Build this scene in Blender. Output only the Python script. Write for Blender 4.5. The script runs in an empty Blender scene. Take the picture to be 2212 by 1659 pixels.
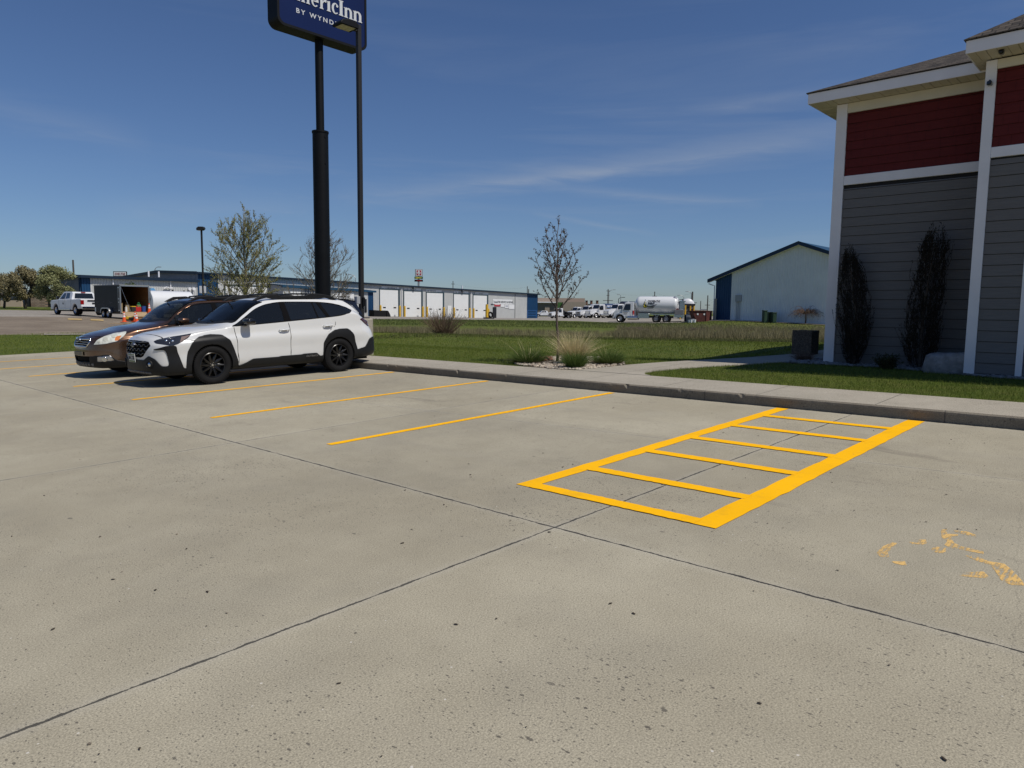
import bpy, math, random
import numpy as np
from mathutils import Vector, Matrix
random.seed(7)
rng = np.random.default_rng(7)
S = bpy.context.scene
COL = S.collection
R = math.radians

# ------------------------------------------------------------------ camera
CAM_H = 1.51
FPX, CXP, CYP = 1550.0, 1106.0, 829.5          # measured on a 2212 px wide copy of the photograph
TILT, ROLL = R(5.87), 0.0109
_r = np.array([1.0, 0, 0]); _u = np.array([0, math.sin(TILT), math.cos(TILT)]); CF = np.array([0, math.cos(TILT), -math.sin(TILT)])
CR = math.cos(ROLL) * _r + math.sin(ROLL) * _u
CU = -math.sin(ROLL) * _r + math.cos(ROLL) * _u
cd = bpy.data.cameras.new('camera'); cam = bpy.data.objects.new('camera', cd); COL.objects.link(cam)
m = Matrix(((CR[0], CU[0], -CF[0], 0), (CR[1], CU[1], -CF[1], 0), (CR[2], CU[2], -CF[2], CAM_H), (0, 0, 0, 1)))
cam.matrix_world = m
cd.sensor_fit = 'HORIZONTAL'; cd.sensor_width = 36.0; cd.lens = FPX / 2212.0 * 36.0
cd.clip_start = 0.05; cd.clip_end = 6000
S.camera = cam

# ------------------------------------------------------------------ lot frame (the lot drains: its plane is tilted ~3 %)
LU = np.array([0.67982273, 0.73277058, 0.029805]); LN = np.array([-0.02588679, -0.01663884, 0.9995264])
LU /= np.linalg.norm(LU); LN /= np.linalg.norm(LN); LV = np.cross(LN, LU); LV /= np.linalg.norm(LV)
LOTM = Matrix(((LU[0], LV[0], LN[0], 0), (LU[1], LV[1], LN[1], 0), (LU[2], LV[2], LN[2], 0), (0, 0, 0, 1)))

# ------------------------------------------------------------------ light
lt = -0.13 * LU + 0.66 * LV; lt[2] = -1.0; lt /= np.linalg.norm(lt)
SUN_EL = math.asin(-lt[2]); SUN_AZ = math.atan2(-lt[0], -lt[1])   # azimuth from +Y towards +X
sd = bpy.data.lights.new('sun', 'SUN'); sun = bpy.data.objects.new('sun', sd); COL.objects.link(sun)
sd.energy = 4.9; sd.angle = R(0.53); sd.color = (1.0, 0.945, 0.86)
sun.rotation_euler = Vector(lt).to_track_quat('-Z', 'Y').to_euler(); sun.location = (0, 0, 60)

w = bpy.data.worlds.new('World'); S.world = w; w.use_nodes = True
nt = w.node_tree; nt.nodes.clear()
def nn(tree, t, **k):
    n = tree.nodes.new(t)
    for a, b in k.items():
        if hasattr(n, a): setattr(n, a, b)
        else: n.inputs[a].default_value = b
    return n
sky = nn(nt, 'ShaderNodeTexSky', sky_type='NISHITA', sun_disc=False, sun_elevation=SUN_EL, sun_rotation=SUN_AZ,
         altitude=300.0, air_density=1.0, dust_density=0.35, ozone_density=1.6)
bg = nn(nt, 'ShaderNodeBackground', Strength=0.085)
out = nn(nt, 'ShaderNodeOutputWorld')
# thin cirrus streaks
tc = nn(nt, 'ShaderNodeTexCoord')
mp = nn(nt, 'ShaderNodeMapping'); mp.inputs['Rotation'].default_value = (R(8), R(-9), R(20)); mp.inputs['Scale'].default_value = (1.3, 2.0, 15.0)
ns = nn(nt, 'ShaderNodeTexNoise', Scale=1.15, Detail=7.0, Roughness=0.58, Distortion=0.55)
cr = nn(nt, 'ShaderNodeMapRange'); cr.inputs['From Min'].default_value = 0.52; cr.inputs['From Max'].default_value = 0.86
mp2 = nn(nt, 'ShaderNodeMapping'); mp2.inputs['Scale'].default_value = (1.0, 1.0, 2.5)
ns2 = nn(nt, 'ShaderNodeTexNoise', Scale=1.4, Detail=2.0)
cr2 = nn(nt, 'ShaderNodeMapRange'); cr2.inputs['From Min'].default_value = 0.42; cr2.inputs['From Max'].default_value = 0.72
mul = nn(nt, 'ShaderNodeMath', operation='MULTIPLY')
sep = nn(nt, 'ShaderNodeSeparateXYZ'); crz = nn(nt, 'ShaderNodeMapRange')
crz.inputs['From Min'].default_value = 0.75; crz.inputs['From Max'].default_value = 0.2
mul2 = nn(nt, 'ShaderNodeMath', operation='MULTIPLY'); mul3 = nn(nt, 'ShaderNodeMath', operation='MULTIPLY'); mul3.inputs[1].default_value = 0.34
mix = nn(nt, 'ShaderNodeMix', data_type='RGBA'); mix.inputs['B'].default_value = (5.6, 6.2, 7.2, 1)
hsv = nn(nt, 'ShaderNodeMix', data_type='RGBA', blend_type='MULTIPLY'); hsv.inputs['Factor'].default_value = 1.0; hsv.inputs['B'].default_value = (0.66, 0.81, 1.08, 1)
L = nt.links.new
L(tc.outputs['Generated'], mp.inputs['Vector']); L(mp.outputs[0], ns.inputs['Vector']); L(ns.outputs['Fac'], cr.inputs[0])
L(tc.outputs['Generated'], mp2.inputs['Vector']); L(mp2.outputs[0], ns2.inputs['Vector']); L(ns2.outputs['Fac'], cr2.inputs[0])
L(tc.outputs['Generated'], sep.inputs[0]); L(sep.outputs['Z'], crz.inputs[0])
L(cr.outputs[0], mul.inputs[0]); L(cr2.outputs[0], mul.inputs[1]); L(mul.outputs[0], mul2.inputs[0]); L(crz.outputs[0], mul2.inputs[1])
L(mul2.outputs[0], mul3.inputs[0])
def wm(op, a, b=None, c=False):
    n = nt.nodes.new('ShaderNodeMath'); n.operation = op; n.use_clamp = c
    for i, q in enumerate((a, b)):
        if q is None: continue
        if isinstance(q, bpy.types.NodeSocket): L(q, n.inputs[i])
        else: n.inputs[i].default_value = q
    return n.outputs[0]
azim = wm('ARCTAN2', sep.outputs['X'], sep.outputs['Y']); elev = wm('ARCSINE', sep.outputs['Z'])
acc = mul3.outputs[0]
cmb = nn(nt, 'ShaderNodeCombineXYZ'); L(wm('MULTIPLY', azim, 9.0), cmb.inputs[0]); L(wm('MULTIPLY', elev, 60.0), cmb.inputs[1])
sn = nn(nt, 'ShaderNodeTexNoise', Scale=1.0, Detail=6.0, Roughness=0.6, Distortion=0.8); L(cmb.outputs[0], sn.inputs['Vector'])
for a0, e0, a1, e1, wd, k in ((-15, 8.3, 26, 13.0, 1.3, .24), (-4, 9.6, 9, 10.7, .7, .16), (1.6, 9.6, 19, 8.0, .55, .20), (1.3, 7.6, 11.5, 5.8, .34, .17), (-38, 12.7, -26, 11.0, 1.5, .12), (12, 14.8, 27, 15.5, .8, .12), (-30, 6.5, -14, 7.6, 1.6, .12)):
    a0, e0, a1, e1, wd = map(math.radians, (a0, e0, a1, e1, wd)); am = (a0+a1)/2; ah = (a1-a0)/2
    x_ = wm('DIVIDE', wm('SUBTRACT', azim, am), ah)
    line = wm('ADD', wm('MULTIPLY', x_, (e1-e0)/2), (e0+e1)/2); wob = wm('MULTIPLY', wm('SUBTRACT', sn.outputs['Fac'], .5), wd*1.5)
    d_ = wm('DIVIDE', wm('ABSOLUTE', wm('ADD', wm('SUBTRACT', elev, line), wob)), wd)
    f_ = wm('MULTIPLY', wm('POWER', wm('SUBTRACT', 1.0, d_, True), 1.3), wm('SUBTRACT', 1.0, wm('POWER', wm('ABSOLUTE', x_), 3.0), True))
    f_ = wm('MULTIPLY', f_, wm('MULTIPLY', wm('MULTIPLY', sn.outputs['Fac'], 1.7), k)); acc = wm('ADD', acc, f_)
L(acc, mix.inputs['Factor'])
L(sky.outputs[0], hsv.inputs['A']); L(hsv.outputs['Result'], mix.inputs['A']); L(mix.outputs['Result'], bg.inputs['Color']); L(bg.outputs[0], out.inputs[0])
S.view_settings.view_transform = 'Standard'; S.view_settings.look = 'None'; S.view_settings.gamma = 1.0
S.view_settings.use_curve_mapping = False
S.view_settings.exposure = -0.35
S.render.resolution_x = 1024; S.render.resolution_y = 768; S.render.resolution_percentage = 100
S.render.engine = 'CYCLES'; S.cycles.max_bounces = 6; S.cycles.transparent_max_bounces = 12

# ------------------------------------------------------------------ helpers
def P(px, py, Y):
    """photo pixel (2212 px wide copy) at forward distance Y -> world point"""
    d = (px - CXP) * CR - (py - CYP) * CU + FPX * CF
    p = d * (Y / d[1]); return np.array([p[0], p[1], p[2] + CAM_H])
def L2W(u, v, h=0.0):
    return LU * u + LV * v + LN * h
def W2L(x, y):
    """world x, y -> lot u, v of the plane point below"""
    z = -(LN[0] * x + LN[1] * y) / LN[2]
    p = np.array([x, y, z]); return float(p @ LU), float(p @ LV)
def plane_z(x, y): return -(LN[0] * x + LN[1] * y) / LN[2]
def rotz(a): return Matrix.Rotation(a, 4, 'Z')

class MB:
    def __init__(s): s.v = []; s.f = []; s.m = []
    def add(s, vs, fs, mi=0):
        o = len(s.v); s.v += [tuple(map(float, p)) for p in vs]
        s.f += [tuple(i + o for i in f) for f in fs]; s.m += [mi] * len(fs); return s
    def box(s, x0, y0, z0, x1, y1, z1, mi=0, M=None):
        vs = [Vector(p) for p in ((x0,y0,z0),(x1,y0,z0),(x1,y1,z0),(x0,y1,z0),(x0,y0,z1),(x1,y0,z1),(x1,y1,z1),(x0,y1,z1))]
        if M is not None: vs = [M @ p for p in vs]
        return s.add(vs, [(0,3,2,1),(4,5,6,7),(0,1,5,4),(1,2,6,5),(2,3,7,6),(3,0,4,7)], mi)
    def bev(s, x0, y0, z0, x1, y1, z1, b=0.02, mi=0, M=None):
        """box with chamfered edges"""
        if M is None: M = Matrix.Identity(4)
        vs = []; idx = {}
        X = (x0, x1); Y = (y0, y1); Z = (z0, z1); sg = (1, -1)
        for i in (0,1):
            for j in (0,1):
                for k in (0,1):
                    for a in range(3):
                        p = [X[i] + sg[i]*b, Y[j] + sg[j]*b, Z[k] + sg[k]*b]
                        p[a] = (X, Y, Z)[a][(i, j, k)[a]]
                        idx[(i,j,k,a)] = len(vs); vs.append(M @ Vector(p))
        F = []
        for i in (0,1):
            F.append([idx[(i,0,0,0)], idx[(i,1,0,0)], idx[(i,1,1,0)], idx[(i,0,1,0)]])
            F.append([idx[(0,i,0,1)], idx[(1,i,0,1)], idx[(1,i,1,1)], idx[(0,i,1,1)]])
            F.append([idx[(0,0,i,2)], idx[(1,0,i,2)], idx[(1,1,i,2)], idx[(0,1,i,2)]])
            for j in (0,1):
                F.append([idx[(i,j,0,0)], idx[(i,j,1,0)], idx[(i,j,1,1)], idx[(i,j,0,1)]])
                F.append([idx[(i,0,j,0)], idx[(i,1,j,0)], idx[(i,1,j,2)], idx[(i,0,j,2)]])
                F.append([idx[(0,i,j,1)], idx[(1,i,j,1)], idx[(1,i,j,2)], idx[(0,i,j,2)]])
                for k in (0,1): F.append([idx[(i,j,k,0)], idx[(i,j,k,1)], idx[(i,j,k,2)]])
        c = M @ Vector(((x0+x1)/2, (y0+y1)/2, (z0+z1)/2)); G = []
        for f in F:
            a, b_, c_ = vs[f[0]], vs[f[1]], vs[f[2]]
            if (b_-a).cross(c_-a).dot(a - c) < 0: f = f[::-1]
            G.append(tuple(f))
        return s.add(vs, G, mi)
    def quad(s, a, b, c, d, mi=0): return s.add([a, b, c, d], [(0,1,2,3)], mi)
    def cyl(s, p0, p1, r0, r1=None, n=12, mi=0, caps=True):
        if r1 is None: r1 = r0
        p0 = Vector(p0); p1 = Vector(p1); d = (p1 - p0)
        if d.length < 1e-9: return s
        d.normalize(); a = d.orthogonal().normalized(); b = d.cross(a)
        vs = []
        for p, r in ((p0, r0), (p1, r1)):
            for i in range(n):
                t = 2*math.pi*i/n; vs.append(p + a*math.cos(t)*r + b*math.sin(t)*r)
        fs = [(i, (i+1) % n, n + (i+1) % n, n + i) for i in range(n)]
        if caps: fs += [tuple(range(n-1, -1, -1)), tuple(range(n, 2*n))]
        return s.add(vs, fs, mi)
    def tube(s, pts, rs, n=6, mi=0):
        pts = [Vector(p) for p in pts]
        if not hasattr(rs, '__len__'): rs = [rs]*len(pts)
        vs = []; a = None
        for i, p in enumerate(pts):
            d = (pts[min(i+1, len(pts)-1)] - pts[max(i-1, 0)])
            if d.length < 1e-9: d = Vector((0,0,1))
            d.normalize()
            a = d.orthogonal().normalized() if a is None else (a - d*a.dot(d)).normalized()
            b = d.cross(a)
            for k in range(n):
                t = 2*math.pi*k/n; vs.append(p + a*math.cos(t)*rs[i] + b*math.sin(t)*rs[i])
        fs = []
        for i in range(len(pts)-1):
            for k in range(n): fs.append((i*n+k, i*n+(k+1) % n, (i+1)*n+(k+1) % n, (i+1)*n+k))
        fs += [tuple(range(n-1, -1, -1)), tuple((len(pts)-1)*n + k for k in range(n))]
        return s.add(vs, fs, mi)
    def lathe(s, prof, M=None, n=32, mi=0, close=False):
        """profile [(r, a)] spun about the local Y axis"""
        if M is None: M = Matrix.Identity(4)
        vs = []; k = len(prof)
        for i in range(n):
            t = 2*math.pi*i/n
            for r, a in prof: vs.append(M @ Vector((r*math.cos(t), a, r*math.sin(t))))
        fs = []
        for i in range(n):
            j = (i+1) % n
            for q in range(k if close else k-1):
                q2 = (q+1) % k
                fs.append((i*k+q, i*k+q2, j*k+q2, j*k+q))
        return s.add(vs, fs, mi)
    def prism(s, poly, y0, y1, M=None, mi=0, axis='y'):
        """polygon [(a, b)] extruded from y0 to y1; axis y: (x, z) polygon; axis z: (x, y) polygon; axis x: (y, z)"""
        if M is None: M = Matrix.Identity(4)
        def V3(a, b, t):
            return {'y': Vector((a, t, b)), 'z': Vector((a, b, t)), 'x': Vector((t, a, b))}[axis]
        n = len(poly); vs = [M @ V3(a, b, y0) for a, b in poly] + [M @ V3(a, b, y1) for a, b in poly]
        ar = sum(poly[i][0]*poly[(i+1) % n][1] - poly[(i+1) % n][0]*poly[i][1] for i in range(n))
        flip = (ar > 0) ^ (axis == 'y') ^ (y1 < y0)
        fs = [(i, (i+1) % n, n+(i+1) % n, n+i) for i in range(n)] + [tuple(range(n-1, -1, -1)), tuple(range(n, 2*n))]
        if not flip: fs = [f[::-1] for f in fs]
        return s.add(vs, fs, mi)
    def build(s, name, mats, parent=None, M=None, smooth=False, angle=None):
        me = bpy.data.meshes.new(name); me.from_pydata(s.v, [], s.f)
        if not isinstance(mats, (list, tuple)): mats = [mats]
        for q in mats: me.materials.append(q)
        if len(mats) > 1: me.polygons.foreach_set('material_index', s.m)
        if smooth: me.polygons.foreach_set('use_smooth', [True]*len(me.polygons))
        if angle: me.set_sharp_from_angle(angle=R(angle))
        me.update()
        return link(name, me, parent, M)

def link(name, me, parent=None, M=None):
    o = bpy.data.objects.new(name, me); COL.objects.link(o)
    if parent is not None: o.parent = parent
    if M is not None: o.matrix_local = M
    return o
def npmesh(name, V, F, mats, parent=None, M=None, mi=None, smooth=False):
    """fast mesh from numpy arrays, F (n,3) or (n,4)"""
    V = np.asarray(V, dtype=np.float32); F = np.asarray(F, dtype=np.int32)
    me = bpy.data.meshes.new(name); k = F.shape[1]
    me.vertices.add(len(V)); me.vertices.foreach_set('co', V.ravel())
    me.loops.add(F.size); me.loops.foreach_set('vertex_index', F.ravel())
    me.polygons.add(len(F)); me.polygons.foreach_set('loop_start', np.arange(0, F.size, k, dtype=np.int32))
    if not isinstance(mats, (list, tuple)): mats = [mats]
    for q in mats: me.materials.append(q)
    if mi is not None: me.polygons.foreach_set('material_index', np.asarray(mi, dtype=np.int32))
    me.polygons.foreach_set('use_smooth', np.full(len(F), smooth, dtype=bool))
    me.update(calc_edges=True); me.validate()
    return link(name, me, parent, M)
def tag(o, label=None, cat=None, group=None, kind=None):
    if label: o['label'] = label
    if cat: o['category'] = cat
    if group: o['group'] = group
    if kind: o['kind'] = kind
    return o
def thing(name, label, cat, M=None, group=None):
    o = bpy.data.objects.new(name, None); COL.objects.link(o); o.empty_display_size = 0.2
    if M is not None: o.matrix_world = M
    return tag(o, label, cat, group)
def struct(o): o['kind'] = 'structure'; return o
def copy_tree(o, parent=None):
    c = o.copy(); COL.objects.link(c)
    if parent is not None: c.parent = parent
    for ch in list(o.children): copy_tree(ch, c)
    return c
def T(x, y, z): return Matrix.Translation((x, y, z))
def at(p, rz=0.0): return T(*p) @ rotz(rz)
def text_mesh(body, size, mat, name, parent, M, ext=0.004, sx=1.0, bold=0.0, align='LEFT', shear=0.0, spacing=1.0):
    c = bpy.data.curves.new('lettering', 'FONT'); c.body = body; c.size = size; c.extrude = ext; c.offset = bold
    c.align_x = align; c.shear = shear; c.space_character = spacing; c.resolution_u = 3
    t = bpy.data.objects.new('tmp', c); COL.objects.link(t)
    dg = bpy.context.evaluated_depsgraph_get(); me = bpy.data.meshes.new_from_object(t.evaluated_get(dg))
    bpy.data.objects.remove(t); bpy.data.curves.remove(c)
    me.materials.clear(); me.materials.append(mat)
    for p_ in me.vertices: p_.co.x *= sx
    return link(name, me, parent, M)

# ------------------------------------------------------------------ materials
MATS = {}
def pmat(name, col, rough=0.6, metal=0.0, spec=0.5, coat=0.0, noise=0.0, nscale=8.0, bump=0.0, bscale=60.0, trans=0.0, ior=1.45, coords='Object'):
    if name in MATS: return MATS[name]
    m_ = bpy.data.materials.new(name); m_.use_nodes = True; t = m_.node_tree; b = t.nodes['Principled BSDF']
    b.inputs['Base Color'].default_value = (*col, 1); b.inputs['Roughness'].default_value = rough
    b.inputs['Metallic'].default_value = metal; b.inputs['Specular IOR Level'].default_value = spec
    b.inputs['Coat Weight'].default_value = coat; b.inputs['Coat Roughness'].default_value = 0.03
    b.inputs['Transmission Weight'].default_value = trans; b.inputs['IOR'].default_value = ior
    if noise or bump:
        c = nn(t, 'ShaderNodeTexCoord')
    if noise:
        n1 = nn(t, 'ShaderNodeTexNoise', Scale=nscale, Detail=5.0, Roughness=0.6)
        r = nn(t, 'ShaderNodeMapRange'); r.inputs['From Min'].default_value = 0.3; r.inputs['From Max'].default_value = 0.7
        r.inputs['To Min'].default_value = 1 - noise; r.inputs['To Max'].default_value = 1 + noise
        h = nn(t, 'ShaderNodeHueSaturation'); h.inputs['Color'].default_value = (*col, 1)
        t.links.new(c.outputs[coords], n1.inputs['Vector']); t.links.new(n1.outputs['Fac'], r.inputs[0])
        t.links.new(r.outputs[0], h.inputs['Value']); t.links.new(h.outputs[0], b.inputs['Base Color'])
    if bump:
        n2 = nn(t, 'ShaderNodeTexNoise', Scale=bscale, Detail=3.0)
        bp = nn(t, 'ShaderNodeBump', Strength=bump, Distance=0.02)
        t.links.new(c.outputs[coords], n2.inputs['Vector']); t.links.new(n2.outputs['Fac'], bp.inputs['Height']); t.links.new(bp.outputs[0], b.inputs['Normal'])
    MATS[name] = m_; return m_
def ramp(t, stops, interp='LINEAR'):
    n = t.nodes.new('ShaderNodeValToRGB'); n.color_ramp.interpolation = interp
    e = n.color_ramp.elements
    while len(e) > 1: e.remove(e[-1])
    e[0].position = stops[0][0]; e[0].color = (*stops[0][1], 1) if hasattr(stops[0][1], '__len__') else (stops[0][1],)*3 + (1,)
    for p_, c_ in stops[1:]:
        q = e.new(p_); q.color = (*c_, 1) if hasattr(c_, '__len__') else (c_, c_, c_, 1)
    return n
def mixc(t, fac, a, b, blend='MIX'):
    n = t.nodes.new('ShaderNodeMix'); n.data_type = 'RGBA'; n.blend_type = blend
    for sock, val in (('Factor', fac), ('A', a), ('B', b)):
        if isinstance(val, bpy.types.NodeSocket): t.links.new(val, n.inputs[sock])
        elif sock == 'Factor': n.inputs[sock].default_value = val
        else: n.inputs[sock].default_value = (*val, 1)
    return n.outputs['Result']
def noise_out(t, vec, scale, detail=4.0, rough=0.55, dist=0.0):
    n = nn(t, 'ShaderNodeTexNoise', Scale=scale, Detail=detail, Roughness=rough, Distortion=dist)
    t.links.new(vec, n.inputs['Vector']); return n.outputs['Fac']
def rng_out(t, val, a, b, c, d):
    n = nn(t, 'ShaderNodeMapRange'); t.links.new(val, n.inputs[0])
    for k_, x_ in zip(('From Min', 'From Max', 'To Min', 'To Max'), (a, b, c, d)): n.inputs[k_].default_value = x_
    return n.outputs[0]
# ------------------------------------------------------------------ terrain
def _ctl():
    pts = []
    for uu in (-14, -4, 5, 10):
        for vv in (-22, -8, 4, 14, 24, 32): pts.append(L2W(uu, vv))
    for uu in (11.5, 15, 19):
        for vv in (-14, -4, 4, 12, 20): pts.append(L2W(uu, vv, 0.14 - (.27 if (uu > 14 and vv > 8) else 0)))
    pts += [L2W(-4, 40), L2W(8, 40), L2W(12, 30, .1)]
    for q in ((100,685,54),(240,687,54.5),(-300,682,54),(140,680.6,59),(237,688.2,53),(100,667.5,80),(-300,664,80),(80,663.5,92),(-300,660,92),
              (300,668.5,92),(480,675,100),(560,684,80),(820,683.3,119),(800,689,91),(1145,688,156),(1100,691,97),(1250,693,99),(1345,696,96),
              (1250,687.2,150),(1480,696.5,91),(1543,691.6,91),(1790,694,96),(1300,683,200),(1100,684,230),(1540,684,180)): pts.append(P(*q))
    for px in (1150, 1400, 1650, 1900):
        for Y, z in ((28, .34), (41, -.04), (50, -.18), (64, -.08), (78, .12)): 
            pts.append(np.array([(px-CXP)/FPX*Y, Y, z]))
    for px in (600, 850):
        for Y, z in ((28, .42), (41, .0), (50, -.1), (64, .0), (78, .15)):
            pts.append(np.array([(px-CXP)/FPX*Y, Y, z]))
    for x, y in ((-500, 300), (0, 500), (500, 400), (300, 150), (-300, 100), (-200, -50), (200, -50), (0, -80)):
        pts.append(np.array([x, y, 0.0 if y > 0 else 0.0]))
    return np.array(pts)
_cp = _ctl(); _n = len(_cp)
def _phi(r): return np.where(r > 1e-9, r*r*np.log(r + 1e-12), 0.0)
_sc = 50.0
_xy = _cp[:, :2] / _sc
_A = _phi(np.linalg.norm(_xy[:, None] - _xy[None], axis=2)) + np.eye(_n)*2e-4
_Pm = np.c_[np.ones(_n), _xy]
_W = np.linalg.solve(np.block([[_A, _Pm], [_Pm.T, np.zeros((3, 3))]]), np.r_[_cp[:, 2], 0, 0, 0])
def _ss(t): t = np.clip(t, 0, 1); return t*t*(3-2*t)
def ground_z(x, y):
    """height of the ground (arrays or scalars)"""
    x = np.atleast_1d(np.asarray(x, float)); y = np.atleast_1d(np.asarray(y, float))
    q = np.c_[x.ravel(), y.ravel()] / _sc
    zr = np.empty(len(q))
    for i in range(0, len(q), 20000):
        b = q[i:i+20000]
        zr[i:i+20000] = _phi(np.linalg.norm(b[:, None] - _xy[None], axis=2)) @ _W[:_n] + _W[_n] + b @ _W[_n+1:]
    zr = zr.reshape(x.shape)
    rad = np.hypot(x, y); f = _ss((rad-260)/200); zr = zr*(1-f) + 0.3*f
    zp = -(LN[0]*x + LN[1]*y)/LN[2]
    u = x*LU[0] + y*LU[1] + zp*LU[2]; v = x*LV[0] + y*LV[1] + zp*LV[2]
    near = zp + np.where(u > 9.8, 0.14, 0.0)*np.where(v < 27, 1, 0) - .27*_ss((u-12.8)/4)*_ss((v-6.6)/2.2)*np.where(v < 27, 1, 0)
    near = near - np.where((u < 9.6) & (v < 26.5), 0.07, 0.0)
    wgt = np.maximum(np.maximum(_ss((u-17)/7), _ss((v-36)/8)), np.maximum(_ss((-u-30)/20), _ss((-v-30)/20)))
    wgt = np.where(v > 26.5, np.maximum(wgt, _ss((u-8)/8)), wgt)
    z = near*(1-wgt) + zr*wgt
    return z
def gz(x, y): return float(ground_z(x, y)[0])
def G(px, Y):
    """a point on the ground seen at photo column px, forward distance Y"""
    x = (px-CXP)/FPX*Y; return np.array([x, Y, gz(x, Y)])
_NEARX = [-3000, 0, 240, 400, 560, 800, 1100, 1250, 1345, 1480, 1542, 1546, 9000]
_NEARY = [54, 54, 55, 64, 75, 91, 97, 98, 92.5, 89.5, 89.0, 400, 400]
def region(x, y):
    """0 lawn 1 gravel 2 yard paving"""
    px = CXP + FPX*x/np.maximum(y, 1e-3)
    ne = np.interp(px, _NEARX, _NEARY)
    fe = np.interp(px, [-3000, 150, 175, 330, 9000], [73, 73, 110, 240, 240])
    r = np.zeros(x.shape, int)
    yard = (y > ne) & (y < fe); r[yard] = 2
    grav = (y > 36.8 + 0.004*(px-100)) & (y < ne) & (px < 430 + 2*(y-40)); r[grav] = 1
    r[(y > 58) & (y < ne) & (px > 400)] = 0
    return r
def _lines(a, b, near0, near1, step, grow=1.06):
    xs = list(np.arange(near0, near1 + 1e-6, step)); s_ = step; x_ = near1
    while x_ < b: s_ *= grow; x_ += s_; xs.append(x_)
    s_ = step; x_ = near0
    while x_ > a: s_ *= grow; x_ -= s_; xs.insert(0, x_)
    return np.array(xs)
gu = np.unique(np.round(np.r_[_lines(-400, 1400, -4, 60, 0.5, 1.03), 9.5, 9.8, 10.1], 3)); gv = np.unique(np.round(np.r_[_lines(-900, 1200, -12, 90, 0.5, 1.03), 26.45, 26.55], 3))
UU, VV = np.meshgrid(gu, gv, indexing='ij')
e1 = LU[:2]/np.linalg.norm(LU[:2]); XX = UU*LU[0] + VV*LV[0]; YY = UU*LU[1] + VV*LV[1]
ZZ = ground_z(XX, YY)
nu, nv = len(gu), len(gv)
idx = np.arange(nu*nv).reshape(nu, nv)
F4 = np.stack([idx[:-1, :-1], idx[1:, :-1], idx[1:, 1:], idx[:-1, 1:]], -1).reshape(-1, 4)
GV = np.stack([XX, YY, ZZ], -1).reshape(-1, 3)
cen = GV[F4].mean(1); reg = region(cen[:, 0], cen[:, 1])

def lawn_mat():
    m_ = bpy.data.materials.new('lawn_grass'); m_.use_nodes = True; t = m_.node_tree; b = t.nodes['Principled BSDF']
    c = nn(t, 'ShaderNodeTexCoord'); v = c.outputs['Object']
    at_ = nn(t, 'ShaderNodeAttribute', attribute_name='dry')
    n1 = noise_out(t, v, 0.35, 5, .6); n2 = noise_out(t, v, 2.2, 6, .7); n3 = noise_out(t, v, 26.0, 4, .75)
    g = mixc(t, rng_out(t, n1, .35, .65, 0, 1), (.062, .094, .011), (.100, .128, .018))
    g = mixc(t, rng_out(t, n2, .42, .72, 0, .75), g, (.15, .14, .045))
    fac = nn(t, 'ShaderNodeMath', operation='ADD'); t.links.new(at_.outputs['Fac'], fac.inputs[0])
    sub = rng_out(t, n2, .3, .7, -.45, .45); t.links.new(sub, fac.inputs[1])
    mu = nn(t, 'ShaderNodeMath', operation='MULTIPLY', use_clamp=True); t.links.new(fac.outputs[0], mu.inputs[0]); t.links.new(rng_out(t, at_.outputs['Fac'], 0, .25, 0, 1), mu.inputs[1])
    g = mixc(t, mu.outputs[0], g, (.19, .165, .085))
    g = mixc(t, 1.0, g, mixc(t, rng_out(t, n3, .3, .7, 0, 1), (.55, .58, .5), (1.4, 1.4, 1.4)), 'MULTIPLY')
    t.links.new(g, b.inputs['Base Color']); b.inputs['Roughness'].default_value = .9; b.inputs['Specular IOR Level'].default_value = .15
    bp = nn(t, 'ShaderNodeBump', Strength=.9, Distance=.05); t.links.new(n3, bp.inputs['Height']); t.links.new(bp.outputs[0], b.inputs['Normal'])
    return m_
def gravel_mat(name, c0, c1, spk, sc=30.0):
    m_ = bpy.data.materials.new(name); m_.use_nodes = True; t = m_.node_tree; b = t.nodes['Principled BSDF']
    c = nn(t, 'ShaderNodeTexCoord'); v = c.outputs['Object']
    n1 = noise_out(t, v, 0.25, 6, .65); n2 = noise_out(t, v, sc, 3, .8)
    mp_ = nn(t, 'ShaderNodeMapping'); mp_.inputs['Scale'].default_value = (.25, 1.5, 1); t.links.new(v, mp_.inputs[0])
    n3 = noise_out(t, mp_.outputs[0], 1.6, 5, .6)
    g = mixc(t, rng_out(t, n1, .35, .65, 0, 1), c0, c1)
    g = mixc(t, rng_out(t, n3, .5, .8, 0, .6), g, spk)
    g = mixc(t, 1.0, g, mixc(t, rng_out(t, n2, .3, .7, 0, 1), (.6, .6, .6), (1.35, 1.35, 1.35)), 'MULTIPLY')
    t.links.new(g, b.inputs['Base Color']); b.inputs['Roughness'].default_value = .95
    bp = nn(t, 'ShaderNodeBump', Strength=.8, Distance=.03); t.links.new(n2, bp.inputs['Height']); t.links.new(bp.outputs[0], b.inputs['Normal'])
    return m_
LAWN = lawn_mat()
GRAVEL = gravel_mat('gravel_stones', (.16, .125, .09), (.25, .205, .15), (.12, .088, .062))
YARD = gravel_mat('yard_paving', (.24, .215, .18), (.30, .27, .23), (.2, .18, .155), 12)
def sub_mesh(name, mask, mat, label):
    f = F4[mask]; used, inv = np.unique(f, return_inverse=True)
    o = npmesh(name, GV[used], inv.reshape(-1, 4), mat, smooth=True); struct(o); o['label'] = label
    return o, used
px_v = CXP + FPX*GV[:, 0]/np.maximum(GV[:, 1], 1)
lawn_o, used = sub_mesh('lawn', reg == 0, LAWN, 'mown green lawn with dry straw coloured patches beyond the sidewalk')
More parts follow.
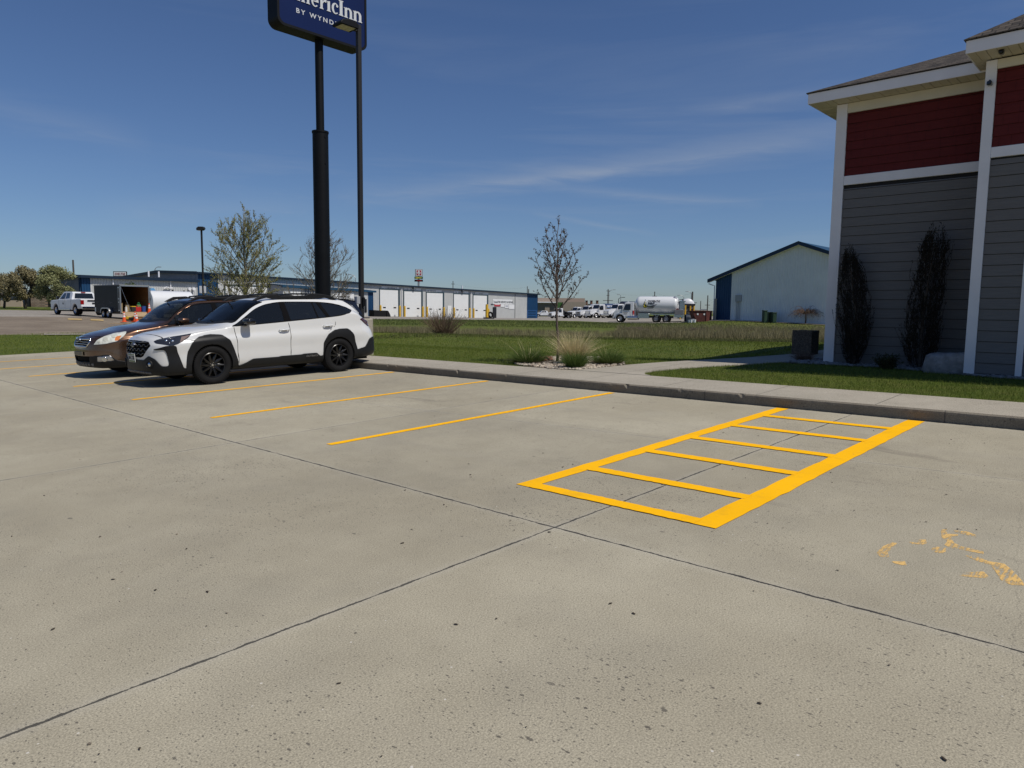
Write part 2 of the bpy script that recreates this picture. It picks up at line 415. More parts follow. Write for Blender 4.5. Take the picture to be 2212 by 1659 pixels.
dy = np.exp(-((GV[:, 1]-52)/9)**2)*np.where(GV[:, 1] > 30, 1, 0)*(0.45+0.55*_ss((px_v-1280)/150)) + np.exp(-((GV[:, 1]-33)/3.5)**2)*0.45*_ss((px_v-1250)/150)
dy = dy*np.where(px_v > 560, 1, 0)
dy += np.exp(-((GV[:, 1]-78)/6)**2)*0.35*_ss((px_v-1380)/80)
a_ = lawn_o.data.attributes.new('dry', 'FLOAT', 'POINT'); a_.data.foreach_set('value', dy[used].astype(np.float32))
sub_mesh('gravel_lot', reg == 1, GRAVEL, 'bare brown gravel strip between the left lawn and the road')
sub_mesh('road', reg == 2, YARD, 'pale concrete road and yard in front of the workshop buildings')

# hill with the distant road bank
hv = []; hx = [900, 1000, 1150, 1301, 1400, 1540, 1650, 1800, 2100, 2600]; hy = [668, 666, 662.5, 660, 663, 671.5, 672, 672.5, 673, 676]
def hill_bank():
    vs = []; n = 60
    for i in range(n):
        px = 850 + (2700-850)*i/(n-1); py = np.interp(px, hx, hy)
        top = P(px, py, 620); f1 = P(px, py, 540)
        vs += [(f1[0], 540, 0.0), (top[0], 620, top[2]), (top[0]*1.6, 1000, top[2]*0.97)]
    fs = []
    for i in range(n-1):
        for k in range(2): fs.append((i*3+k, (i+1)*3+k, (i+1)*3+k+1, i*3+k+1))
    o = MB().add(vs, fs).build('hill', pmat('hill_grass', (.13, .125, .06), .95, noise=.25, nscale=.05), smooth=True)
    struct(o); o['label'] = 'low grassy road embankment on the horizon behind the trucks'
hill_bank()

# ------------------------------------------------------------------ concrete lot
def concrete_mat(name, joints=True, base=((.352, .316, .232), (.42, .382, .287)), seams=0.0):
    m_ = bpy.data.materials.new(name); m_.use_nodes = True; t = m_.node_tree; b = t.nodes['Principled BSDF']
    c = nn(t, 'ShaderNodeTexCoord'); v = c.outputs['Object']; M_ = lambda op, a, b_=None, cl=False: _math(t, op, a, b_, cl)
    n1 = noise_out(t, v, 0.33, 6, .6, .3); n2 = noise_out(t, v, 2.6, 6, .65); n3 = noise_out(t, v, 130.0, 3, .7); n4 = noise_out(t, v, 42, 4, .75)
    g = mixc(t, rng_out(t, n1, .36, .64, 0, 1), base[0], base[1])
    n1b = noise_out(t, v, 0.9, 4, .6)
    g = mixc(t, rng_out(t, n1b, .48, .66, 0, .30), g, (.285, .262, .205))
    g = mixc(t, 1.0, g, mixc(t, rng_out(t, n2, .3, .7, 0, 1), (.93, .925, .92), (1.05, 1.05, 1.05)), 'MULTIPLY')
    g = mixc(t, 1.0, g, mixc(t, rng_out(t, n3, .25, .75, 0, 1), (.44, .44, .44), (1.42, 1.42, 1.42)), 'MULTIPLY')
    # tyre polished darker strips running along the aisle and brushed marks
    mp_ = nn(t, 'ShaderNodeMapping'); mp_.inputs['Scale'].default_value = (1.1, .12, 1); t.links.new(v, mp_.inputs[0])
    n5 = noise_out(t, mp_.outputs[0], 1.0, 4, .6)
    g = mixc(t, rng_out(t, n5, .55, .78, 0, .22), g, (.24, .22, .19))
    # pits: thresholded fine noise, streaked along v
    mp2_ = nn(t, 'ShaderNodeMapping'); mp2_.inputs['Scale'].default_value = (1.7, 1.0, 1); t.links.new(v, mp2_.inputs[0])
    pit = noise_out(t, mp2_.outputs[0], 60, 2, .55); area = noise_out(t, v, .5, 3, .6)
    thr = rng_out(t, area, .35, .7, .70, .635)
    pf = M_('GREATER_THAN', pit, thr)
    g = mixc(t, M_('MULTIPLY', pf, .75), g, (.11, .10, .09))
    # scattered dark scraps
    vo = nn(t, 'ShaderNodeTexVoronoi', Scale=3.1, Randomness=1.0); t.links.new(mp2_.outputs[0], vo.inputs['Vector'])
    sepc = nn(t, 'ShaderNodeSeparateColor'); t.links.new(vo.outputs['Color'], sepc.inputs[0])
    wob = noise_out(t, v, 55, 3, .6)
    rad = M_('MULTIPLY', M_('POWER', sepc.outputs[0], 4.0), .085)
    dd = M_('ADD', vo.outputs['Distance'], M_('MULTIPLY', M_('SUBTRACT', wob, .5), .07))
    sp = M_('LESS_THAN', dd, M_('MULTIPLY', rad, .9))
    g = mixc(t, M_('MULTIPLY', sp, .6), g, (.085, .075, .065))
    for sc_, pw, rd, dk in ((9.0, .80, .13, .80), (19.0, .58, .20, .85), (40.0, .48, .32, .75)):
        vq = nn(t, 'ShaderNodeTexVoronoi', Scale=sc_, Randomness=1.0); t.links.new(mp2_.outputs[0], vq.inputs['Vector']); sq_ = nn(t, 'ShaderNodeSeparateColor'); t.links.new(vq.outputs['Color'], sq_.inputs[0])
        dq = M_('ADD', vq.outputs['Distance'], M_('MULTIPLY', M_('SUBTRACT', noise_out(t, v, sc_*6, 3, .7), .5), .42))
        am_ = M_('MULTIPLY', rng_out(t, sq_.outputs[0], pw, 1.0, 0, 1.0), rng_out(t, area, .38, .66, .45, 1.3))
        g = mixc(t, M_('MULTIPLY', M_('LESS_THAN', dq, M_('MULTIPLY', am_, rd)), dk), g, (.095, .085, .07))
    # pale aggregate
    vo2 = nn(t, 'ShaderNodeTexVoronoi', Scale=14, Randomness=1.0); t.links.new(v, vo2.inputs['Vector'])
    sp2 = M_('MULTIPLY', M_('LESS_THAN', vo2.outputs['Distance'], .07), M_('GREATER_THAN', noise_out(t, v, 14, 1, .5), .6))
    g = mixc(t, M_('MULTIPLY', sp2, .7), g, (.66, .63, .57))
    hgt = n3
    if joints:
        cx_ = nn(t, 'ShaderNodeSeparateXYZ'); t.links.new(v, cx_.inputs[0])
        cu = M_('FLOOR', M_('DIVIDE', M_('SUBTRACT', cx_.outputs[0], 3.59), 3.15)); cv = M_('FLOOR', M_('DIVIDE', M_('SUBTRACT', cx_.outputs[1], 2.93), 4.49))
        hs_ = M_('FRACT', M_('MULTIPLY', M_('SINE', M_('ADD', M_('MULTIPLY', cu, 12.99), M_('MULTIPLY', cv, 78.2))), 437.5))
        tone = nn(t, 'ShaderNodeCombineColor'); tv = rng_out(t, hs_, 0, 1, .94, 1.05)
        for i in range(3): t.links.new(tv, tone.inputs[i])
        g = mixc(t, 1.0, g, tone.outputs[0], 'MULTIPLY')
        # drips and smears where cars stand
        mp3_ = nn(t, 'ShaderNodeMapping'); mp3_.inputs['Scale'].default_value = (1.0, .45, 1); t.links.new(v, mp3_.inputs[0])
        st_ = noise_out(t, mp3_.outputs[0], 1.7, 7, .72, .6); band = M_('MULTIPLY', rng_out(t, cx_.outputs[0], 3.8, 5.2, 0, 1), rng_out(t, cx_.outputs[0], 9.2, 8.0, 0, 1))
        g = mixc(t, M_('MULTIPLY', rng_out(t, st_, .60, .70, 0, .42), M_('ADD', .25, band, True)), g, (.15, .13, .105))
        sx = nn(t, 'ShaderNodeSeparateXYZ'); t.links.new(v, sx.inputs[0]); U_, V_ = sx.outputs[0], sx.outputs[1]
        w1 = M_('MULTIPLY', M_('SUBTRACT', noise_out(t, v, 7, 6, .75), .5), .035)
        wn = noise_out(t, v, 6.0, 5, .75)
        tot = None; halo = None
        def line(dist, wd, dark):
            nonlocal tot, halo, g
            wv = M_('MULTIPLY', rng_out(t, wn, .35, .68, .55, 2.1), wd)
            k_ = M_('LESS_THAN', dist, wv)
            hl = rng_out(t, dist, 0, wd*11, 1, 0)
            g = mixc(t, M_('MULTIPLY', hl, .16), g, (.50, .475, .42))
            g = mixc(t, M_('MULTIPLY', k_, dark), g, (.028, .027, .026))
        ab = lambda expr: M_('ABSOLUTE', M_('ADD', expr, w1))
        line(ab(M_('SUBTRACT', U_, 3.59)), .0068, .93)
        line(ab(M_('SUBTRACT', V_, 2.93)), .0062, .85)
        line(ab(M_('SUBTRACT', V_, 7.42)), .006, .75)
        line(ab(M_('SUBTRACT', V_, 11.9)), .006, .6)
        line(ab(M_('SUBTRACT', V_, 16.4)), .006, .6)
        line(ab(M_('SUBTRACT', V_, -1.6)), .006, .8)
        line(ab(M_('SUBTRACT', M_('ADD', U_, M_('MULTIPLY', V_, .085)), 6.98)), .005, .55)
        line(ab(M_('SUBTRACT', U_, 9.435)), .020, .9)
        # hairline crack near the faded symbol
        cw = M_('MULTIPLY', M_('SUBTRACT', noise_out(t, v, 3.2, 8, .72), .5), .16)
        dist = M_('ABSOLUTE', M_('ADD', M_('SUBTRACT', V_, M_('MULTIPLY', U_, .128)), M_('ADD', cw, .045)))
        ck = M_('MULTIPLY', M_('LESS_THAN', dist, .0022), M_('GREATER_THAN', U_, 2.9)); ck = M_('MULTIPLY', ck, M_('LESS_THAN', U_, 6.2))
        g = mixc(t, M_('MULTIPLY', ck, .28), g, (.06, .055, .05))
    if seams:
        sx = nn(t, 'ShaderNodeSeparateXYZ'); t.links.new(v, sx.inputs[0])
        md = M_('ABSOLUTE', M_('SUBTRACT', M_('MODULO', M_('ADD', sx.outputs[1], 60.4), seams), seams/2))
        g = mixc(t, M_('MULTIPLY', M_('LESS_THAN', md, .007), .75), g, (.07, .065, .06))
    t.links.new(g, b.inputs['Base Color']); b.inputs['Roughness'].default_value = .88; b.inputs['Specular IOR Level'].default_value = .3
    add = M_('SUBTRACT', M_('ADD', n3, M_('MULTIPLY', n4, .8)), M_('MULTIPLY', pf, 1.5))
    bp = nn(t, 'ShaderNodeBump', Strength=.06, Distance=.004); t.links.new(add, bp.inputs['Height']); t.links.new(bp.outputs[0], b.inputs['Normal'])
    return m_
def _math(t, op, a, b_=None, cl=False):
    n = t.nodes.new('ShaderNodeMath'); n.operation = op; n.use_clamp = cl
    for i, q in enumerate((a, b_)):
        if q is None: continue
        if isinstance(q, bpy.types.NodeSocket): t.links.new(q, n.inputs[i])
        else: n.inputs[i].default_value = q
    return n.outputs[0]
CONC = concrete_mat('lot_concrete')
WALK = concrete_mat('walk_concrete', False, ((.36, .325, .26), (.42, .38, .31)), 1.52)
lot = MB().quad((-45, -45, 0), (9.47, -45, 0), (9.47, 26.5, 0), (-45, 26.5, 0)).build('parking_lot', CONC, M=LOTM)
struct(lot)['label'] = 'weathered concrete parking lot with sawn joints'
# raised sidewalk with its kerb face
prof = [(9.44, -.3), (9.445, .118), (9.455, .136), (9.475, .142), (10.62, .152), (10.64, -.3)]
vs = []; ys = [-30, 26.5]
sw = MB()
for i in range(3, len(prof)-1):
    a, b_ = prof[i], prof[i+1]
    sw.quad((a[0], -30, a[1]), (a[0], 26.5, a[1]), (b_[0], 26.5, b_[1]), (b_[0], -30, b_[1]))
sw.add([(p_[0], 26.5, p_[1]) for p_ in prof[3:]], [tuple(range(3))])
KERBFACE = concrete_mat('kerb_concrete', False, ((.165, .142, .108), (.24, .21, .162)), 3.04)  # kerb face gets a darker concrete than the walk
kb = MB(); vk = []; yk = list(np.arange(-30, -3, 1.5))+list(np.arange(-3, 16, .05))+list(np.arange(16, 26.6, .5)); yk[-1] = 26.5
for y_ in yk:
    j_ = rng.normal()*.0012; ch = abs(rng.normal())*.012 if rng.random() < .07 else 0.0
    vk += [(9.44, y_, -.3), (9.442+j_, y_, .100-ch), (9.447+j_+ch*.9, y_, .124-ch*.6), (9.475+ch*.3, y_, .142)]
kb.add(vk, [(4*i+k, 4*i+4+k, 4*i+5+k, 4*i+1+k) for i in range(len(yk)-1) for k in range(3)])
o = kb.build('kerb', [KERBFACE], M=LOTM); struct(o)['label'] = 'dark concrete kerb face along the lot'
o = sw.build('sidewalk', [WALK], M=LOTM); struct(o)['label'] = 'raised concrete sidewalk with a chipped kerb edge'
# path to the side door, and the strip beyond the left lawn
def flat_slab(name, poly, h, mat, label, th=.1, M=LOTM):
    mb = MB(); mb.prism(poly, h-th, h, axis='z'); o_ = mb.build(name, mat, M=M); struct(o_)['label'] = label; return o_
PATH = [(10.63, 8.25), (11.6, 8.1), (12.1, 8.03), (13.0, 7.75), (13.8, 7.38), (14.9, 6.85), (16.0, 6.5), (17.2, 6.3), (24, 6.2), (24, 5.35), (15.6, 5.45), (14.4, 5.75), (13.96, 5.97), (13.4, 6.15), (12.54, 6.6), (11.9, 6.85), (11.3, 6.97), (10.95, 6.93), (10.75, 6.8), (10.63, 6.6)]
flat_slab('footpath', PATH, .156, WALK, 'concrete footpath curving from the sidewalk to the side of the building', .3)
fp = MB(); n_ = 24
for i in range(n_):
    a = G(95 + 14*i, 36.1); b_ = G(95 + 14*(i+1), 36.1); c_ = G(95 + 14*(i+1), 36.9); d_ = G(95+14*i, 36.9)
    fp.quad(*[p_ + np.array([0, 0, .05]) for p_ in (a, b_, c_, d_)])
o = fp.build('footpath', WALK); struct(o)['label'] = 'thin pale path between the left lawn and the gravel'

# painted markings
def M2(t, v):
    return _math(t, 'MULTIPLY', _math(t, 'GREATER_THAN', noise_out(t, v, 23, 5, .75), .69), .7)
def paint_mat(name, col, worn=0.0, faded=False):
    m_ = bpy.data.materials.new(name); m_.use_nodes = True; t = m_.node_tree; b = t.nodes['Principled BSDF']
    c = nn(t, 'ShaderNodeTexCoord'); v = c.outputs['Object']
    n1 = noise_out(t, v, 1.5, 4, .6); n3 = noise_out(t, v, 90, 3, .7)
    g = mixc(t, rng_out(t, n1, .3, .7, 0, 1), tuple(x*.92 for x in col), col)
    g = mixc(t, rng_out(t, n3, .64, .74, 0, .55), g, (.35, .22, .03)); g = mixc(t, M2(t, v), g, (.22, .17, .10)); g = mixc(t, rng_out(t, noise_out(t, v, 3.2, 6, .7), .52, .68, 0, .28), g, (.50, .28, .03))
    t.links.new(g, b.inputs['Base Color']); b.inputs['Roughness'].default_value = .8; b.inputs['Specular IOR Level'].default_value = .12
    bp = nn(t, 'ShaderNodeBump', Strength=.35, Distance=.003); t.links.new(n3, bp.inputs['Height']); t.links.new(bp.outputs[0], b.inputs['Normal'])
    if faded:
        mp_ = nn(t, 'ShaderNodeMapping'); mp_.inputs['Rotation'].default_value = (0, 0, R(-8)); mp_.inputs['Scale'].default_value = (9, 60, 1); t.links.new(v, mp_.inputs[0])
        a1 = noise_out(t, mp_.outputs[0], 1.0, 3, .7); a2 = noise_out(t, v, 11, 4, .7)
        s_ = _math(t, 'ADD', _math(t, 'MULTIPLY', a1, .6), _math(t, 'MULTIPLY', a2, .5))
        t.links.new(rng_out(t, s_, .47, .60, 0, .88), b.inputs['Alpha'])
    return m_
YEL = paint_mat('yellow_paint', (.98, .50, .003)); YOLD = paint_mat('faded_yellow_paint', (.80, .52, .19), faded=True)
def wobble_strip(mb, a, b_, wd, h, n=40, amp=.006):
    a = np.array(a); b_ = np.array(b_); d = b_-a; d = d/np.linalg.norm(d); nrm_ = np.array([-d[1], d[0]])
    vs = []
    for i in range(n+1):
        c_ = a + (b_-a)*i/n
        for s_ in (-1, 1):
            q = c_ + nrm_*s_*(wd/2 + rng.normal()*amp*.5); vs.append((q[0], q[1], h))
    mb.add(vs, [(2*i, 2*i+1, 2*i+3, 2*i+2) for i in range(n)])
for k, (vv, lab) in enumerate(((6.5, 'yellow parking stall line nearest the hatched bay'), (9.28, 'yellow parking stall line, second from the hatched bay'), (12.07, 'yellow parking stall line beside the white wagon'),
                       (14.98, 'yellow parking stall line between the two wagons'), (18.0, 'yellow stall line left of the brown wagon'), (20.7, 'yellow stall line, second left of the brown wagon'), (23.4, 'yellow stall line farthest from the building'))):
    mb = MB(); wobble_strip(mb, (4.17, vv), (9.34, vv), .10, .004)
    o = mb.build('stall_line', YEL, M=LOTM); struct(o); o['label'] = lab; o['group'] = 'yellow parking stall lines'
mb = MB()
wobble_strip(mb, (4.235, 3.79), (9.38, 3.79), .155, .004)
wobble_strip(mb, (4.235, 2.20), (9.38, 2.20), .185, .0055)
for i, uu in enumerate((4.30, 5.06, 6.0, 6.87, 7.80, 8.67)):
    wobble_strip(mb, (uu, 2.27), (uu, 3.73), .135, .007)
o = mb.build('hatched_bay_marking', YEL, M=LOTM); struct(o)['label'] = 'fresh yellow ladder shaped no parking marking'
# faded wheelchair symbol
def cal(px, py):
    x = (3400 + .31465*px)*.54; y = (2060 + .31465*py)*.54
    d = (x-CXP)*CR - (y-CYP)*CU + FPX*CF; k_ = (0 - np.array([0, 0, CAM_H]) @ LN)/(d @ LN); p_ = np.array([0, 0, CAM_H]) + d*k_
    return float(p_ @ LU), float(p_ @ LV)
mb = MB()
for poly in ([(340, 480), (420, 400), (540, 350), (600, 360), (540, 420), (480, 480), (500, 540), (380, 530)], [(750, 345), (860, 350), (880, 315), (970, 315), (975, 360), (930, 378), (790, 370)],
             [(520, 590), (620, 592), (700, 590), (720, 640), (660, 640), (560, 615)], [(1030, 440), (1070, 400), (1225, 420), (1220, 465), (1170, 490), (1090, 480)],
             [(1150, 190), (1240, 180), (1230, 240), (1380, 250), (1370, 265), (1290, 275), (1290, 310), (1330, 360), (1440, 410), (1430, 440), (1310, 430), (1200, 385), (1240, 330), (1160, 290), (1165, 240)],
             [(1320, 195), (1500, 215), (1600, 255), (1600, 282), (1480, 255), (1330, 215)], [(1440, 405), (1700, 470), (1700, 500), (1430, 445)],
             [(1460, 515), (1620, 530), (1760, 590), (1960, 620), (2060, 700), (2200, 850), (2215, 900), (2040, 890), (1920, 830), (1850, 720), (1790, 640), (1600, 580)],
             [(1390, 775), (1430, 735), (1700, 720), (1760, 780), (1740, 805), (1560, 795)]):
    q = [cal(*p_) for p_ in poly]
    mb.add([(a, b_, .0016) for a, b_ in q], [tuple(range(len(q)))])
o = mb.build('faded_symbol_marking', YOLD, M=LOTM); struct(o)['label'] = 'worn yellow painted symbol on the concrete at the right'
# ------------------------------------------------------------------ wagon body surface (half shell, front axle at x=0, +x forward, z up)
def pchip(xk, yk, x):
    xk = np.asarray(xk, float); yk = np.asarray(yk, float); h = np.diff(xk); d = np.diff(yk)/h
    m_ = np.zeros_like(yk); m_[0] = d[0]; m_[-1] = d[-1]
    for i in range(1, len(xk)-1):
        if d[i-1]*d[i] > 0:
            w1 = 2*h[i]+h[i-1]; w2 = h[i]+2*h[i-1]; m_[i] = (w1+w2)/(w1/d[i-1]+w2/d[i])
    i = np.clip(np.searchsorted(xk, x)-1, 0, len(h)-1); t = np.clip((x-xk[i])/h[i], 0, 1); hh = h[i]
    return (2*t**3-3*t**2+1)*yk[i] + (t**3-2*t**2+t)*hh*m_[i] + (-2*t**3+3*t**2)*yk[i+1] + (t**3-t**2)*hh*m_[i+1]
WHITE = dict(
  outline=[(1.04,0),(1.037,.15),(1.027,.30),(1.005,.45),(.968,.58),(.91,.69),(.82,.785),(.69,.85),(.55,.888),(.38,.912),(.2,.922),(0,.925),(-.5,.918),(-1.2,.918),(-2.0,.92),(-2.745,.925),(-3.1,.915),(-3.35,.895),(-3.55,.855),(-3.7,.79),(-3.8,.70),(-3.87,.55),(-3.905,.38),(-3.92,.2),(-3.925,0)],
  # station: x, zb, z_shoulder(p5), z_belt(p6), [p7 y z], [p8 y z], [p9 y z], ztop   (y given as a share of the plan half width)
  st=[( 1.04,.24,.80,.845,(.86,.868),(.60,.892),(.30,.905),.910),
      ( .86,.22,.815,.872,(.85,.905),(.60,.945),(.30,.965),.970),
      ( .60,.22,.83,.905,(.84,.948),(.60,.988),(.30,1.006),1.011),
      ( .30,.23,.85,.950,(.84,.992),(.60,1.028),(.30,1.044),1.049),
      ( .00,.24,.875,.990,(.84,1.025),(.60,1.058),(.30,1.072),1.077),
      (-.28,.245,.90,1.025,(.86,1.045),(.66,1.078),(.34,1.095),1.100),
      (-.45,.25,.915,1.048,(.925,1.072),(.84,1.105),(.50,1.170),1.195),
      (-.70,.25,.93,1.060,(.885,1.212),(.815,1.270),(.48,1.330),1.348),
      (-1.0,.25,.94,1.075,(.835,1.395),(.755,1.455),(.45,1.505),1.520),
      (-1.25,.25,.95,1.088,(.795,1.470),(.715,1.527),(.42,1.570),1.582),
      (-1.6,.25,.955,1.108,(.785,1.503),(.705,1.552),(.41,1.594),1.606),
      (-2.3,.25,.965,1.148,(.785,1.492),(.705,1.548),(.41,1.592),1.606),
      (-2.8,.25,.98,1.185,(.79,1.445),(.705,1.528),(.40,1.574),1.588),
      (-3.1,.26,.985,1.225,(.805,1.365),(.71,1.490),(.40,1.542),1.556),
      (-3.3,.27,.985,1.200,(.84,1.275),(.76,1.370),(.44,1.420),1.435),
      (-3.5,.28,.98,1.120,(.86,1.175),(.80,1.225),(.46,1.262),1.275),
      (-3.7,.30,.97,1.060,(.87,1.090),(.80,1.120),(.46,1.140),1.150),
      (-3.925,.32,.93,.985,(.86,1.000),(.6,1.010),(.3,1.015),1.018)],
  side=[(.90,0),(.965,.05),(.985,.42),(1.0,.62),(.998,.80)],
  nose=[(.20,.05),(.30,.012),(.42,.0),(.62,.0),(.75,.015),(.84,.05),(.90,.085),(1.0,.12),(1.6,.12)],
  tailz=[(.2,.05),(.35,0),(.6,0),(.8,.05),(1.0,.13),(1.6,.13)], wb=2.745, tyre=.355)
BROWN = dict(
  outline=[(1.05,0),(1.045,.15),(1.03,.30),(1.0,.43),(.95,.55),(.87,.66),(.765,.755),(.64,.825),(.50,.868),(.34,.893),(.18,.905),(0,.908),(-.5,.905),(-1.2,.908),(-2.0,.908),(-2.74,.908),(-3.1,.90),(-3.35,.88),(-3.5,.84),(-3.62,.78),(-3.72,.68),(-3.78,.55),(-3.81,.38),(-3.825,.2),(-3.83,0)],
  st=[( 1.05,.24,.76,.80,(.86,.815),(.60,.832),(.30,.843),.847),
      ( .84,.22,.79,.845,(.85,.872),(.60,.905),(.30,.925),.930),
      ( .60,.22,.82,.885,(.84,.918),(.60,.955),(.30,.973),.978),
      ( .30,.23,.85,.94,(.84,.972),(.60,1.008),(.30,1.024),1.029),
      ( .00,.24,.875,.98,(.84,1.010),(.62,1.045),(.32,1.060),1.065),
      (-.25,.245,.90,1.015,(.87,1.042),(.68,1.078),(.36,1.095),1.100),
      (-.40,.25,.92,1.035,(.92,1.062),(.84,1.102),(.50,1.170),1.192),
      (-.70,.25,.93,1.065,(.87,1.288),(.80,1.335),(.48,1.395),1.412),
      (-1.0,.25,.945,1.085,(.82,1.455),(.735,1.508),(.43,1.552),1.565),
      (-1.25,.25,.955,1.10,(.80,1.500),(.72,1.550),(.42,1.592),1.604),
      (-1.6,.25,.96,1.118,(.79,1.513),(.715,1.562),(.41,1.604),1.616),
      (-2.3,.25,.97,1.150,(.79,1.505),(.715,1.558),(.41,1.600),1.614),
      (-2.8,.25,.98,1.180,(.79,1.46),(.71,1.538),(.40,1.584),1.598),
      (-3.1,.26,.985,1.215,(.805,1.385),(.72,1.500),(.40,1.552),1.566),
      (-3.3,.27,.985,1.200,(.84,1.290),(.77,1.390),(.44,1.440),1.455),
      (-3.5,.28,.98,1.120,(.86,1.175),(.80,1.225),(.46,1.262),1.275),
      (-3.83,.32,.93,.985,(.86,1.000),(.6,1.010),(.3,1.015),1.018)],
  side=[(.90,0),(.965,.05),(.985,.42),(1.0,.62),(.998,.80)],
  nose=[(.20,.07),(.30,.03),(.42,.005),(.55,.0),(.70,.02),(.80,.055),(.88,.10),(1.0,.16),(1.6,.16)],
  tailz=[(.2,.05),(.35,0),(.6,0),(.8,.05),(1.0,.13),(1.6,.13)], wb=2.74, tyre=.345)
def body_grid(sp, ds=.0105):
    """-> V (nst, nring, 3), q (nst), ring index marks"""
    ol = np.array(sp['outline']); seg = np.r_[0, np.cumsum(np.hypot(*np.diff(ol, axis=0).T))]
    n = int(seg[-1]/ds); q = np.linspace(0, seg[-1], n)
    X = pchip(seg, ol[:, 0], q); Wd = pchip(seg, ol[:, 1], q); Wd = np.maximum(Wd, 0.0)
    st = sp['st'][::-1]; sx = np.array([s_[0] for s_ in st])
    def tab(f): return pchip(sx, [f(s_) for s_ in st], np.clip(X, sx[0], sx[-1]))
    zb = tab(lambda s_: s_[1]); z5 = tab(lambda s_: s_[2]); z6 = tab(lambda s_: s_[3])
    C_ = []
    sd_ = sp['side']
    C_.append((Wd*sd_[0][0], zb)); C_.append((Wd*sd_[1][0], zb+.05)); C_.append((Wd*.992, np.full(n, .40)))
    C_.append((Wd*.986, np.full(n, .60))); C_.append((Wd*1.0, np.minimum(.80, z5-.06)))
    C_.append((Wd*.968, z5)); C_.append((Wd*tab(lambda s_: .93 if s_[0] > -.3 else .955), z6))
    for k in (4, 5, 6): C_.append((Wd*tab(lambda s_: s_[k][0]), tab(lambda s_: s_[k][1])))
    C_.append((np.zeros(n), tab(lambda s_: s_[7])))
    Y = np.array([c_[0] for c_ in C_]).T; Z = np.array([c_[1] for c_ in C_]).T      # n x 11
    cnt = [5, 14, 16, 13, 14, 11, 30, 7, 22, 18]
    cols = []; marks = [0]
    def P_(k, A): k = min(max(k, 0), 10); return A[:, k]
    for k in range(10):
        for t in np.linspace(0, 1, cnt[k], endpoint=False):
            row = []
            for A in (Y, Z):
                p0, p1, p2, p3 = P_(k-1, A), P_(k, A), P_(k+1, A), P_(k+2, A)
                if k == 0: p0 = 2*p1-p2
                if k == 9: p3 = np.where(A is Y, -P_(9, A), P_(9, A))
                m1 = (p2-p0)/2; m2 = (p3-p1)/2
                lim = 1.3*np.abs(p2-p1)+.004; m1 = np.clip(m1, -lim, lim); m2 = np.clip(m2, -lim, lim)
                row.append((2*t**3-3*t**2+1)*p1+(t**3-2*t**2+t)*m1+(-2*t**3+3*t**2)*p2+(t**3-t**2)*m2)
            cols.append(row)
        marks.append(len(cols))
    cols.append([Y[:, 10], Z[:, 10]])
    A = np.array(cols)                       # ring, 2, n
    Yg = A[:, 0].T; Zg = A[:, 1].T
    nz = np.array(sp['nose']); tz = np.array(sp['tailz'])
    wf = np.clip((X-.1)/.55, 0, 1); wf = wf*wf*(3-2*wf); wr = np.clip((-3.2-X)/.5, 0, 1); wr = wr*wr*(3-2*wr)
    Xg = X[:, None] - pchip(nz[:, 0], nz[:, 1], Zg)*wf[:, None] + pchip(tz[:, 0], tz[:, 1], Zg)*wr[:, None]
    # crease along the doors (tuck under the shoulder line)
    return np.stack([Xg, Yg, Zg], -1), q, X, marks
def inpoly(x, y, poly):
    poly = np.asarray(poly, float); r = np.zeros(np.shape(x), bool); n = len(poly)
    for i in range(n):
        x1, y1 = poly[i]; x2, y2 = poly[(i+1) % n]
        if y1 == y2: continue
        c_ = ((y1 > y) != (y2 > y)) & (x < (x2-x1)*(y-y1)/(y2-y1)+x1); r ^= c_
    return r
# ------------------------------------------------------------------ vehicle materials
def carpaint(name, col, flake=.0, rough=.32, metal=0.0, coat=.8):
    m_ = pmat(name, col, rough, metal, .5, coat); t = m_.node_tree; b = t.nodes['Principled BSDF']
    c = nn(t, 'ShaderNodeTexCoord'); n1 = noise_out(t, c.outputs['Object'], 3.0, 4, .6)
    sx = nn(t, 'ShaderNodeSeparateXYZ'); t.links.new(c.outputs['Object'], sx.inputs[0])
    low = _math(t, 'MULTIPLY', rng_out(t, sx.outputs[2], .3, .75, .5, 0), n1)     # road dust settled low on the panels
    g = mixc(t, low, col, (.30, .27, .23)); t.links.new(g, b.inputs['Base Color'])
    t.links.new(rng_out(t, n1, .3, .7, rough*.85, rough*1.2), b.inputs['Roughness'])
    return m_
def glass_mat(name, tint=(.01, .012, .014), alpha=.75, rough=.02):
    m_ = bpy.data.materials.new(name); m_.use_nodes = True; t = m_.node_tree; t.nodes.clear()
    o = nn(t, 'ShaderNodeOutputMaterial'); g = nn(t, 'ShaderNodeBsdfPrincipled'); g.inputs['Base Color'].default_value = (*tint, 1); g.inputs['Roughness'].default_value = rough
    tr = nn(t, 'ShaderNodeBsdfTransparent'); tr.inputs[0].default_value = (.55, .6, .6, 1); mx = nn(t, 'ShaderNodeMixShader')
    lw = nn(t, 'ShaderNodeFresnel', IOR=1.5); f = _math(t, 'ADD', _math(t, 'MULTIPLY', lw.outputs[0], 1-alpha), alpha, True)
    t.links.new(f, mx.inputs[0]); t.links.new(tr.outputs[0], mx.inputs[1]); t.links.new(g.outputs[0], mx.inputs[2]); t.links.new(mx.outputs[0], o.inputs[0])
    return m_
GLASS = glass_mat('windscreen_glass', alpha=.34); DGLASS = glass_mat('tinted_side_glass', alpha=.93); SGLASS = glass_mat('side_glass', alpha=.72)
WPAINT = carpaint('white_car_paint', (.655, .66, .65), rough=.22)
BPAINT = carpaint('bronze_car_paint', (.125, .068, .040), rough=.26, metal=.75)
BLACKPL = pmat('black_cladding', (.011, .0115, .0125), .5, spec=.3, noise=.15, nscale=12)
GLOSSBLK = pmat('gloss_black', (.008, .008, .009), .12, coat=.6)
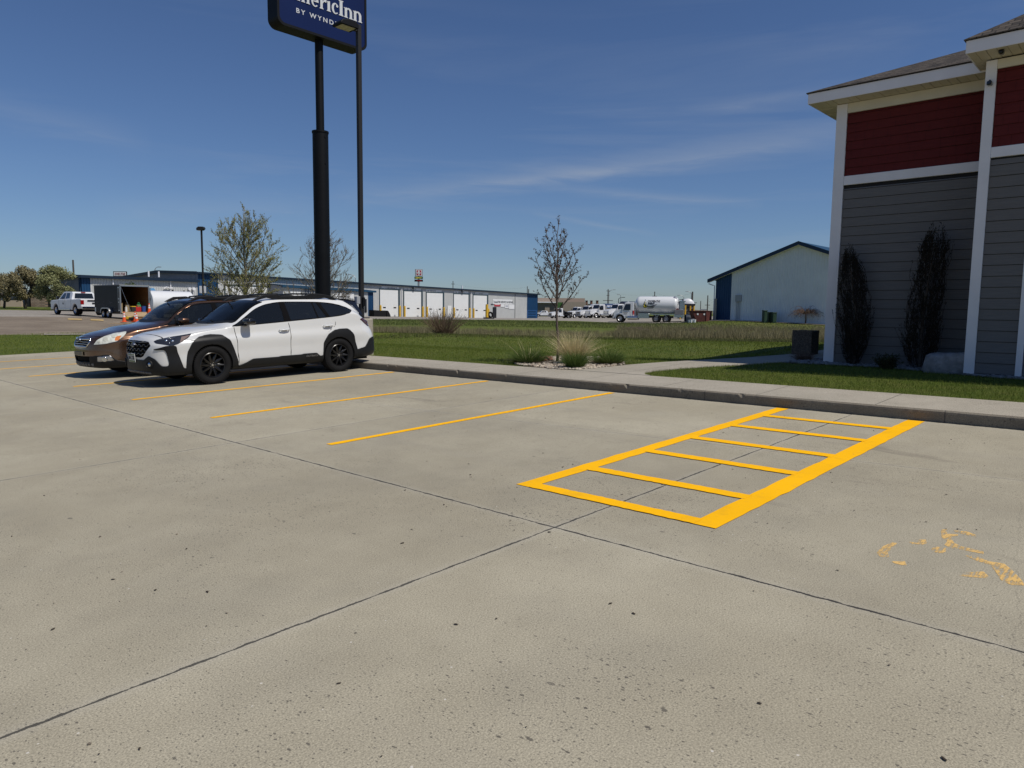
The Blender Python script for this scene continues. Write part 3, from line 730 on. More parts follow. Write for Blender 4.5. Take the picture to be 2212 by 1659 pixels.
RUBBER = pmat('tyre_rubber', (.011, .011, .0115), .85, spec=.2, noise=.2, nscale=10)
DARK = pmat('dark_void', (.008, .008, .008), .9, spec=.1)
TRIMD = pmat('window_trim', (.005, .005, .006), .7, spec=.05)
CHROME = pmat('chrome', (.62, .63, .64), .16, metal=1.0)
SILVER = pmat('silver_metal', (.5, .5, .51), .35, metal=.9)
REDL = pmat('red_lens', (.28, .006, .008), .18, coat=.6); DREDL = pmat('dark_red_lens', (.055, .004, .006), .15, coat=.8)
AMBER = pmat('amber_lens', (.62, .2, .05), .25, coat=.5)
LENS = pmat('clear_lens', (.62, .63, .56), .14, coat=1.0, noise=.25, nscale=14)
DLENS = pmat('smoked_lens', (.022, .024, .03), .08, coat=1.0)
SEATF = pmat('seat_fabric', (.045, .043, .042), .9)
SEATG = pmat('seat_grey', (.20, .19, .17), .9)
BLUEE = pmat('emblem_blue', (.02, .04, .16), .25, coat=.6)
PLATEW = pmat('plate_white', (.62, .63, .60), .4); PLATEG = pmat('plate_green', (.10, .16, .05), .5); INK = pmat('black_ink', (.02, .02, .03), .5)
WHEELB = pmat('black_alloy', (.007, .007, .008), .3, coat=.3)
FADED = pmat('skid_plate', (.10, .10, .105), .5)

def wheel(parent, x, y, r, w_, rimr, side, style, name='wheel'):
    """side +1: outer face towards +y"""
    M = T(x, y, r) @ Matrix.Scale(side, 4, (0, 1, 0)) if side > 0 else T(x, y, r) @ Matrix.Rotation(math.pi, 4, 'Z')
    hw = w_/2
    wt = bpy.data.objects.new(name, None); COL.objects.link(wt); wt.parent = parent; wt.matrix_local = M; wt.empty_display_size = .1
    prof = [(rimr, -hw*.72), (rimr+.02, -hw*.9), (r-.045, -hw), (r-.012, -hw*.86), (r, -hw*.55), (r, -.012), (r-.009, -.006), (r-.009, .006), (r, .012), (r, hw*.36), (r-.008, hw*.4), (r-.008, hw*.46), (r, hw*.5), (r-.002, hw*.62), (r-.012, hw*.86), (r-.03, hw*.97), (r-.05, hw), (rimr+.03, hw*.97), (rimr+.012, hw*.86), (rimr, hw*.75)]
    mb = MB(); mb.lathe(prof, n=56); 
    for i in range(56):
        a = 2*math.pi*i/56
        for s_ in (-1, 1):
            Mx = Matrix.Rotation(a + (.03 if s_ > 0 else 0), 4, 'Y')
            mb.box(r-.012, s_*hw*.55, -.007, r+.003, s_*hw*.93, .012, M=Mx)
    mb.build('tyre', RUBBER, wt, smooth=True, angle=35)
    rm = WHEELB if style == 'black' else SILVER
    mb = MB(); mb.lathe([(rimr+.006, hw*.80), (rimr-.004, hw*.86), (rimr-.014, hw*.84), (rimr-.022, hw*.5), (rimr-.03, -hw*.6)], n=48)
    mb.lathe([(rimr-.03, -hw*.1), (.03, -hw*.1)], n=24)
    ns_ = 10 if style == 'black' else (5 if style == 'silver' else 6)
    for i in range(ns_):
        a = 2*math.pi*i/ns_; Mx = Matrix.Rotation(a, 4, 'Y')
        r0, r1 = .045, rimr-.014
        wa, wb_ = (.018, .026) if style == 'black' else (.03, .042)
        yb, yf0, yf1 = hw*.25, hw*.72, hw*.80
        vs = [(r0, yb, -wa), (r0, yb, wa), (r1, yb, wb_), (r1, yb, -wb_), (r0, yf0-.01, -wa), (r0, yf0-.01, wa), (r1, yf1-.006, wb_*.95), (r1, yf1-.006, -wb_*.35), ((r0+r1)/2, yf0+.004, wa*.3), ((r0+r1)/2, yf0-.012, -wa*1.3)]
        mb.add([Mx @ Vector(p_) for p_ in vs], [(0,1,2,3), (4,9,7,8), (4,8,5), (8,7,6), (5,8,6), (0,4,5,1), (1,5,6,2), (0,3,7,4)])
    mb.cyl((0, hw*.2, 0), (0, hw*.68, 0), .062, .05, 24)
    ro = mb.build('rim', rm, wt, smooth=True, angle=30)
    mb = MB()
    for i in range(5):
        a = 2*math.pi*(i+.5)/5; mb.cyl((.045*math.cos(a), hw*.5, .045*math.sin(a)), (.045*math.cos(a), hw*.74, .045*math.sin(a)), .0085, .007, 8)
    mb.cyl((0, hw*.68, 0), (0, hw*.72, 0), .022, .02, 16)
    mb.build('lug_nuts', CHROME, wt, smooth=True, angle=40)
    return wt

def seat(mb, x, y, mi=0):
    mb.bev(x-.25, y-.25, .32, x+.27, y+.25, .62, .06, mi)
    Mx = T(x-.22, y, .58) @ Matrix.Rotation(R(-14), 4, 'Y')
    mb.bev(-.07, -.25, 0, .08, .25, .58, .06, mi, Mx)
    mb.bev(-.05, -.13, .60, .05, .13, .78, .045, mi, Mx)

def wagon(kind, M, label):
    sp = WHITE if kind == 'white' else BROWN
    V, q, X, mk = body_grid(sp)
    ns_, nr_ = V.shape[:2]
    gu_ = np.gradient(V, axis=0); gv_ = np.gradient(V, axis=1)
    N = np.cross(gu_, gv_); nl = np.linalg.norm(N, axis=2, keepdims=True); N = N/np.maximum(nl, 1e-9)
    ctr = np.array([-1.5, 0, .7]); flip = np.sum(N*(V-ctr), axis=2) < 0; N[flip] *= -1
    N[0] = (1, 0, 0); N[-1] = (-1, 0, 0); N[:, -1] = np.array([0, 0, 1]) if True else 0
    idx = np.arange(ns_*nr_).reshape(ns_, nr_)
    Fh = np.stack([idx[:-1, :-1], idx[:-1, 1:], idx[1:, 1:], idx[1:, :-1]], -1).reshape(-1, 4)
    # orientation: make half shell (+y) face outward
    a_, b_, c_ = V.reshape(-1, 3)[Fh[9000, 0]], V.reshape(-1, 3)[Fh[9000, 1]], V.reshape(-1, 3)[Fh[9000, 2]]
    if np.cross(b_-a_, c_-a_)[1] < 0: Fh = Fh[:, ::-1]
    V1 = V.reshape(-1, 3); N1 = N.reshape(-1, 3)
    qn = np.repeat(q[:, None], nr_, 1).reshape(-1); Xn = np.repeat(X[:, None], nr_, 1).reshape(-1); jn = np.tile(np.arange(nr_), ns_)
    fc = V1[Fh].mean(1); fq = qn[Fh].mean(1); fX = Xn[Fh].mean(1); fj = jn[Fh].mean(1)
    fx, fy, fz = fc.T
    cls = np.zeros(len(Fh), int)                     # 0 paint
    NAMES = ['body']
    def setc(mask, name, only=None):
        if name not in NAMES: NAMES.append(name)
        k = NAMES.index(name); cls[mask if only is None else (mask & only)] = k
    wb = sp['wb']; side = fj < mk[7]; rr = .385 if kind == 'white' else .372; rz = sp['tyre']
    white = kind == 'white'
    # glazing
    if white:
        DLO = [(-.43,1.05),(-.98,1.070),(-1.52,1.100),(-2.29,1.145),(-2.58,1.16),(-2.87,1.195),(-3.08,1.238),(-3.19,1.30),(-3.08,1.362),(-2.93,1.41),(-2.74,1.455),(-2.55,1.483),(-2.33,1.497),(-2.0,1.509),(-1.6,1.510),(-1.38,1.500),(-1.18,1.476),(-.96,1.41),(-.75,1.293),(-.56,1.163)]
        b1 = [(-1.53,1.0),(-1.68,1.0),(-1.60,1.60),(-1.50,1.60)]; b2 = [(-2.30,1.0),(-2.33,1.0),(-2.235,1.6),(-2.215,1.6)]; b3 = [(-2.58,1.0),(-2.66,1.0),(-2.36,1.6),(-2.28,1.6)]; b0 = [(-.74,1.0),(-.76,1.0),(-.76,1.6),(-.74,1.6)]
    else:
        DLO = [(-.36,1.04),(-.98,1.065),(-1.52,1.095),(-2.29,1.135),(-2.58,1.155),(-2.87,1.185),(-3.05,1.24),(-3.14,1.31),(-3.05,1.38),(-2.93,1.42),(-2.74,1.46),(-2.33,1.498),(-2.0,1.515),(-1.6,1.516),(-1.25,1.505),(-1.03,1.465),(-.85,1.385),(-.68,1.27),(-.50,1.15)]
        b1 = [(-1.48,1.0),(-1.62,1.0),(-1.54,1.60),(-1.44,1.60)]; b2 = [(-2.34,1.0),(-2.37,1.0),(-2.29,1.6),(-2.26,1.6)]; b3 = [(-2.50,1.0),(-2.60,1.0),(-2.42,1.6),(-2.32,1.6)]; b0 = [(-.60,1.0),(-.62,1.0),(-.62,1.6),(-.60,1.6)]
    dlo = side & (fj > mk[5]) & inpoly(fx, fz, DLO)
    c0 = np.mean(DLO, axis=0); inner = [((p_[0]-c0[0])*.988+c0[0], (p_[1]-c0[1])*.91+c0[1]) for p_ in DLO]
    g_ = dlo & inpoly(fx, fz, inner)
    bars = np.zeros(len(Fh), bool)
    for bb in (b0, b1, b2, b3): bars |= inpoly(fx, fz, bb)
    setc(dlo, 'window_trim'); glass = g_ & ~bars
    setc(glass & (fx > -1.6), 'front_window'); setc(glass & (fx <= -1.6) & (fx > -2.45), 'rear_window'); setc(glass & (fx <= -2.45), 'quarter_window')
    top = fj > mk[8]-1
    yw = fy
    cowl = (-.30 if white else -.29) - .20*(yw/.75)**2; head = (-1.10 if white else -.99) - .06*(yw/.7)**2
    ws = top & (fX < cowl) & (fX > head)
    setc(ws, 'windscreen')
    edge = top & (fX < cowl+.035) & (fX > cowl-.05) ; setc(edge, 'cowl_trim')
    ed2 = (fj > mk[8]-2) & (fj < mk[8]+1.2) & (fX < cowl) & (fX > head-.02); setc(ed2, 'window_trim')
    rg = top & (fX < -3.12) & (fX > -3.44); setc(rg, 'rear_screen')
    # door seams, hood seams
    def seg_mask(pts, wd, m0):
        r_ = np.zeros(len(Fh), bool)
        for (x1, z1), (x2, z2) in zip(pts[:-1], pts[1:]):
            L_ = math.hypot(x2-x1, z2-z1); t = np.clip(((fx-x1)*(x2-x1)+(fz-z1)*(z2-z1))/L_**2, 0, 1)
            r_ |= np.hypot(fx-x1-t*(x2-x1), fz-z1-t*(z2-z1)) < wd
        return r_ & m0
    paint = cls == 0
    low = side & (fj < mk[6])
    seams = seg_mask([(-.46,1.04),(-.50,.75),(-.51,.35)], .006, low) | seg_mask([(-1.60,1.09),(-1.63,.97),(-1.61,.42)], .006, low) | seg_mask([(-2.62,1.16),(-2.70,1.07),(-2.69,.99),(-2.50,.86)], .006, low)
    setc(seams & (fx > -1.0), 'front_door_gap', paint); setc(seams & (fx <= -1.0) & (fx > -2.0), 'middle_door_gap', paint); setc(seams & (fx <= -2.0), 'rear_door_gap', paint)
    doorF = low & inpoly(fx, fz, [(-.51,.35),(-.50,.75),(-.46,1.06),(-1.60,1.12),(-1.63,.97),(-1.61,.35)]) & paint & ~seams
    doorR = low & inpoly(fx, fz, [(-1.61,.35),(-1.63,.97),(-1.60,1.12),(-2.62,1.18),(-2.70,1.07),(-2.69,.99),(-2.50,.86),(-2.30,.60),(-2.25,.35)]) & paint & ~seams
    setc(doorF, 'front_door'); setc(doorR, 'rear_door')
    paint = cls == 0
    if white:
        hood_e = (fj > mk[6]+6) & (fX < .93) & (fX > -.32)
        hs = (np.abs(fj-(mk[6]+7)) < .7) & (fX < .9) & (fX > -.3); hs |= (fj > mk[6]+6) & (np.abs(fX-(.93-.10*(fy/.8)**2)) < .007)
    else:
        hood_e = (fj > mk[6]+6) & (fX < 1.02) & (fX > -.30)
        hs = (np.abs(fj-(mk[6]+7)) < .7) & (fX < .95) & (fX > -.3); hs |= (fj > mk[6]+6) & (np.abs(fX-(1.0-.22*(fy/.8)**2)) < .007)
    setc(hood_e & paint, 'hood'); setc(hs & paint, 'hood_gap')
    front = fX > .05
    qa = np.abs(fq)
    if white:
        BLK = [(-.1,.1),(-.1,.503),(.39,.494),(.548,.574),(.685,.521),(.811,.383),(.906,.383),(.927,.443),(.895,.633),(.864,.681),(.695,.682),(.655,.695),(.72,.705),(.885,.752),(1.043,.752),(1.159,.34),(1.275,.325),(1.46,.325),(1.46,.1)]
        setc(front & inpoly(fq, fz, BLK), 'bumper_cladding')
        GR = [(-.1,.842),(.39,.838),(.516,.824),(.585,.758),(.379,.565),(.29,.535),(-.1,.535)]
        setc(front & inpoly(fq, fz, GR), 'grille')
        HL = [(.632,.838),(.748,.873),(.948,.910),(1.306,.955),(1.233,.88),(1.053,.768),(.959,.755),(.685,.798)]
        setc(front & inpoly(fq, fz, HL), 'headlight')
        hs2 = front & (fj < mk[6]) & (np.abs(fz-(.86-.12*(fq-1.1))) < .005) & (fq > 1.2) & (fq < 1.50); setc(hs2 & (fq < 1.38), 'bumper_gap', cls == 0)
        # arch cladding and sills
        FA = [(.49,.1),(.475,.45),(.44,.63),(.36,.785),(.22,.892),(.03,.93),(-.2,.912),(-.36,.80),(-.44,.6),(-.49,.40),(-.53,.1)]
        RA = [(.41,.1),(.40,.39),(.365,.657),(.255,.817),(.075,.905),(-.225,.918),(-.305,.868),(-.395,.769),(-.415,.65),(-.475,.44),(-.50,.1)]
        SL = [(-.48,.1),(-.48,.30),(-.64,.349),(-.78,.416),(-1.61,.43),(-2.19,.446),(-2.27,.374),(-2.40,.384),(-2.40,.1)]
        RB = [(-3.20,.1),(-3.20,.45),(-3.44,.494),(-3.58,.66),(-3.70,.70),(-4.2,.70),(-4.2,.1)]
        TL = [(-3.34,1.105),(-3.53,1.145),(-3.80,1.10),(-3.80,.93),(-3.60,.94),(-3.50,1.0)]
    else:
        BLK = [(-.1,.1),(-.1,.335),(.45,.345),(.475,.458),(.8,.484),(.894,.483),(1.02,.371),(1.126,.348),(1.40,.345),(1.40,.1)]
        setc(front & inpoly(fq, fz, BLK), 'bumper_cladding')
        setc(front & inpoly(fq, fz, [(-.1,.455),(.473,.458),(.45,.345),(-.1,.335)]), 'air_intake')
        setc(front & inpoly(fq, fz, [(.642,.456),(.81,.470),(.894,.476),(.985,.365),(.747,.347),(.631,.349)]), 'fog_surround')
        setc(front & inpoly(fq, fz, [(-.1,.835),(.40,.822),(.50,.80),(.40,.65),(-.1,.635)]), 'grille')
        setc(front & inpoly(fq, fz, [(.568,.69),(.631,.785),(.757,.858),(.947,.915),(1.178,.946),(1.115,.849),(1.02,.759),(.8,.707)]), 'headlight')
        setc(front & inpoly(fq, fz, [(.968,.85),(1.073,.87),(1.041,.775),(.968,.764)]), 'turn_signal')
        pass
        FA = [(.40,.1),(.40,.32),(.36,.1)]; RA = FA
        SL = [(-.42,.1),(-.42,.30),(-.55,.33),(-2.20,.36),(-2.36,.33),(-2.36,.1)]
        RB = [(-3.15,.1),(-3.15,.40),(-3.5,.45),(-4.2,.45),(-4.2,.1)]
        TL = [(-3.32,1.105),(-3.5,1.145),(-3.80,1.10),(-3.80,.85),(-3.60,.85),(-3.50,.95)]
    lowz = fj < mk[6]+4
    setc(lowz & inpoly(fx, fz, SL), 'sill_cladding'); setc(lowz & inpoly(fx, fz, RB), 'rear_bumper'); setc(lowz & inpoly(fx, fz, TL), 'tail_light')
    fa = lowz & (fX < .6) & inpoly(fx, fz, FA) & (fy > .3); ra = lowz & inpoly(fx+wb, fz, RA) & (fy > .3)
    
    if white: setc(fa | ra, 'wheel_arch_trim')
    hole = (np.hypot(fx, (fz-rz)) < rr) | (np.hypot(fx+wb, fz-rz) < rr) | ((np.abs(fx) < rr-.01) & (fz < rz)) | ((np.abs(fx+wb) < rr-.01) & (fz < rz))
    hole &= (fy > .35) & (fj < mk[5]+2)
    cls[hole] = -1
    # smooth the outlines between the classes (the grid would leave them stepped)
    cg = cls.reshape(ns_-1, nr_-1); E = []
    d0 = cg[:, 1:] != cg[:, :-1]; i_, j_ = np.nonzero(d0); E.append(np.stack([idx[i_, j_+1], idx[i_+1, j_+1]], 1))
    d1 = cg[1:, :] != cg[:-1, :]; i_, j_ = np.nonzero(d1); E.append(np.stack([idx[i_+1, j_], idx[i_+1, j_+1]], 1)); E = np.concatenate(E)
    deg = np.bincount(E.ravel(), minlength=len(V1)); mv = deg == 2; V1 = V1.copy()
    for _ in range(9):
        acc = np.zeros_like(V1); np.add.at(acc, E[:, 0], V1[E[:, 1]]); np.add.at(acc, E[:, 1], V1[E[:, 0]]); V1[mv] = V1[mv]*.45 + acc[mv]*.275
    root = thing('parked_car', label, 'car', M)
    Vf, Nf = V1, N1
    pm = WPAINT if white else BPAINT
    # part: (material, outward offset, thickness, both sides in one mesh?)
    spec = {'body': (pm, 0, 0), 'hood': (pm, 0.0, 0), 'front_door': (pm, 0.0, 0), 'rear_door': (pm, 0.0, 0), 'bumper_gap': (DARK, -.006, 0), 'front_door_gap': (DARK, -.006, 0), 'middle_door_gap': (DARK, -.006, 0), 'rear_door_gap': (DARK, -.006, 0), 'hood_gap': (DARK, -.006, 0), 'window_trim': (TRIMD, .003, 0), 'front_window': (SGLASS, -.004, 0),
            'rear_window': (DGLASS, -.004, 0), 'quarter_window': (DGLASS, -.004, 0), 'windscreen': (GLASS, -.002, 0), 'rear_screen': (DGLASS, 0, 0), 'cowl_trim': (BLACKPL, .001, 0),
            'bumper_cladding': (BLACKPL, .014, .03), 'grille': (DARK, -.035, 0), 'headlight': (DLENS if white else LENS, .004, 0), 'turn_signal': (AMBER, .006, 0), 'sill_cladding': (BLACKPL, .016, .03), 'rear_bumper': (BLACKPL, .012, .03),
            'wheel_arch_trim': (BLACKPL if white else pm, .014 if white else .004, .03), 'tail_light': (DREDL if white else REDL, .008, .01), 'air_intake': (DARK, -.03, 0), 'fog_surround': (SILVER, .004, .01)}
    perside = ('front_door_gap', 'middle_door_gap', 'rear_door_gap', 'bumper_gap', 'front_door', 'rear_door', 'front_window', 'rear_window', 'quarter_window', 'headlight', 'turn_signal', 'sill_cladding', 'tail_light', 'fog_surround', 'wheel_arch_trim')
    made = {}
    for k, nm in enumerate(NAMES):
        f = Fh[cls == k]
        if len(f) == 0: continue
        mt, off, th = spec[nm]
        sets = [f]
        if nm == 'wheel_arch_trim':
            c_ = V1[f].mean(1)[:, 0]; sets = [f[c_ > -1.3], f[c_ <= -1.3]]
            if not white: continue
        for f_ in sets:
            used, inv = np.unique(f_, return_inverse=True); inv = inv.reshape(-1, 4)
            Vl = Vf[used] + Nf[used]*off; Vr = Vl*np.array([1, -1, 1])
            if nm in perside:
                for VV_, FF_ in ((Vl, inv), (Vr, inv[:, ::-1])):
                    o_ = npmesh(nm, VV_, FF_, mt, root, smooth=True)
                    if th: md = o_.modifiers.new('thickness', 'SOLIDIFY'); md.thickness = th; md.offset = -1
                    made.setdefault(nm, []).append(o_)
            else:
                o_ = npmesh(nm, np.r_[Vl, Vr], np.r_[inv, inv[:, ::-1]+len(Vl)], mt, root, smooth=True)
                bmz = o_.modifiers.new('weld', 'WELD'); bmz.merge_threshold = .0005
                if th: md = o_.modifiers.new('thickness', 'SOLIDIFY'); md.thickness = th; md.offset = -1
                made.setdefault(nm, []).append(o_)
    if not white:
        f = Fh[(cls == NAMES.index('wheel_arch_trim'))] if 'wheel_arch_trim' in NAMES else Fh[:0]
        if len(f):
            used, inv = np.unique(f, return_inverse=True); inv = inv.reshape(-1, 4); Vl = Vf[used]
            npmesh('arch_lips', np.r_[Vl, Vl*np.array([1, -1, 1])], np.r_[inv, inv[:, ::-1]+len(Vl)], pm, root, smooth=True)
    # underbody, wheel housings
    mb = MB(); mb.box(-3.6, -.70, .22, .75, .70, .34)
    for xx in (0, -wb):
        for s_ in (1, -1):
            Mx = T(xx, 0, rz)
            n_ = 20; vs = []
            for i in range(n_+1):
                a = math.pi*i/n_ ; a = a*1.16-.25
                vs += [(xx+rr*1.01*math.cos(a), s_*.905*(.98), rz+rr*1.01*math.sin(a)), (xx+rr*1.01*math.cos(a), s_*.55, rz+rr*1.01*math.sin(a))]
            mb.add(vs, [(2*i, 2*i+1, 2*i+3, 2*i+2) for i in range(n_)])
            mb.box(xx-rr, s_*.50, .25, xx+rr, s_*.56, rz+rr)
    mb.build('underbody', DARK, root)
    # cabin
    mb = MB(); seat(mb, -1.25, .37); seat(mb, -1.25, -.37); seat(mb, -2.15, .38); seat(mb, -2.15, -.38)
    mb.build('seats', SEATF if white else SEATG, root, smooth=True, angle=30)
    mb = MB(); mb.bev(-.95, -.74, .72, -.42, .74, 1.02, .06); mb.box(-3.3, -.8, .30, -.4, .8, .36); mb.bev(-.98, .2, .98, -.7, .55, 1.08, .03)
    mb.build('dashboard', SEATF, root, smooth=True, angle=30)
    mb = MB(); ring = [(math.cos(2*math.pi*i/20)*.18, math.sin(2*math.pi*i/20)*.18) for i in range(21)]
    Ms = T(-.98, .37, .96) @ Matrix.Rotation(R(-65), 4, 'Y')
    mb.tube([Ms @ Vector((a, b, 0)) for a, b in ring], .014, 6); mb.cyl(Ms @ Vector((-.18, 0, 0)), Ms @ Vector((.18, 0, 0)), .014, n=6)
    mb.build('steering_wheel', BLACKPL, root, smooth=True)
    mb = MB(); mb.bev(-.90, -.12, 1.40, -.86, .12, 1.46, .012)
    mb.cyl((-.85, 0, 1.45), (-.80, 0, 1.52), .012); mb.build('rear_view_mirror', BLACKPL, root, smooth=True, angle=30)
    # roof rails
    rp = [(-.98,1.535),(-1.10,1.60),(-1.2,1.645),(-1.48,1.655),(-1.60,1.622),(-2.14,1.626),(-2.26,1.672),(-2.55,1.652),(-2.76,1.610),(-2.92,1.535),(-2.80,1.53),(-2.62,1.575),(-2.48,1.555),(-1.42,1.558),(-1.28,1.59),(-1.16,1.56),(-1.06,1.53)]
    dz = 0 if white else .01
    for s_ in (1, -1):
        mb = MB(); mb.prism([(a, b+dz) for a, b in rp], s_*.615, s_*.672)
        o_ = mb.build('roof_rail', BLACKPL, root); bv = o_.modifiers.new('bevel', 'BEVEL'); bv.width = .010; bv.segments = 2
    mb = MB(); mb.tube([(-1.55, -.60, 1.655), (-1.5, 0, 1.665), (-1.55, .60, 1.655)], .018, 6); mb.tube([(-2.25, -.60, 1.655), (-2.22, 0, 1.668), (-2.25, .60, 1.655)], .018, 6)
    mb.build('cross_bars', BLACKPL, root, smooth=True)
    # spoiler
    mb = MB(); mb.prism([(-3.02, 1.555), (-3.20, 1.535), (-3.42, 1.50), (-3.43, 1.475), (-3.24, 1.48), (-3.06, 1.50)], -.60, .60)
    for s_ in (1, -1): mb.add([(-3.05, s_*.66, 1.515), (-3.40, s_*.63, 1.48), (-3.52, s_*.72, 1.19), (-3.45, s_*.74, 1.19), (-3.25, s_*.72, 1.40), (-3.38, s_*.58, 1.48)], [(0, 1, 2, 3, 4)])
    o_ = mb.build('spoiler', GLOSSBLK if white else pm, root)
    # mirrors
    for s_ in (1, -1):
        mb = MB(); mb.bev(-.80, .90, 1.075, -.60, 1.115, 1.20, .035); mb.v = [(x_ + (.0 if y_ < 1 else -.02), y_, z_) for x_, y_, z_ in mb.v]
        mb.v = [(x_, s_*y_, z_) for x_, y_, z_ in mb.v]
        if s_ < 0: mb.f = [f_[::-1] for f_ in mb.f]
        o_ = mb.build('wing_mirror', GLOSSBLK if white else pm, root, smooth=True); sb = o_.modifiers.new('round', 'SUBSURF'); sb.levels = sb.render_levels = 2
        mb = MB(); mb.bev(-.72, min(s_*.82, s_*.97), 1.05, -.62, max(s_*.82, s_*.97), 1.10, .018); mb.build('bracket', GLOSSBLK, o_, smooth=True, angle=40)
        # door handles
        for nm, hx, hz in (('front_door', -1.49, .945), ('rear_door', -2.50, .990)):
            d_ = [p_ for p_ in made[nm]][0 if s_ > 0 else 1]
            mb = MB(); pts = [(hx+.115, s_*.905, hz-.002), (hx+.09, s_*.935, hz), (hx, s_*.945, hz+.003), (hx-.09, s_*.935, hz+.004), (hx-.115, s_*.905, hz+.003)]
            mb.tube(pts, [.010, .014, .015, .014, .010], 8); mb.build('handle', pm, d_, smooth=True)
            mb = MB(); vs = [(hx + .075*math.cos(2*math.pi*i/16), s_*.9165, hz-.004 + .024*math.sin(2*math.pi*i/16)) for i in range(16)]
            mb.add(vs, [tuple(range(16))]); mb.build('handle_recess', pmat('recess_shade', (.50, .50, .49), .5) if white else DARK, d_)
    # front furniture
    def onsurf(qq, zz, off=.0, s_=1):
        i = int(np.argmin(np.abs(q-abs(qq)))); j = int(np.argmin(np.abs(V[i, :mk[6], 2]-zz))); p_ = V[i, j] + N[i, j]*off; return Vector((p_[0], s_*p_[1], p_[2])), Vector((N[i, j][0], s_*N[i, j][1], N[i, j][2]))
    gl = made['grille'][0]
    mb = MB()
    if white:
        zs_ = (.60, .68, .76)
        for z_ in zs_:
            pts = []
            for k in range(-28, 29):
                qq = k*.021; lim = .38 + (z_-.565)*1.0
                if abs(qq) > min(lim, .55): continue
                p_, n_ = onsurf(qq, z_ + .016*(1 if (k//4) % 2 == 0 else -1), -.008, 1 if k >= 0 else -1); pts.append(p_)
            mb.tube(pts, .009, 5)
        pts = [onsurf(k*.025, .815, -.004, 1 if k >= 0 else -1)[0] for k in range(-20, 21)]; mb.tube(pts, .012, 5)
        mb.build('grille_bars', GLOSSBLK, gl, smooth=True)
    else:
        for z_ in (.665, .705, .748, .79):
            lim = .37 + (z_-.64)*.6
            pts = [onsurf(lim*k/14, z_ + .0, -.004, 1 if k >= 0 else -1)[0] for k in range(-14, 15)]; mb.tube(pts, .0085, 5)
        top_ = [onsurf(.47*k/14, .822 - .012*(abs(k)/14), .004, 1 if k >= 0 else -1)[0] for k in range(-14, 15)]
        mb.tube(top_, .019, 8)
        for s_ in (1, -1):
            mb.tube([onsurf(.47, .81, .004, s_)[0], onsurf(.44, .72, .004, s_)[0], onsurf(.375, .645, .004, s_)[0]], .015, 8)
        mb.tube([onsurf(.375*k/14, .645, .004, 1 if k >= 0 else -1)[0] for k in range(-14, 15)], .013, 8)
        mb.build('grille_bars', CHROME, gl, smooth=True)
    # emblem
    ez = .762 if white else .785; p_, n_ = onsurf(0.0, ez, .012)
    xo = p_.x + (.012 if white else .012)
    mb = MB(); Mx = T(xo, 0, ez)
    el = [(.078*math.cos(2*math.pi*i/28), .043*math.sin(2*math.pi*i/28)) for i in range(28)]
    mb.prism(el, -.02, .010, M=Mx, axis='x', mi=0); mb.prism([(a*.82, b*.78) for a, b in el], .0101, .014, M=Mx, axis='x', mi=1)
    for (a, b, r_) in ((.035, .008, .013), (-.005, .018, .007), (.012, -.014, .007), (-.02, -.003, .007), (-.042, .004, .007), (-.035, -.016, .007)):
        st_ = []
        for k in range(8): rr_ = r_ if k % 2 == 0 else r_*.35; st_.append((a+rr_*math.cos(math.pi*k/4), b+rr_*math.sin(math.pi*k/4)))
        mb.prism(st_, .0141, .017, M=Mx, axis='x', mi=0)
    mb.build('emblem', [CHROME, BLUEE], root)
    if white:
        p_, n_ = onsurf(.05, .52, .012)
        Mp = T(p_.x+.018, -.04, .525) @ Matrix.Rotation(R(4), 4, 'Y')
        mb = MB(); mb.bev(-.006, -.155, -.08, .004, .155, .08, .004, 0); mb.box(.0041, -.14, -.073, .0052, .14, -.048, 1); mb.box(.0041, -.14, .050, .0052, .14, .068, 1)
        pl = mb.build('licence_plate', [PLATEW, PLATEG], root, M=Mp)
        Mt = Matrix(((0, 0, 1, .006), (1, 0, 0, 0), (0, 1, 0, -.030), (0, 0, 0, 1)))
        text_mesh('MAZ 207', .098, INK, 'plate_number', pl, Mt, .001, .74, .002, 'CENTER')
        for s_ in (1, -1):
            p_, n_ = onsurf(.56, .42, .02, s_)
            Mx = Matrix.Translation(p_) @ n_.to_track_quat('Y', 'Z').to_matrix().to_4x4()
            mb = MB(); mb.lathe([(.085, -.03), (.078, .012), (.055, .016), (.045, -.01)], Mx, 24); fo = mb.build('fog_light', BLACKPL, root, smooth=True, angle=40)
            mb = MB(); mb.lathe([(.046, -.008), (.035, .008), (0, .012)], Mx, 20); mb.build('lens', CHROME, fo, smooth=True)
        for i, hl in enumerate(made['headlight']):
            s_ = 1 if i == 0 else -1; mb = MB()
            for qq, z_, r_ in ((.86, .845, .024), (.97, .835, .027), (.93, .80, .012)):
                p_, n_ = onsurf(qq, z_, .006, s_); Mx = Matrix.Translation(p_) @ n_.to_track_quat('Y', 'Z').to_matrix().to_4x4(); mb.lathe([(r_, -.006), (r_*.8, .002), (0, .004)], Mx, 12)
            mb.tube([onsurf(a, b, .008, s_)[0] for a, b in ((.70, .855), (.85, .88), (1.0, .905))], .005, 5)
            mb.build('lamp', CHROME, hl, smooth=True)
            mb = MB(); pp = [onsurf(a, b, .008, s_)[0] for a, b in ((1.10, .905), (1.27, .943), (1.22, .885), (1.10, .80))]
            mb.add(pp, [(0, 1, 2, 3)] if s_ < 0 else [(3, 2, 1, 0)]); mb.build('side_marker', pmat('marker_lens', (.055, .009, .005), .2, coat=.6), hl)
        # skid strip with notches, lettering, wheels
        mb = MB()
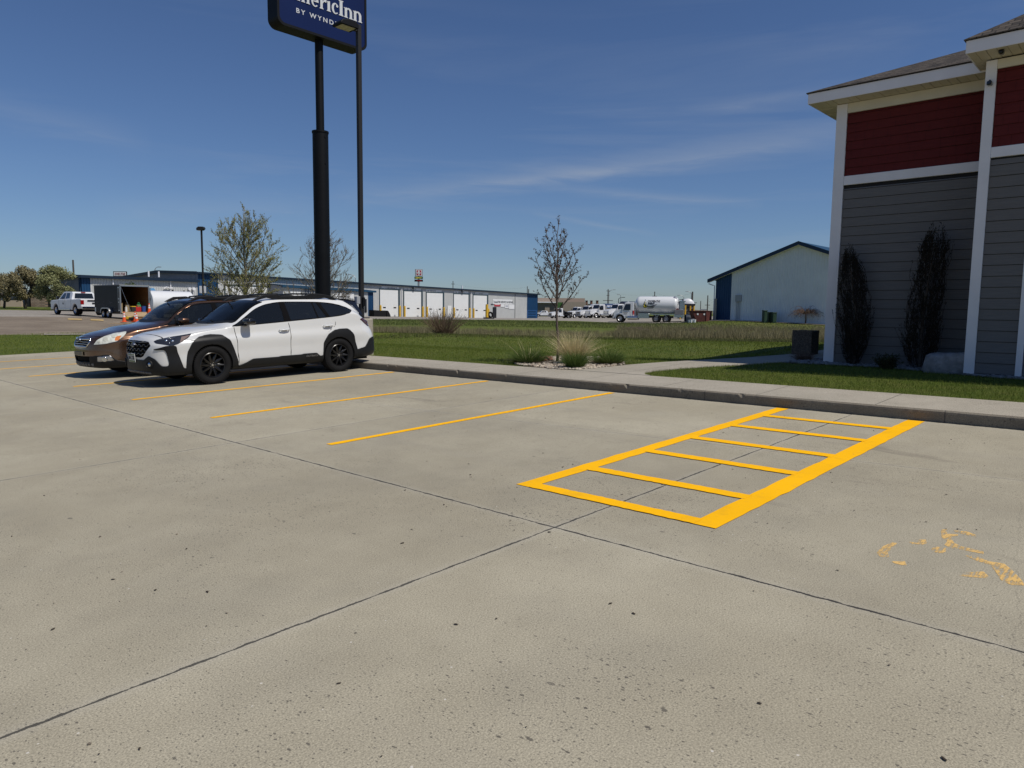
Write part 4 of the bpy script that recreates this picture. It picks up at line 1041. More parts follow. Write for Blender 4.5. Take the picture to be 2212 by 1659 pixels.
        for k in range(-6, 7):
            p_, n_ = onsurf(abs(k)*.09, .275, .018, 1 if k >= 0 else -1); Mx = Matrix.Translation(p_) @ n_.to_track_quat('X', 'Z').to_matrix().to_4x4(); mb.bev(-.012, -.036, -.02, .008, .036, .02, .005, M=Mx)
        mb.build('skid_plate', FADED, root)
        sc = made['sill_cladding'][0]
        Mt = Matrix(((-1, 0, 0, -1.93), (0, 0, 1, .952), (0, 1, 0, .375), (0, 0, 0, 1)))
        text_mesh('OUTBACK', .047, SILVER, 'badge_lettering', sc, Mt, .001, 1.25)
    else:
        for i, hl in enumerate(made['headlight']):
            s_ = 1 if i == 0 else -1; mb = MB()
            for qq, z_, r_ in ((.80, .80, .055), (.93, .86, .045), (.68, .755, .03)):
                p_, n_ = onsurf(qq, z_, .008, s_); Mx = Matrix.Translation(p_) @ n_.to_track_quat('Y', 'Z').to_matrix().to_4x4(); mb.lathe([(r_, -.006), (r_*.85, .003), (r_*.5, -.004), (0, .002)], Mx, 16)
            mb.build('lamp', pmat('frosted_lamp', (.50, .50, .43), .35, coat=.6), hl, smooth=True)
        mb = MB()
        for k in range(-5, 6):
            p_, n_ = onsurf(abs(k)*.1, .29, .018, 1 if k >= 0 else -1); Mx = Matrix.Translation(p_) @ n_.to_track_quat('X', 'Z').to_matrix().to_4x4(); mb.bev(-.012, -.03, -.03, .008, .03, .03, .005, M=Mx)
        mb.build('skid_plate', FADED, root)
        p_, n_ = onsurf(.0, .51, .010)
        mb = MB(); mb.bev(p_.x-.012, -.26, .468, p_.x+.002, .26, .548, .006); mb.build('plate_holder', pmat('plate_bracket', (.20, .17, .12), .5, metal=.3), root)
        for s_ in (1, -1):
            p_, n_ = onsurf(.79, .405, .012, s_); Mx = Matrix.Translation(p_) @ n_.to_track_quat('Y', 'Z').to_matrix().to_4x4()
            mb = MB(); mb.lathe([(.055, -.005), (.048, .006), (.03, -.004), (0, .0)], Mx, 20); mb.build('fog_light', CHROME, root, smooth=True)
    # wipers
    mb = MB()
    for y0, y1 in ((.15, -.45), (.68, .10)):
        mb.tube([(-.34, y0, 1.105 if abs(y0) < .5 else 1.07), (-.50, (y0+y1)/2, 1.20 if white else 1.215), (-.58, y1, 1.262 if white else 1.30)], .007, 5) if False else None
        mb.tube([(-.31-.16*(y0/.75)**2, y0, 1.118-.07*(y0/.75)**2), (-.37-.12*(y1/.75)**2, y1, 1.165-.05*(y1/.75)**2)], .008, 5)
    mb.build('wipers', BLACKPL, root)
    for xx in (0, -wb):
        for s_ in (1, -1):
            wheel(root, xx, s_*(.928-.1125 if white else .905-.11), rz, .225 if white else .215, .232 if white else .215, s_, 'black' if white else 'silver')
    return root
def lot_car(u_f, v_c):
    f_ = -LU; l_ = -LV; o_ = L2W(u_f, v_c, .004)
    return Matrix(((f_[0], l_[0], LN[0], o_[0]), (f_[1], l_[1], LN[1], o_[1]), (f_[2], l_[2], LN[2], o_[2]), (0, 0, 0, 1)))
wagon('white', lot_car(5.972, 14.02), 'white station wagon with black cladding and black wheels parked nearest the camera')
wagon('brown', lot_car(5.83, 16.65), 'bronze brown older station wagon parked behind the white wagon')
# ------------------------------------------------------------------ hotel at the right (vertical walls; axes follow the kerb)
HU = np.array([LU[0], LU[1], 0]); HU /= np.linalg.norm(HU); HV = np.array([-HU[1], HU[0], 0])
HM = Matrix(((HU[0], HV[0], 0, 0), (HU[1], HV[1], 0, 0), (0, 0, 1, 0), (0, 0, 0, 1)))   # local (u, v, z)
def wood_siding(name, col, grain=.10):
    m_ = bpy.data.materials.new(name); m_.use_nodes = True; t = m_.node_tree; b = t.nodes['Principled BSDF']
    c = nn(t, 'ShaderNodeTexCoord'); v = c.outputs['Object']
    mp_ = nn(t, 'ShaderNodeMapping'); mp_.inputs['Scale'].default_value = (3, 3, 45); t.links.new(v, mp_.inputs[0])
    n1 = noise_out(t, mp_.outputs[0], 1.0, 5, .6); n2 = noise_out(t, v, .8, 4, .6)
    g = mixc(t, rng_out(t, n1, .3, .7, 0, 1), tuple(x*(1-grain) for x in col), tuple(x*(1+grain) for x in col))
    g = mixc(t, rng_out(t, n2, .4, .75, 0, .25), g, tuple(x*.75 for x in col))
    t.links.new(g, b.inputs['Base Color']); b.inputs['Roughness'].default_value = .75; b.inputs['Specular IOR Level'].default_value = .25
    bp = nn(t, 'ShaderNodeBump', Strength=.35, Distance=.006); t.links.new(n1, bp.inputs['Height']); t.links.new(bp.outputs[0], b.inputs['Normal']); return m_
SIDG = wood_siding('grey_lap_siding', (.150, .146, .140)); SHKR = wood_siding('red_shake_siding', (.105, .014, .013), .16)
TRIMW = pmat('white_trim', (.72, .72, .73), .6, noise=.05, nscale=2.0); TRIMC = pmat('cream_trim', (.58, .55, .43), .6, noise=.06, nscale=2.0)
SOFF = pmat('soffit_vinyl', (.56, .52, .40), .6, noise=.08, nscale=1.5)
def shingle_mat():
    m_ = bpy.data.materials.new('roof_shingles'); m_.use_nodes = True; t = m_.node_tree; b = t.nodes['Principled BSDF']
    c = nn(t, 'ShaderNodeTexCoord'); v = c.outputs['UV']
    br = nn(t, 'ShaderNodeTexBrick', Scale=1.0); br.inputs['Brick Width'].default_value = .17; br.inputs['Row Height'].default_value = .115; br.inputs['Mortar Size'].default_value = .009
    br.inputs['Color1'].default_value = (.098, .086, .074, 1); br.inputs['Color2'].default_value = (.032, .03, .029, 1); br.inputs['Mortar'].default_value = (.02, .02, .02, 1); br.offset = .37; br.inputs['Bias'].default_value = -.1
    t.links.new(v, br.inputs['Vector']); n2 = noise_out(t, v, 30, 3, .7); n1 = noise_out(t, v, 3.5, 3, .6)
    g = mixc(t, 1.0, br.outputs['Color'], mixc(t, n2, (.55, .55, .55), (1.5, 1.45, 1.4)), 'MULTIPLY'); g = mixc(t, rng_out(t, n1, .45, .6, 0, .5), g, (.08, .068, .058))
    t.links.new(g, b.inputs['Base Color']); b.inputs['Roughness'].default_value = .95; b.inputs['Specular IOR Level'].default_value = .1
    sx = nn(t, 'ShaderNodeSeparateXYZ'); t.links.new(v, sx.inputs[0])
    saw = _math(t, 'FRACT', _math(t, 'DIVIDE', sx.outputs[1], .115)); h = _math(t, 'SUBTRACT', _math(t, 'MULTIPLY', br.outputs['Fac'], -1.0), saw)
    bp = nn(t, 'ShaderNodeBump', Strength=1.0, Distance=.025); t.links.new(h, bp.inputs['Height']); t.links.new(bp.outputs[0], b.inputs['Normal']); return m_
SHING = shingle_mat()
hotel = thing('hotel_building', 'hotel with red shake and grey lap siding and white corner boards at the right edge', 'building', HM)
UA, UB, VC, VS = 14.65, 13.68, 5.10, 2.56            # wall planes, left corner, step
Z0, ZS = .50, 5.48
ZMID = 4.0
VE = -16.0; UE = 34.0
def laps(name, mat, u, v0, v1, z0, z1, step, jitter=False, width=None):
    """overlapping courses on a wall of constant u facing -u"""
    mb = MB(); z = z0; row = 0
    while z < z1-.01:
        zt = min(z+step, z1)
        if width:
            v = v0
            off = random.random()*width
            first = True
            while v < v1-.001:
                w_ = (off if first else random.choice((.14, .18, .22, .27)))+.02; first = False; ve = min(v+w_, v1); d = random.uniform(-.002, .003); zz = z + random.uniform(-.003, .003)
                mb.add([(u-.024-d, v+.002, zz), (u-.024-d, ve-.001, zz), (u-.009, ve-.001, zt-.005), (u-.009, v+.002, zt-.005), (u-.002, v+.002, zz), (u-.002, ve-.001, zz)], [(0, 3, 2, 1), (0, 1, 5, 4)]); v = ve
        else:
            mb.add([(u-.024, v0, z), (u-.024, v1, z), (u-.012, v1, zt-.008), (u-.012, v0, zt-.008), (u-.002, v0, z), (u-.002, v1, z), (u-.002, v1, zt-.008), (u-.002, v0, zt-.008)], [(0, 3, 2, 1), (0, 1, 5, 4), (3, 7, 6, 2)])
        z += step; row += 1
    return mb
mb = MB(); mb.box(UA, VE, Z0-1.5, UE, VC, ZS); mb.box(UB, VE, Z0-1.5, UA+.3, VS-.06, ZS+.02)
hb = mb.build('wall_core', pmat('lap_shadow_core', (.015, .015, .015), .9), hotel)  # core blackened so the gaps between laps read as shadow lines
laps('lap_siding', SIDG, UA, VS-.2, VC-.02, Z0-.10, ZMID-.10, .1735).build('lap_siding', SIDG, hotel)
laps('', SIDG, UB, 1.86, VS-.14, Z0-.10, ZMID-.04, .1735).build('lap_siding', SIDG, hotel)
laps('', SIDG, UB, VE, 1.77, Z0-.10, ZMID-.04, .1735).build('lap_siding', SIDG, hotel)
laps('', SHKR, UA, VS-.2, VC-.02, 4.12, 5.30, .163, width=.2).build('shake_siding', SHKR, hotel)
laps('', SHKR, UB, VE, VS-.14, 4.15, 5.34, .163, width=.2).build('shake_siding', SHKR, hotel)
# side walls (face +v)
mb = MB(); z = Z0-.1
while z < ZMID-.05:
    mb.add([(UA, VC+.022, z), (UE, VC+.022, z), (UE, VC+.004, z+.1735), (UA, VC+.004, z+.1735)], [(3, 2, 1, 0)]); z += .1735
mb.build('lap_siding', SIDG, hotel)
mb = MB(); mb.box(UB, VS-.06, Z0-.1, UA-.03, VS-.058+.02, ZMID); mb.build('lap_siding', SIDG, hotel)
def board(name, *a, mat=TRIMW):
    m2 = MB(); m2.bev(*a, .004); return m2.build(name, mat, hotel)
board('corner_board', UA-.045, VC-.15, Z0-.15, UA+.10, VC+.045, ZS-.002)
board('corner_board', UB-.045, VS-.15, Z0-.15, UB+.02, VS+.0, ZS-.0)
board('corner_board', UB+.022, VS-.055, Z0-.15, UB+.14, VS+.001, ZS-.0)
board('corner_board', UB-.045, 1.772, Z0-.15, UB+.02, 1.862, ZMID-.03)
board('band_board', UA-.04, VS-.05, ZMID-.04, UA+.01, VC-.151, ZMID+.13)
board('band_board', UB-.042, VE, ZMID-.015, UB+.01, VS-.151, ZMID+.145)
board('frieze_board', UA-.04, VS-.05, 5.30, UA+.01, VC-.151, ZS-.002, mat=TRIMC)
board('frieze_board', UB-.040, VE, 5.34, UB+.01, VS-.151, ZS+.0, mat=TRIMC)
board('frieze_board', UA+.101, VC, 5.30, UE, VC+.04, ZS-.002, mat=TRIMC)
OA, OB = .43, .54
# fascias
board('fascia', UA-OA-.02, VS+.02, ZS+.0, UA-OA, VC+OA+.02, ZS+.19)
board('fascia', UA-OA+.001, VC+OA-.0, ZS+.0, UE, VC+OA+.02, ZS+.19)
board('fascia', UB-OB-.02, VE, ZS+.02, UB-OB, VS+.19, ZS+.21)
board('fascia', UB-OB+.001, VS+.17, ZS+.02, UA+.9, VS+.19, ZS+.21)
# soffits with grooves
def soffit(u0, u1, v0, v1, z, along_v=True):
    m2 = MB(); p_ = .135; a0, a1 = (v0, v1) if along_v else (u0, u1); a = a0; k = 0
    while a < a1-.001:
        b_ = min(a+p_-.008, a1); zz = z + (.0 if k % 3 else .004)
        if along_v: m2.box(u0, a, zz, u1, b_, zz+.01)
        else: m2.box(a, v0, zz, b_, v1, zz+.01)
        a += p_; k += 1
    if along_v: m2.box(u0, v0, z+.0145, u1, v1, z+.02)
    else: m2.box(u0, v0, z+.0145, u1, v1, z+.02)
    return m2.build('soffit', SOFF, hotel)
soffit(UA-OA, UA, VS+.0, VC+OA, ZS+.004); soffit(UA+.002, UE, VC, VC+OA, ZS+.004, False)
soffit(UB-OB, UB, VE, VS+.17, ZS+.024); soffit(UB+.002, UA+.8, VS, VS+.17, ZS+.024, False)
# roofs: low hip over the left part, a higher gable roof over the projecting bay
def roof_faces(name, faces):
    m2 = MB()
    for f in faces: m2.add(f, [tuple(range(len(f)))])
    o_ = m2.build(name, SHING, hotel); me = o_.data; uvl = me.uv_layers.new(name='UVMap')
    for p_ in me.polygons:
        n_ = p_.normal; h = Vector((0, 0, 1)).cross(n_); h = h.normalized() if h.length > 1e-4 else Vector((1, 0, 0)); s_ = n_.cross(h)
        for li in p_.loop_indices:
            co = me.vertices[me.loops[li].vertex_index].co; uvl.data[li].uv = (co.dot(h), co.dot(s_))
    sm = o_.modifiers.new('t', 'SOLIDIFY'); sm.thickness = .018; sm.offset = 1
    return o_
e = ZS+.192; k = .40
ua, vc = UA-OA-.045, VC+OA+.045
run = 8.0
roof_faces('roof', [[(ua, vc, e), (ua, VE, e), (ua+run, VE, e+k*run), (ua+run, vc-run, e+k*run)], [(ua, vc, e), (ua+run, vc-run, e+k*run), (UE-run, vc-run, e+k*run), (UE, vc, e)],
                    ])
eb = ZS+.212; ub, vb = UB-OB-.045, VS+.215; k2 = .62; rb = 6.0
roof_faces('roof', [[(ub, vb, eb), (ub, VE, eb), (ub+rb, VE, eb+k2*rb), (ub+rb, vb-rb, eb+k2*rb)], [(ub, vb, eb), (ub+rb, vb-rb, eb+k2*rb), (ub+rb+4, vb-rb, eb+k2*rb), (ub+rb+8, vb, eb)]])
# cameras and side lamp
for (u_, v_, z_) in ((UB-.10, VS-.075, 5.12), (UB-.38, VS-.25, ZS+.0)):
    m2 = MB(); m2.bev(u_-.05, v_-.035, z_-.035, u_+.05, v_+.035, z_+.03, .012); m2.cyl((u_-.05, v_, z_), (u_-.062, v_, z_), .022, n=12); m2.box(u_-.012, v_-.012, z_+.03, u_+.012, v_+.012, z_+.05)
    m2.build('security_camera', GLOSSBLK, hotel)
m2 = MB()
for i in range(10): m2.box(UA+.35, VC+.03, 4.05+.036*i, UA+.75, VC+.10, 4.05+.036*i+.02)
m2.box(UA+.34, VC+.03, 4.04, UA+.76, VC+.06, 4.42); m2.build('wall_louvre', GLOSSBLK, hotel)
m2 = MB(); m2.box(UA-.02, VE, Z0-1.2, UE, VC+.005, Z0-.12); m2.box(UB-.02, VE, Z0-1.2, UA, VS+.005, Z0-.12); m2.build('foundation', WALK, hotel)

# ------------------------------------------------------------------ gable storage building (white and blue steel)
def steel_mat(name, col, rough=.45):
    return pmat(name, col, rough, 0.0, .4, noise=.05, nscale=.6)
STW = steel_mat('white_steel_siding', (.74, .75, .745)); STB = steel_mat('blue_steel_siding', (.010, .050, .125)); STG = steel_mat('grey_and_shaded_steel', (.26, .28, .31)); ROOFB = steel_mat('blue_steel_roof', (.014, .055, .105))
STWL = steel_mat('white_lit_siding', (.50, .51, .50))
def ribwall(mb, p0, d, n, s0, s1, zb, zt, pitch=.3, depth=.045, mi=0, ribw=.06):
    """ribbed wall: origin p0, unit direction d, outward normal n; zb, zt callables of s"""
    p0 = np.array(p0, float); d = np.array(d, float); n = np.array(n, float); s = s0; prof = []
    while s < s1-.001:
        e_ = min(s+pitch, s1); r0 = e_-ribw
        if r0 > s: prof += [(s, 0), (r0-.015, 0), (r0, depth), (e_-.015, depth)]
        else: prof += [(s, 0)]
        s = e_
    prof.append((s1, 0)); vs = []
    for s_, o_ in prof:
        q = p0 + d*s_ + n*o_
        vs += [(q[0], q[1], zb(s_)), (q[0], q[1], zt(s_))]
    fs = [(2*i, 2*i+2, 2*i+3, 2*i+1) for i in range(len(prof)-1)]
    mb.add(vs, fs, mi)
gp = P(1543.5, 691.8, 91); rp_ = P(1715, 523, 91); lp = P(1543.5, 600, 91)
gd = -np.array([LV[0], LV[1]]); gd /= np.linalg.norm(gd); gd = np.array([gd[0], gd[1], 0]); gn = -HU     # along the gable to the right, facing the camera
def along(px, p0, d):
    """distance along a horizontal line that is seen at photo column px"""
    k_ = (px-CXP)/FPX; return (k_*p0[1]-p0[0])/(d[0]-k_*d[1])
s_r = along(1716, gp, gd); s_b = along(1573.5, gp, gd); half = s_r; Wg = 2*half
def zat(px, py, p0, d):
    s_ = along(px, p0, d); Y = p0[1]+d[1]*s_; return P(px, py, Y)[2]
zr_ = zat(1716, 523.5, gp, gd); zl_ = zat(1543.5, 599.5, gp, gd)
store = thing('storage_building', 'white gabled steel building with a blue corner and blue roof edge, left of the hotel', 'building')
base = lambda s_: gp[2]-.6
topf = lambda s_: zl_ + (zr_-zl_)*(1-abs(s_-half)/half) - .12
mb = MB(); ribwall(mb, gp, gd, gn, s_b, Wg, base, topf); mb.build('gable_wall', STW, store)
mb = MB(); ribwall(mb, gp, gd, gn, 0, s_b, base, topf); mb.build('corner_panel', STB, store)
g3 = lambda s_, o_, z_: tuple(np.array([gp[0], gp[1], 0]) + gd*s_ + gn*o_ + np.array([0, 0, z_]))
mb = MB(); mb.quad(g3(0, 0, gp[2]-.6), g3(0, -40, gp[2]-.6), g3(0, -40, zl_), g3(0, 0, zl_)); mb.quad(g3(Wg, 0, gp[2]-.6), g3(Wg, 0, zl_), g3(Wg, -40, zl_), g3(Wg, -40, gp[2]-.6)); mb.build('side_walls', STB, store)
ov = .9; slope = (zr_-zl_)/half; ol_ = 1.05
def roofslab(sa, sb, za, zb_):
    m2 = MB(); m2.add([g3(sa, ol_*.5, za), g3(sb, ol_*.5, zb_), g3(sb, -40, zb_), g3(sa, -40, za), g3(sa, ol_*.5, za+.06), g3(sb, ol_*.5, zb_+.06), g3(sb, -40, zb_+.06), g3(sa, -40, za+.06)],
        [(0, 3, 2, 1), (4, 5, 6, 7), (0, 1, 5, 4), (1, 2, 6, 5), (2, 3, 7, 6), (3, 0, 4, 7)]); return m2
roofslab(-ov, half, zl_-slope*ov+.02, zr_+.02).build('roof', ROOFB, store); roofslab(half, Wg+ov, zr_+.02, zl_-slope*ov+.02).build('roof', ROOFB, store)
for sa, sb, za, zb_ in ((-ov, half, zl_-slope*ov, zr_), (half, Wg+ov, zr_, zl_-slope*ov)):
    m2 = MB(); f0, f1 = ol_*.5+.001, ol_*.5+.06
    m2.add([g3(sa, f1, za-.30), g3(sb, f1, zb_-.30), g3(sb, f1, zb_+.12), g3(sa, f1, za+.12), g3(sa, f0, za-.30), g3(sb, f0, zb_-.30), g3(sb, f0, zb_+.12), g3(sa, f0, za+.12)], [(0, 1, 2, 3), (4, 7, 6, 5), (0, 4, 5, 1), (3, 2, 6, 7), (0, 3, 7, 4), (1, 5, 6, 2)])
    m2.build('rake_trim', steel_mat('blue_trim', (.007, .028, .065)), store)
    m2 = MB(); m2.add([g3(sa, .0, za-.28), g3(sa, ol_*.5, za-.28), g3(sb, ol_*.5, zb_-.28), g3(sb, .0, zb_-.28)], [(0, 1, 2, 3)]); m2.build('soffit', TRIMW, store)
m2 = MB(); m2.tube([g3(-ov, .2, zl_-.75), g3(-.35, .15, zl_-.95), g3(-.12, .1, zl_-1.0), g3(-.12, .1, gp[2])], .06, 6); m2.build('downspout', TRIMW, store)
# meter box and pipes on the gable
sm_ = along(1585, gp, gd); mb = MB(); mb.bev(*0*[0], 0, 0, 0, 1, 1, 1, .03) if False else None
mx = HM.copy()
def gbox(s0, s1, z0, z1, o0, o1):
    m2 = MB(); c_ = [g3(s0, o0, z0), g3(s1, o0, z0), g3(s1, o1, z0), g3(s0, o1, z0), g3(s0, o0, z1), g3(s1, o0, z1), g3(s1, o1, z1), g3(s0, o1, z1)]
    m2.add(c_, [(0, 1, 2, 3), (4, 7, 6, 5), (0, 4, 5, 1), (1, 5, 6, 2), (2, 6, 7, 3), (3, 7, 4, 0)]); return m2
m2 = gbox(sm_, sm_+.7, gp[2]+2.35, gp[2]+3.15, .05, .25)
for k_ in (.12, .35, .55): m2.cyl(g3(sm_+k_, .12, gp[2]-.2), g3(sm_+k_, .12, gp[2]+2.4), .035, n=8)
m2.build('meter_box', pmat('meter_grey', (.34, .35, .36), .5), store)
mb = MB(); mb.add([g3(-.2, .5, gp[2]-.0), g3(Wg, .5, gp[2]-.0), g3(Wg, 2.2, gp[2]-.0), g3(-.2, 2.2, gp[2]-.0)], [(0, 1, 2, 3)])
mb = MB(); pts = []
for i in range(30):
    s_ = Wg*i/29
    for o_ in (-.1, 1.8):
        q = np.array(g3(s_, o_, 0)); pts.append((q[0], q[1], gz(q[0], q[1])+.07))
mb.add(pts, [(2*i, 2*i+1, 2*i+3, 2*i+2) for i in range(29)])
o = mb.build('gravel_border', gravel_mat('border_stone', (.42, .36, .28), (.5, .44, .36), (.3, .26, .2), 9)); struct(o)['label'] = 'pale stone border along the foot of the gabled building'

# ------------------------------------------------------------------ long service building
AD = np.array([math.sin(R(36)), math.cos(R(36)), 0]); AN = np.array([AD[1], -AD[0], 0])      # along the front, outward
A0 = np.array([(820-CXP)/FPX*119, 119.0, 0])
def a3(s_, o_, z_): return tuple(A0 + AD*s_ + AN*o_ + np.array([0, 0, z_]))
sA = lambda px: along(px, A0, AD)
sL, sR = sA(431), sA(1159)
def ztop(s_): 
    return float(np.interp(s_, [sL, sA(820), sR], [P(431, 588.5, A0[1]+AD[1]*sL)[2], P(820, 615.8, 119)[2], P(1159, 635.3, A0[1]+AD[1]*sR)[2]]))
def zbot(s_):
    return float(np.interp(s_, [sL, sA(820), sR], [P(431, 676, A0[1]+AD[1]*sL)[2], P(820, 683.3, 119)[2], P(1159, 688.6, A0[1]+AD[1]*sR)[2]]))
svc = thing('service_building', 'long white steel workshop with five overhead doors and blue corners across the field', 'building')
zb2 = lambda s_: zbot(s_)-.5
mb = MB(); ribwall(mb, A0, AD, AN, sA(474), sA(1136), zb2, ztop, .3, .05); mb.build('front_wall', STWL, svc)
mb = MB(); ribwall(mb, A0, AD, AN, sL, sA(474), zb2, ztop, .3, .05); mb.build('corner_panel', STB, svc)
mb = MB(); ribwall(mb, A0, AD, AN, sA(1136), sR, zb2, ztop, .3, .05); mb.build('corner_panel', STB, svc)
# left gable end
wr_, wl_ = 9.5, 18.8
zrg = P(347.6, 586, A0[1]+AD[1]*sL+.588*wr_)[2]; zlg = P(275, 598, A0[1]+AD[1]*sL+.588*wl_)[2]
mb = MB(); c0 = np.array(a3(sL, 0, 0))
ribwall(mb, c0, -AN, -AD, 0, wl_, lambda s_: zbot(sL)-.8, lambda s_: float(np.interp(s_, [0, wr_, wl_], [ztop(sL), zrg, zlg])), .3, .05)
mb.build('end_wall', STG, svc)  # end wall shade put into the grey of its siding
# roof planes and eave trim
m2 = MB(); m2.add([a3(sL-.25, .35, ztop(sL)+.05), a3(sR+.25, .35, ztop(sR)+.05), a3(sR+.25, -wr_, zrg-ztop(sL)+ztop(sR)+.05), a3(sL-.25, -wr_, zrg+.05)], [(0, 1, 2, 3)])
m2.add([a3(sL-.25, -wr_, zrg+.05), a3(sR+.25, -wr_, zrg-ztop(sL)+ztop(sR)+.05), a3(sR+.25, -wl_, zlg-ztop(sL)+ztop(sR)), a3(sL-.25, -wl_, zlg)], [(0, 1, 2, 3)]); m2.build('roof', ROOFB, svc)
def beam(mb, pa, pb, n, d, h0, h1, mi=0):
    """rectangular bar between two points: thickness d along n, from z+h0 to z+h1"""
    pa = np.array(pa); pb = np.array(pb); n = np.array(n); z = np.array([0, 0, 1.0])
    v_ = [pa+z*h0, pb+z*h0, pb+n*d+z*h0, pa+n*d+z*h0, pa+z*h1, pb+z*h1, pb+n*d+z*h1, pa+n*d+z*h1]
    mb.add(v_, [(0, 3, 2, 1), (4, 5, 6, 7), (0, 1, 5, 4), (1, 2, 6, 5), (2, 3, 7, 6), (3, 0, 4, 7)], mi)
BTRIM = steel_mat('navy_trim', (.010, .022, .042))
mb = MB(); beam(mb, a3(sL-.3, .05, ztop(sL)), a3(sR+.3, .05, ztop(sR)), AN, .42, -.16, .07); mb.build('gutter', BTRIM, svc)
mb = MB(); beam(mb, a3(sL-.28, .35, ztop(sL)), a3(sL-.28, -wr_, zrg), -AD, .12, -.25, .12); beam(mb, a3(sL-.28, -wr_, zrg), a3(sL-.28, -wl_, zlg), -AD, .12, -.25, .12); mb.build('rake_trim', BTRIM, svc)
DOORW = pmat('overhead_door_white', (.70, .71, .70), .5, noise=.03, nscale=1.0); JAMB = pmat('jamb_and_shadow', (.03, .055, .07), .6)
def facade_box(name, px0, px1, z0, z1, o0, o1, mat, parent, s=None, ori=(A0, AD, AN)):
    s0, s1 = s if s else (sA(px0), sA(px1)); m2 = MB()
    p = lambda s_, o_, z_: tuple(ori[0]+ori[1]*s_+ori[2]*o_+np.array([0, 0, z_]))
    m2.add([p(s0, o0, z0), p(s1, o0, z0), p(s1, o1, z0), p(s0, o1, z0), p(s0, o0, z1), p(s1, o0, z1), p(s1, o1, z1), p(s0, o1, z1)], [(0, 1, 2, 3), (4, 7, 6, 5), (0, 4, 5, 1), (1, 5, 6, 2), (2, 6, 7, 3), (3, 7, 4, 0)])
    return m2.build(name, mat, parent)
def overhead(px0, px1, pytop, parent, wins=True, pytop_at=None):
    s0, s1 = sA(px0), sA(px1); zm = zbot((s0+s1)/2); Yt = A0[1]+AD[1]*s0; zt = P(px0, pytop, Yt)[2] if pytop else pytop_at
    fr = facade_box('door_frame', 0, 0, zm-.3, zt+.18, -.30, -.26, JAMB, parent, (s0-.1, s1+.5))
    # opening surround drawn as reveal: jambs and head stand proud of the wall, the leaf sits back
    m2 = MB()
    for a, b_, z0_, z1_, mm in ((s0-.18, s0, zm-.2, zt+.2, 0), (s1, s1+.42, zm-.2, zt+.2, 0), (s0, s1, zt, zt+.2, 0)):  # dark wide right jamb paints in the recess shadow
        beam(m2, a3(a, .0, 0), a3(b_, .0, 0), AN, .10, z0_, z1_)
    m2.build('reveal', JAMB, parent)
    nseg = 7; d = MB(); hseg = (zt-zm)/nseg
    for k_ in range(nseg): beam(d, a3(s0, .055, 0), a3(s1, .055, 0), AN, .02, zm+k_*hseg+.02, zm+(k_+1)*hseg-.015)
    beam(d, a3(s0, .05, 0), a3(s1, .05, 0), AN, .02, zm, zt)
    dr = d.build('overhead_door', DOORW, parent)
    if wins:
        for f_ in (.16, .74):
            w_ = MB(); a = s0+(s1-s0)*f_; beam(w_, a3(a, .076, 0), a3(a+(s1-s0)*.15, .076, 0), AN, .02, zm+hseg*2.18, zm+hseg*2.5); w_.build('window', DGLASS2, dr)
DGLASS2 = pmat('dark_pane', (.012, .014, .016), .12, coat=.3)
c3x = lambda x: 756+.1953*x
c3y = lambda y: 540+.1953*y
for x0, x1, yt in ((328, 527, 437), (594, 780, 455), (842, 1017, 472), (1140, 1300, 487), (1355, 1503, 500)):
    overhead(c3x(x0), c3x(x1), c3y(yt), svc)
m2 = facade_box('walk_door', c3x(1072), c3x(1115), zbot(sA(c3x(1090)))-.0, zbot(sA(c3x(1090)))+2.15, .05, .09, DOORW, svc)
m2 = facade_box('walk_door', c3x(1570), c3x(1608), zbot(sA(c3x(1590)))-.0, zbot(sA(c3x(1590)))+2.2, .05, .10, pmat('dark_door', (.015, .016, .018), .3), svc)
m2['label'] = 'dark glazed door'
SIGNW = pmat('sign_white', (.70, .71, .71), .5)
def fac_text(body, px, z, size, col, parent, off=.09, sx=1.0, name='lettering'):
    s_ = sA(px); M = Matrix(((AD[0], 0, AN[0], 0), (AD[1], 0, AN[1], 0), (0, 1, 0, 0), (0, 0, 0, 1))); p = a3(s_, off, z); M.translation = p
    return text_mesh(body, size, col, name, parent, M, .01, sx, size*.03)
SILT = pmat('letter_grey', (.10, .11, .12), .4); 
for bx, sx_, sy, body in ((390, 350, 428, 'LUBE SERVICE'), (600, 600, 444, 'LUBE  SERVICE'), (845, 842, 460, 'OIL SERVICE'), (1150, 1148, 475, 'OIL  SERVICE'), (1380, 1378, 488, 'OIL SERVICE')):
    s_ = sA(c3x(sx_)); z_ = P(c3x(sx_), c3y(sy+6), A0[1]+AD[1]*s_)[2]
    facade_box('sign_board', 0, 0, z_-.10, z_+.52, .055, .075, SIGNW, svc, (s_-.1, s_+4.0))
    fac_text(body, c3x(bx), z_+.06, .42, pmat('letter_mid', (.28, .29, .30), .5), svc, .08, 1.0)
s_ = sA(c3x(1568)); z_ = P(c3x(1568), c3y(597), A0[1]+AD[1]*s_)[2]
facade_box('sign_board', 0, 0, z_, z_+.95, .055, .085, SIGNW, svc, (s_, sA(c3x(1784))))
fac_text('TIRE SERVICE & REPAIR', c3x(1620), z_+.24, .56, SILT, svc, .09, .92)
m2 = MB(); beam(m2, a3(s_+.25, .086, 0), a3(s_+1.7, .086, 0), AN, .01, z_+.50, z_+.58); beam(m2, a3(s_+.25, .086, 0), a3(s_+.36, .086, 0), AN, .01, z_+.15, z_+.70); beam(m2, a3(s_+.5, .086, 0), a3(s_+1.6, .086, 0), AN, .01, z_+.22, z_+.40); m2.build('sign_emblem', SILT, svc)
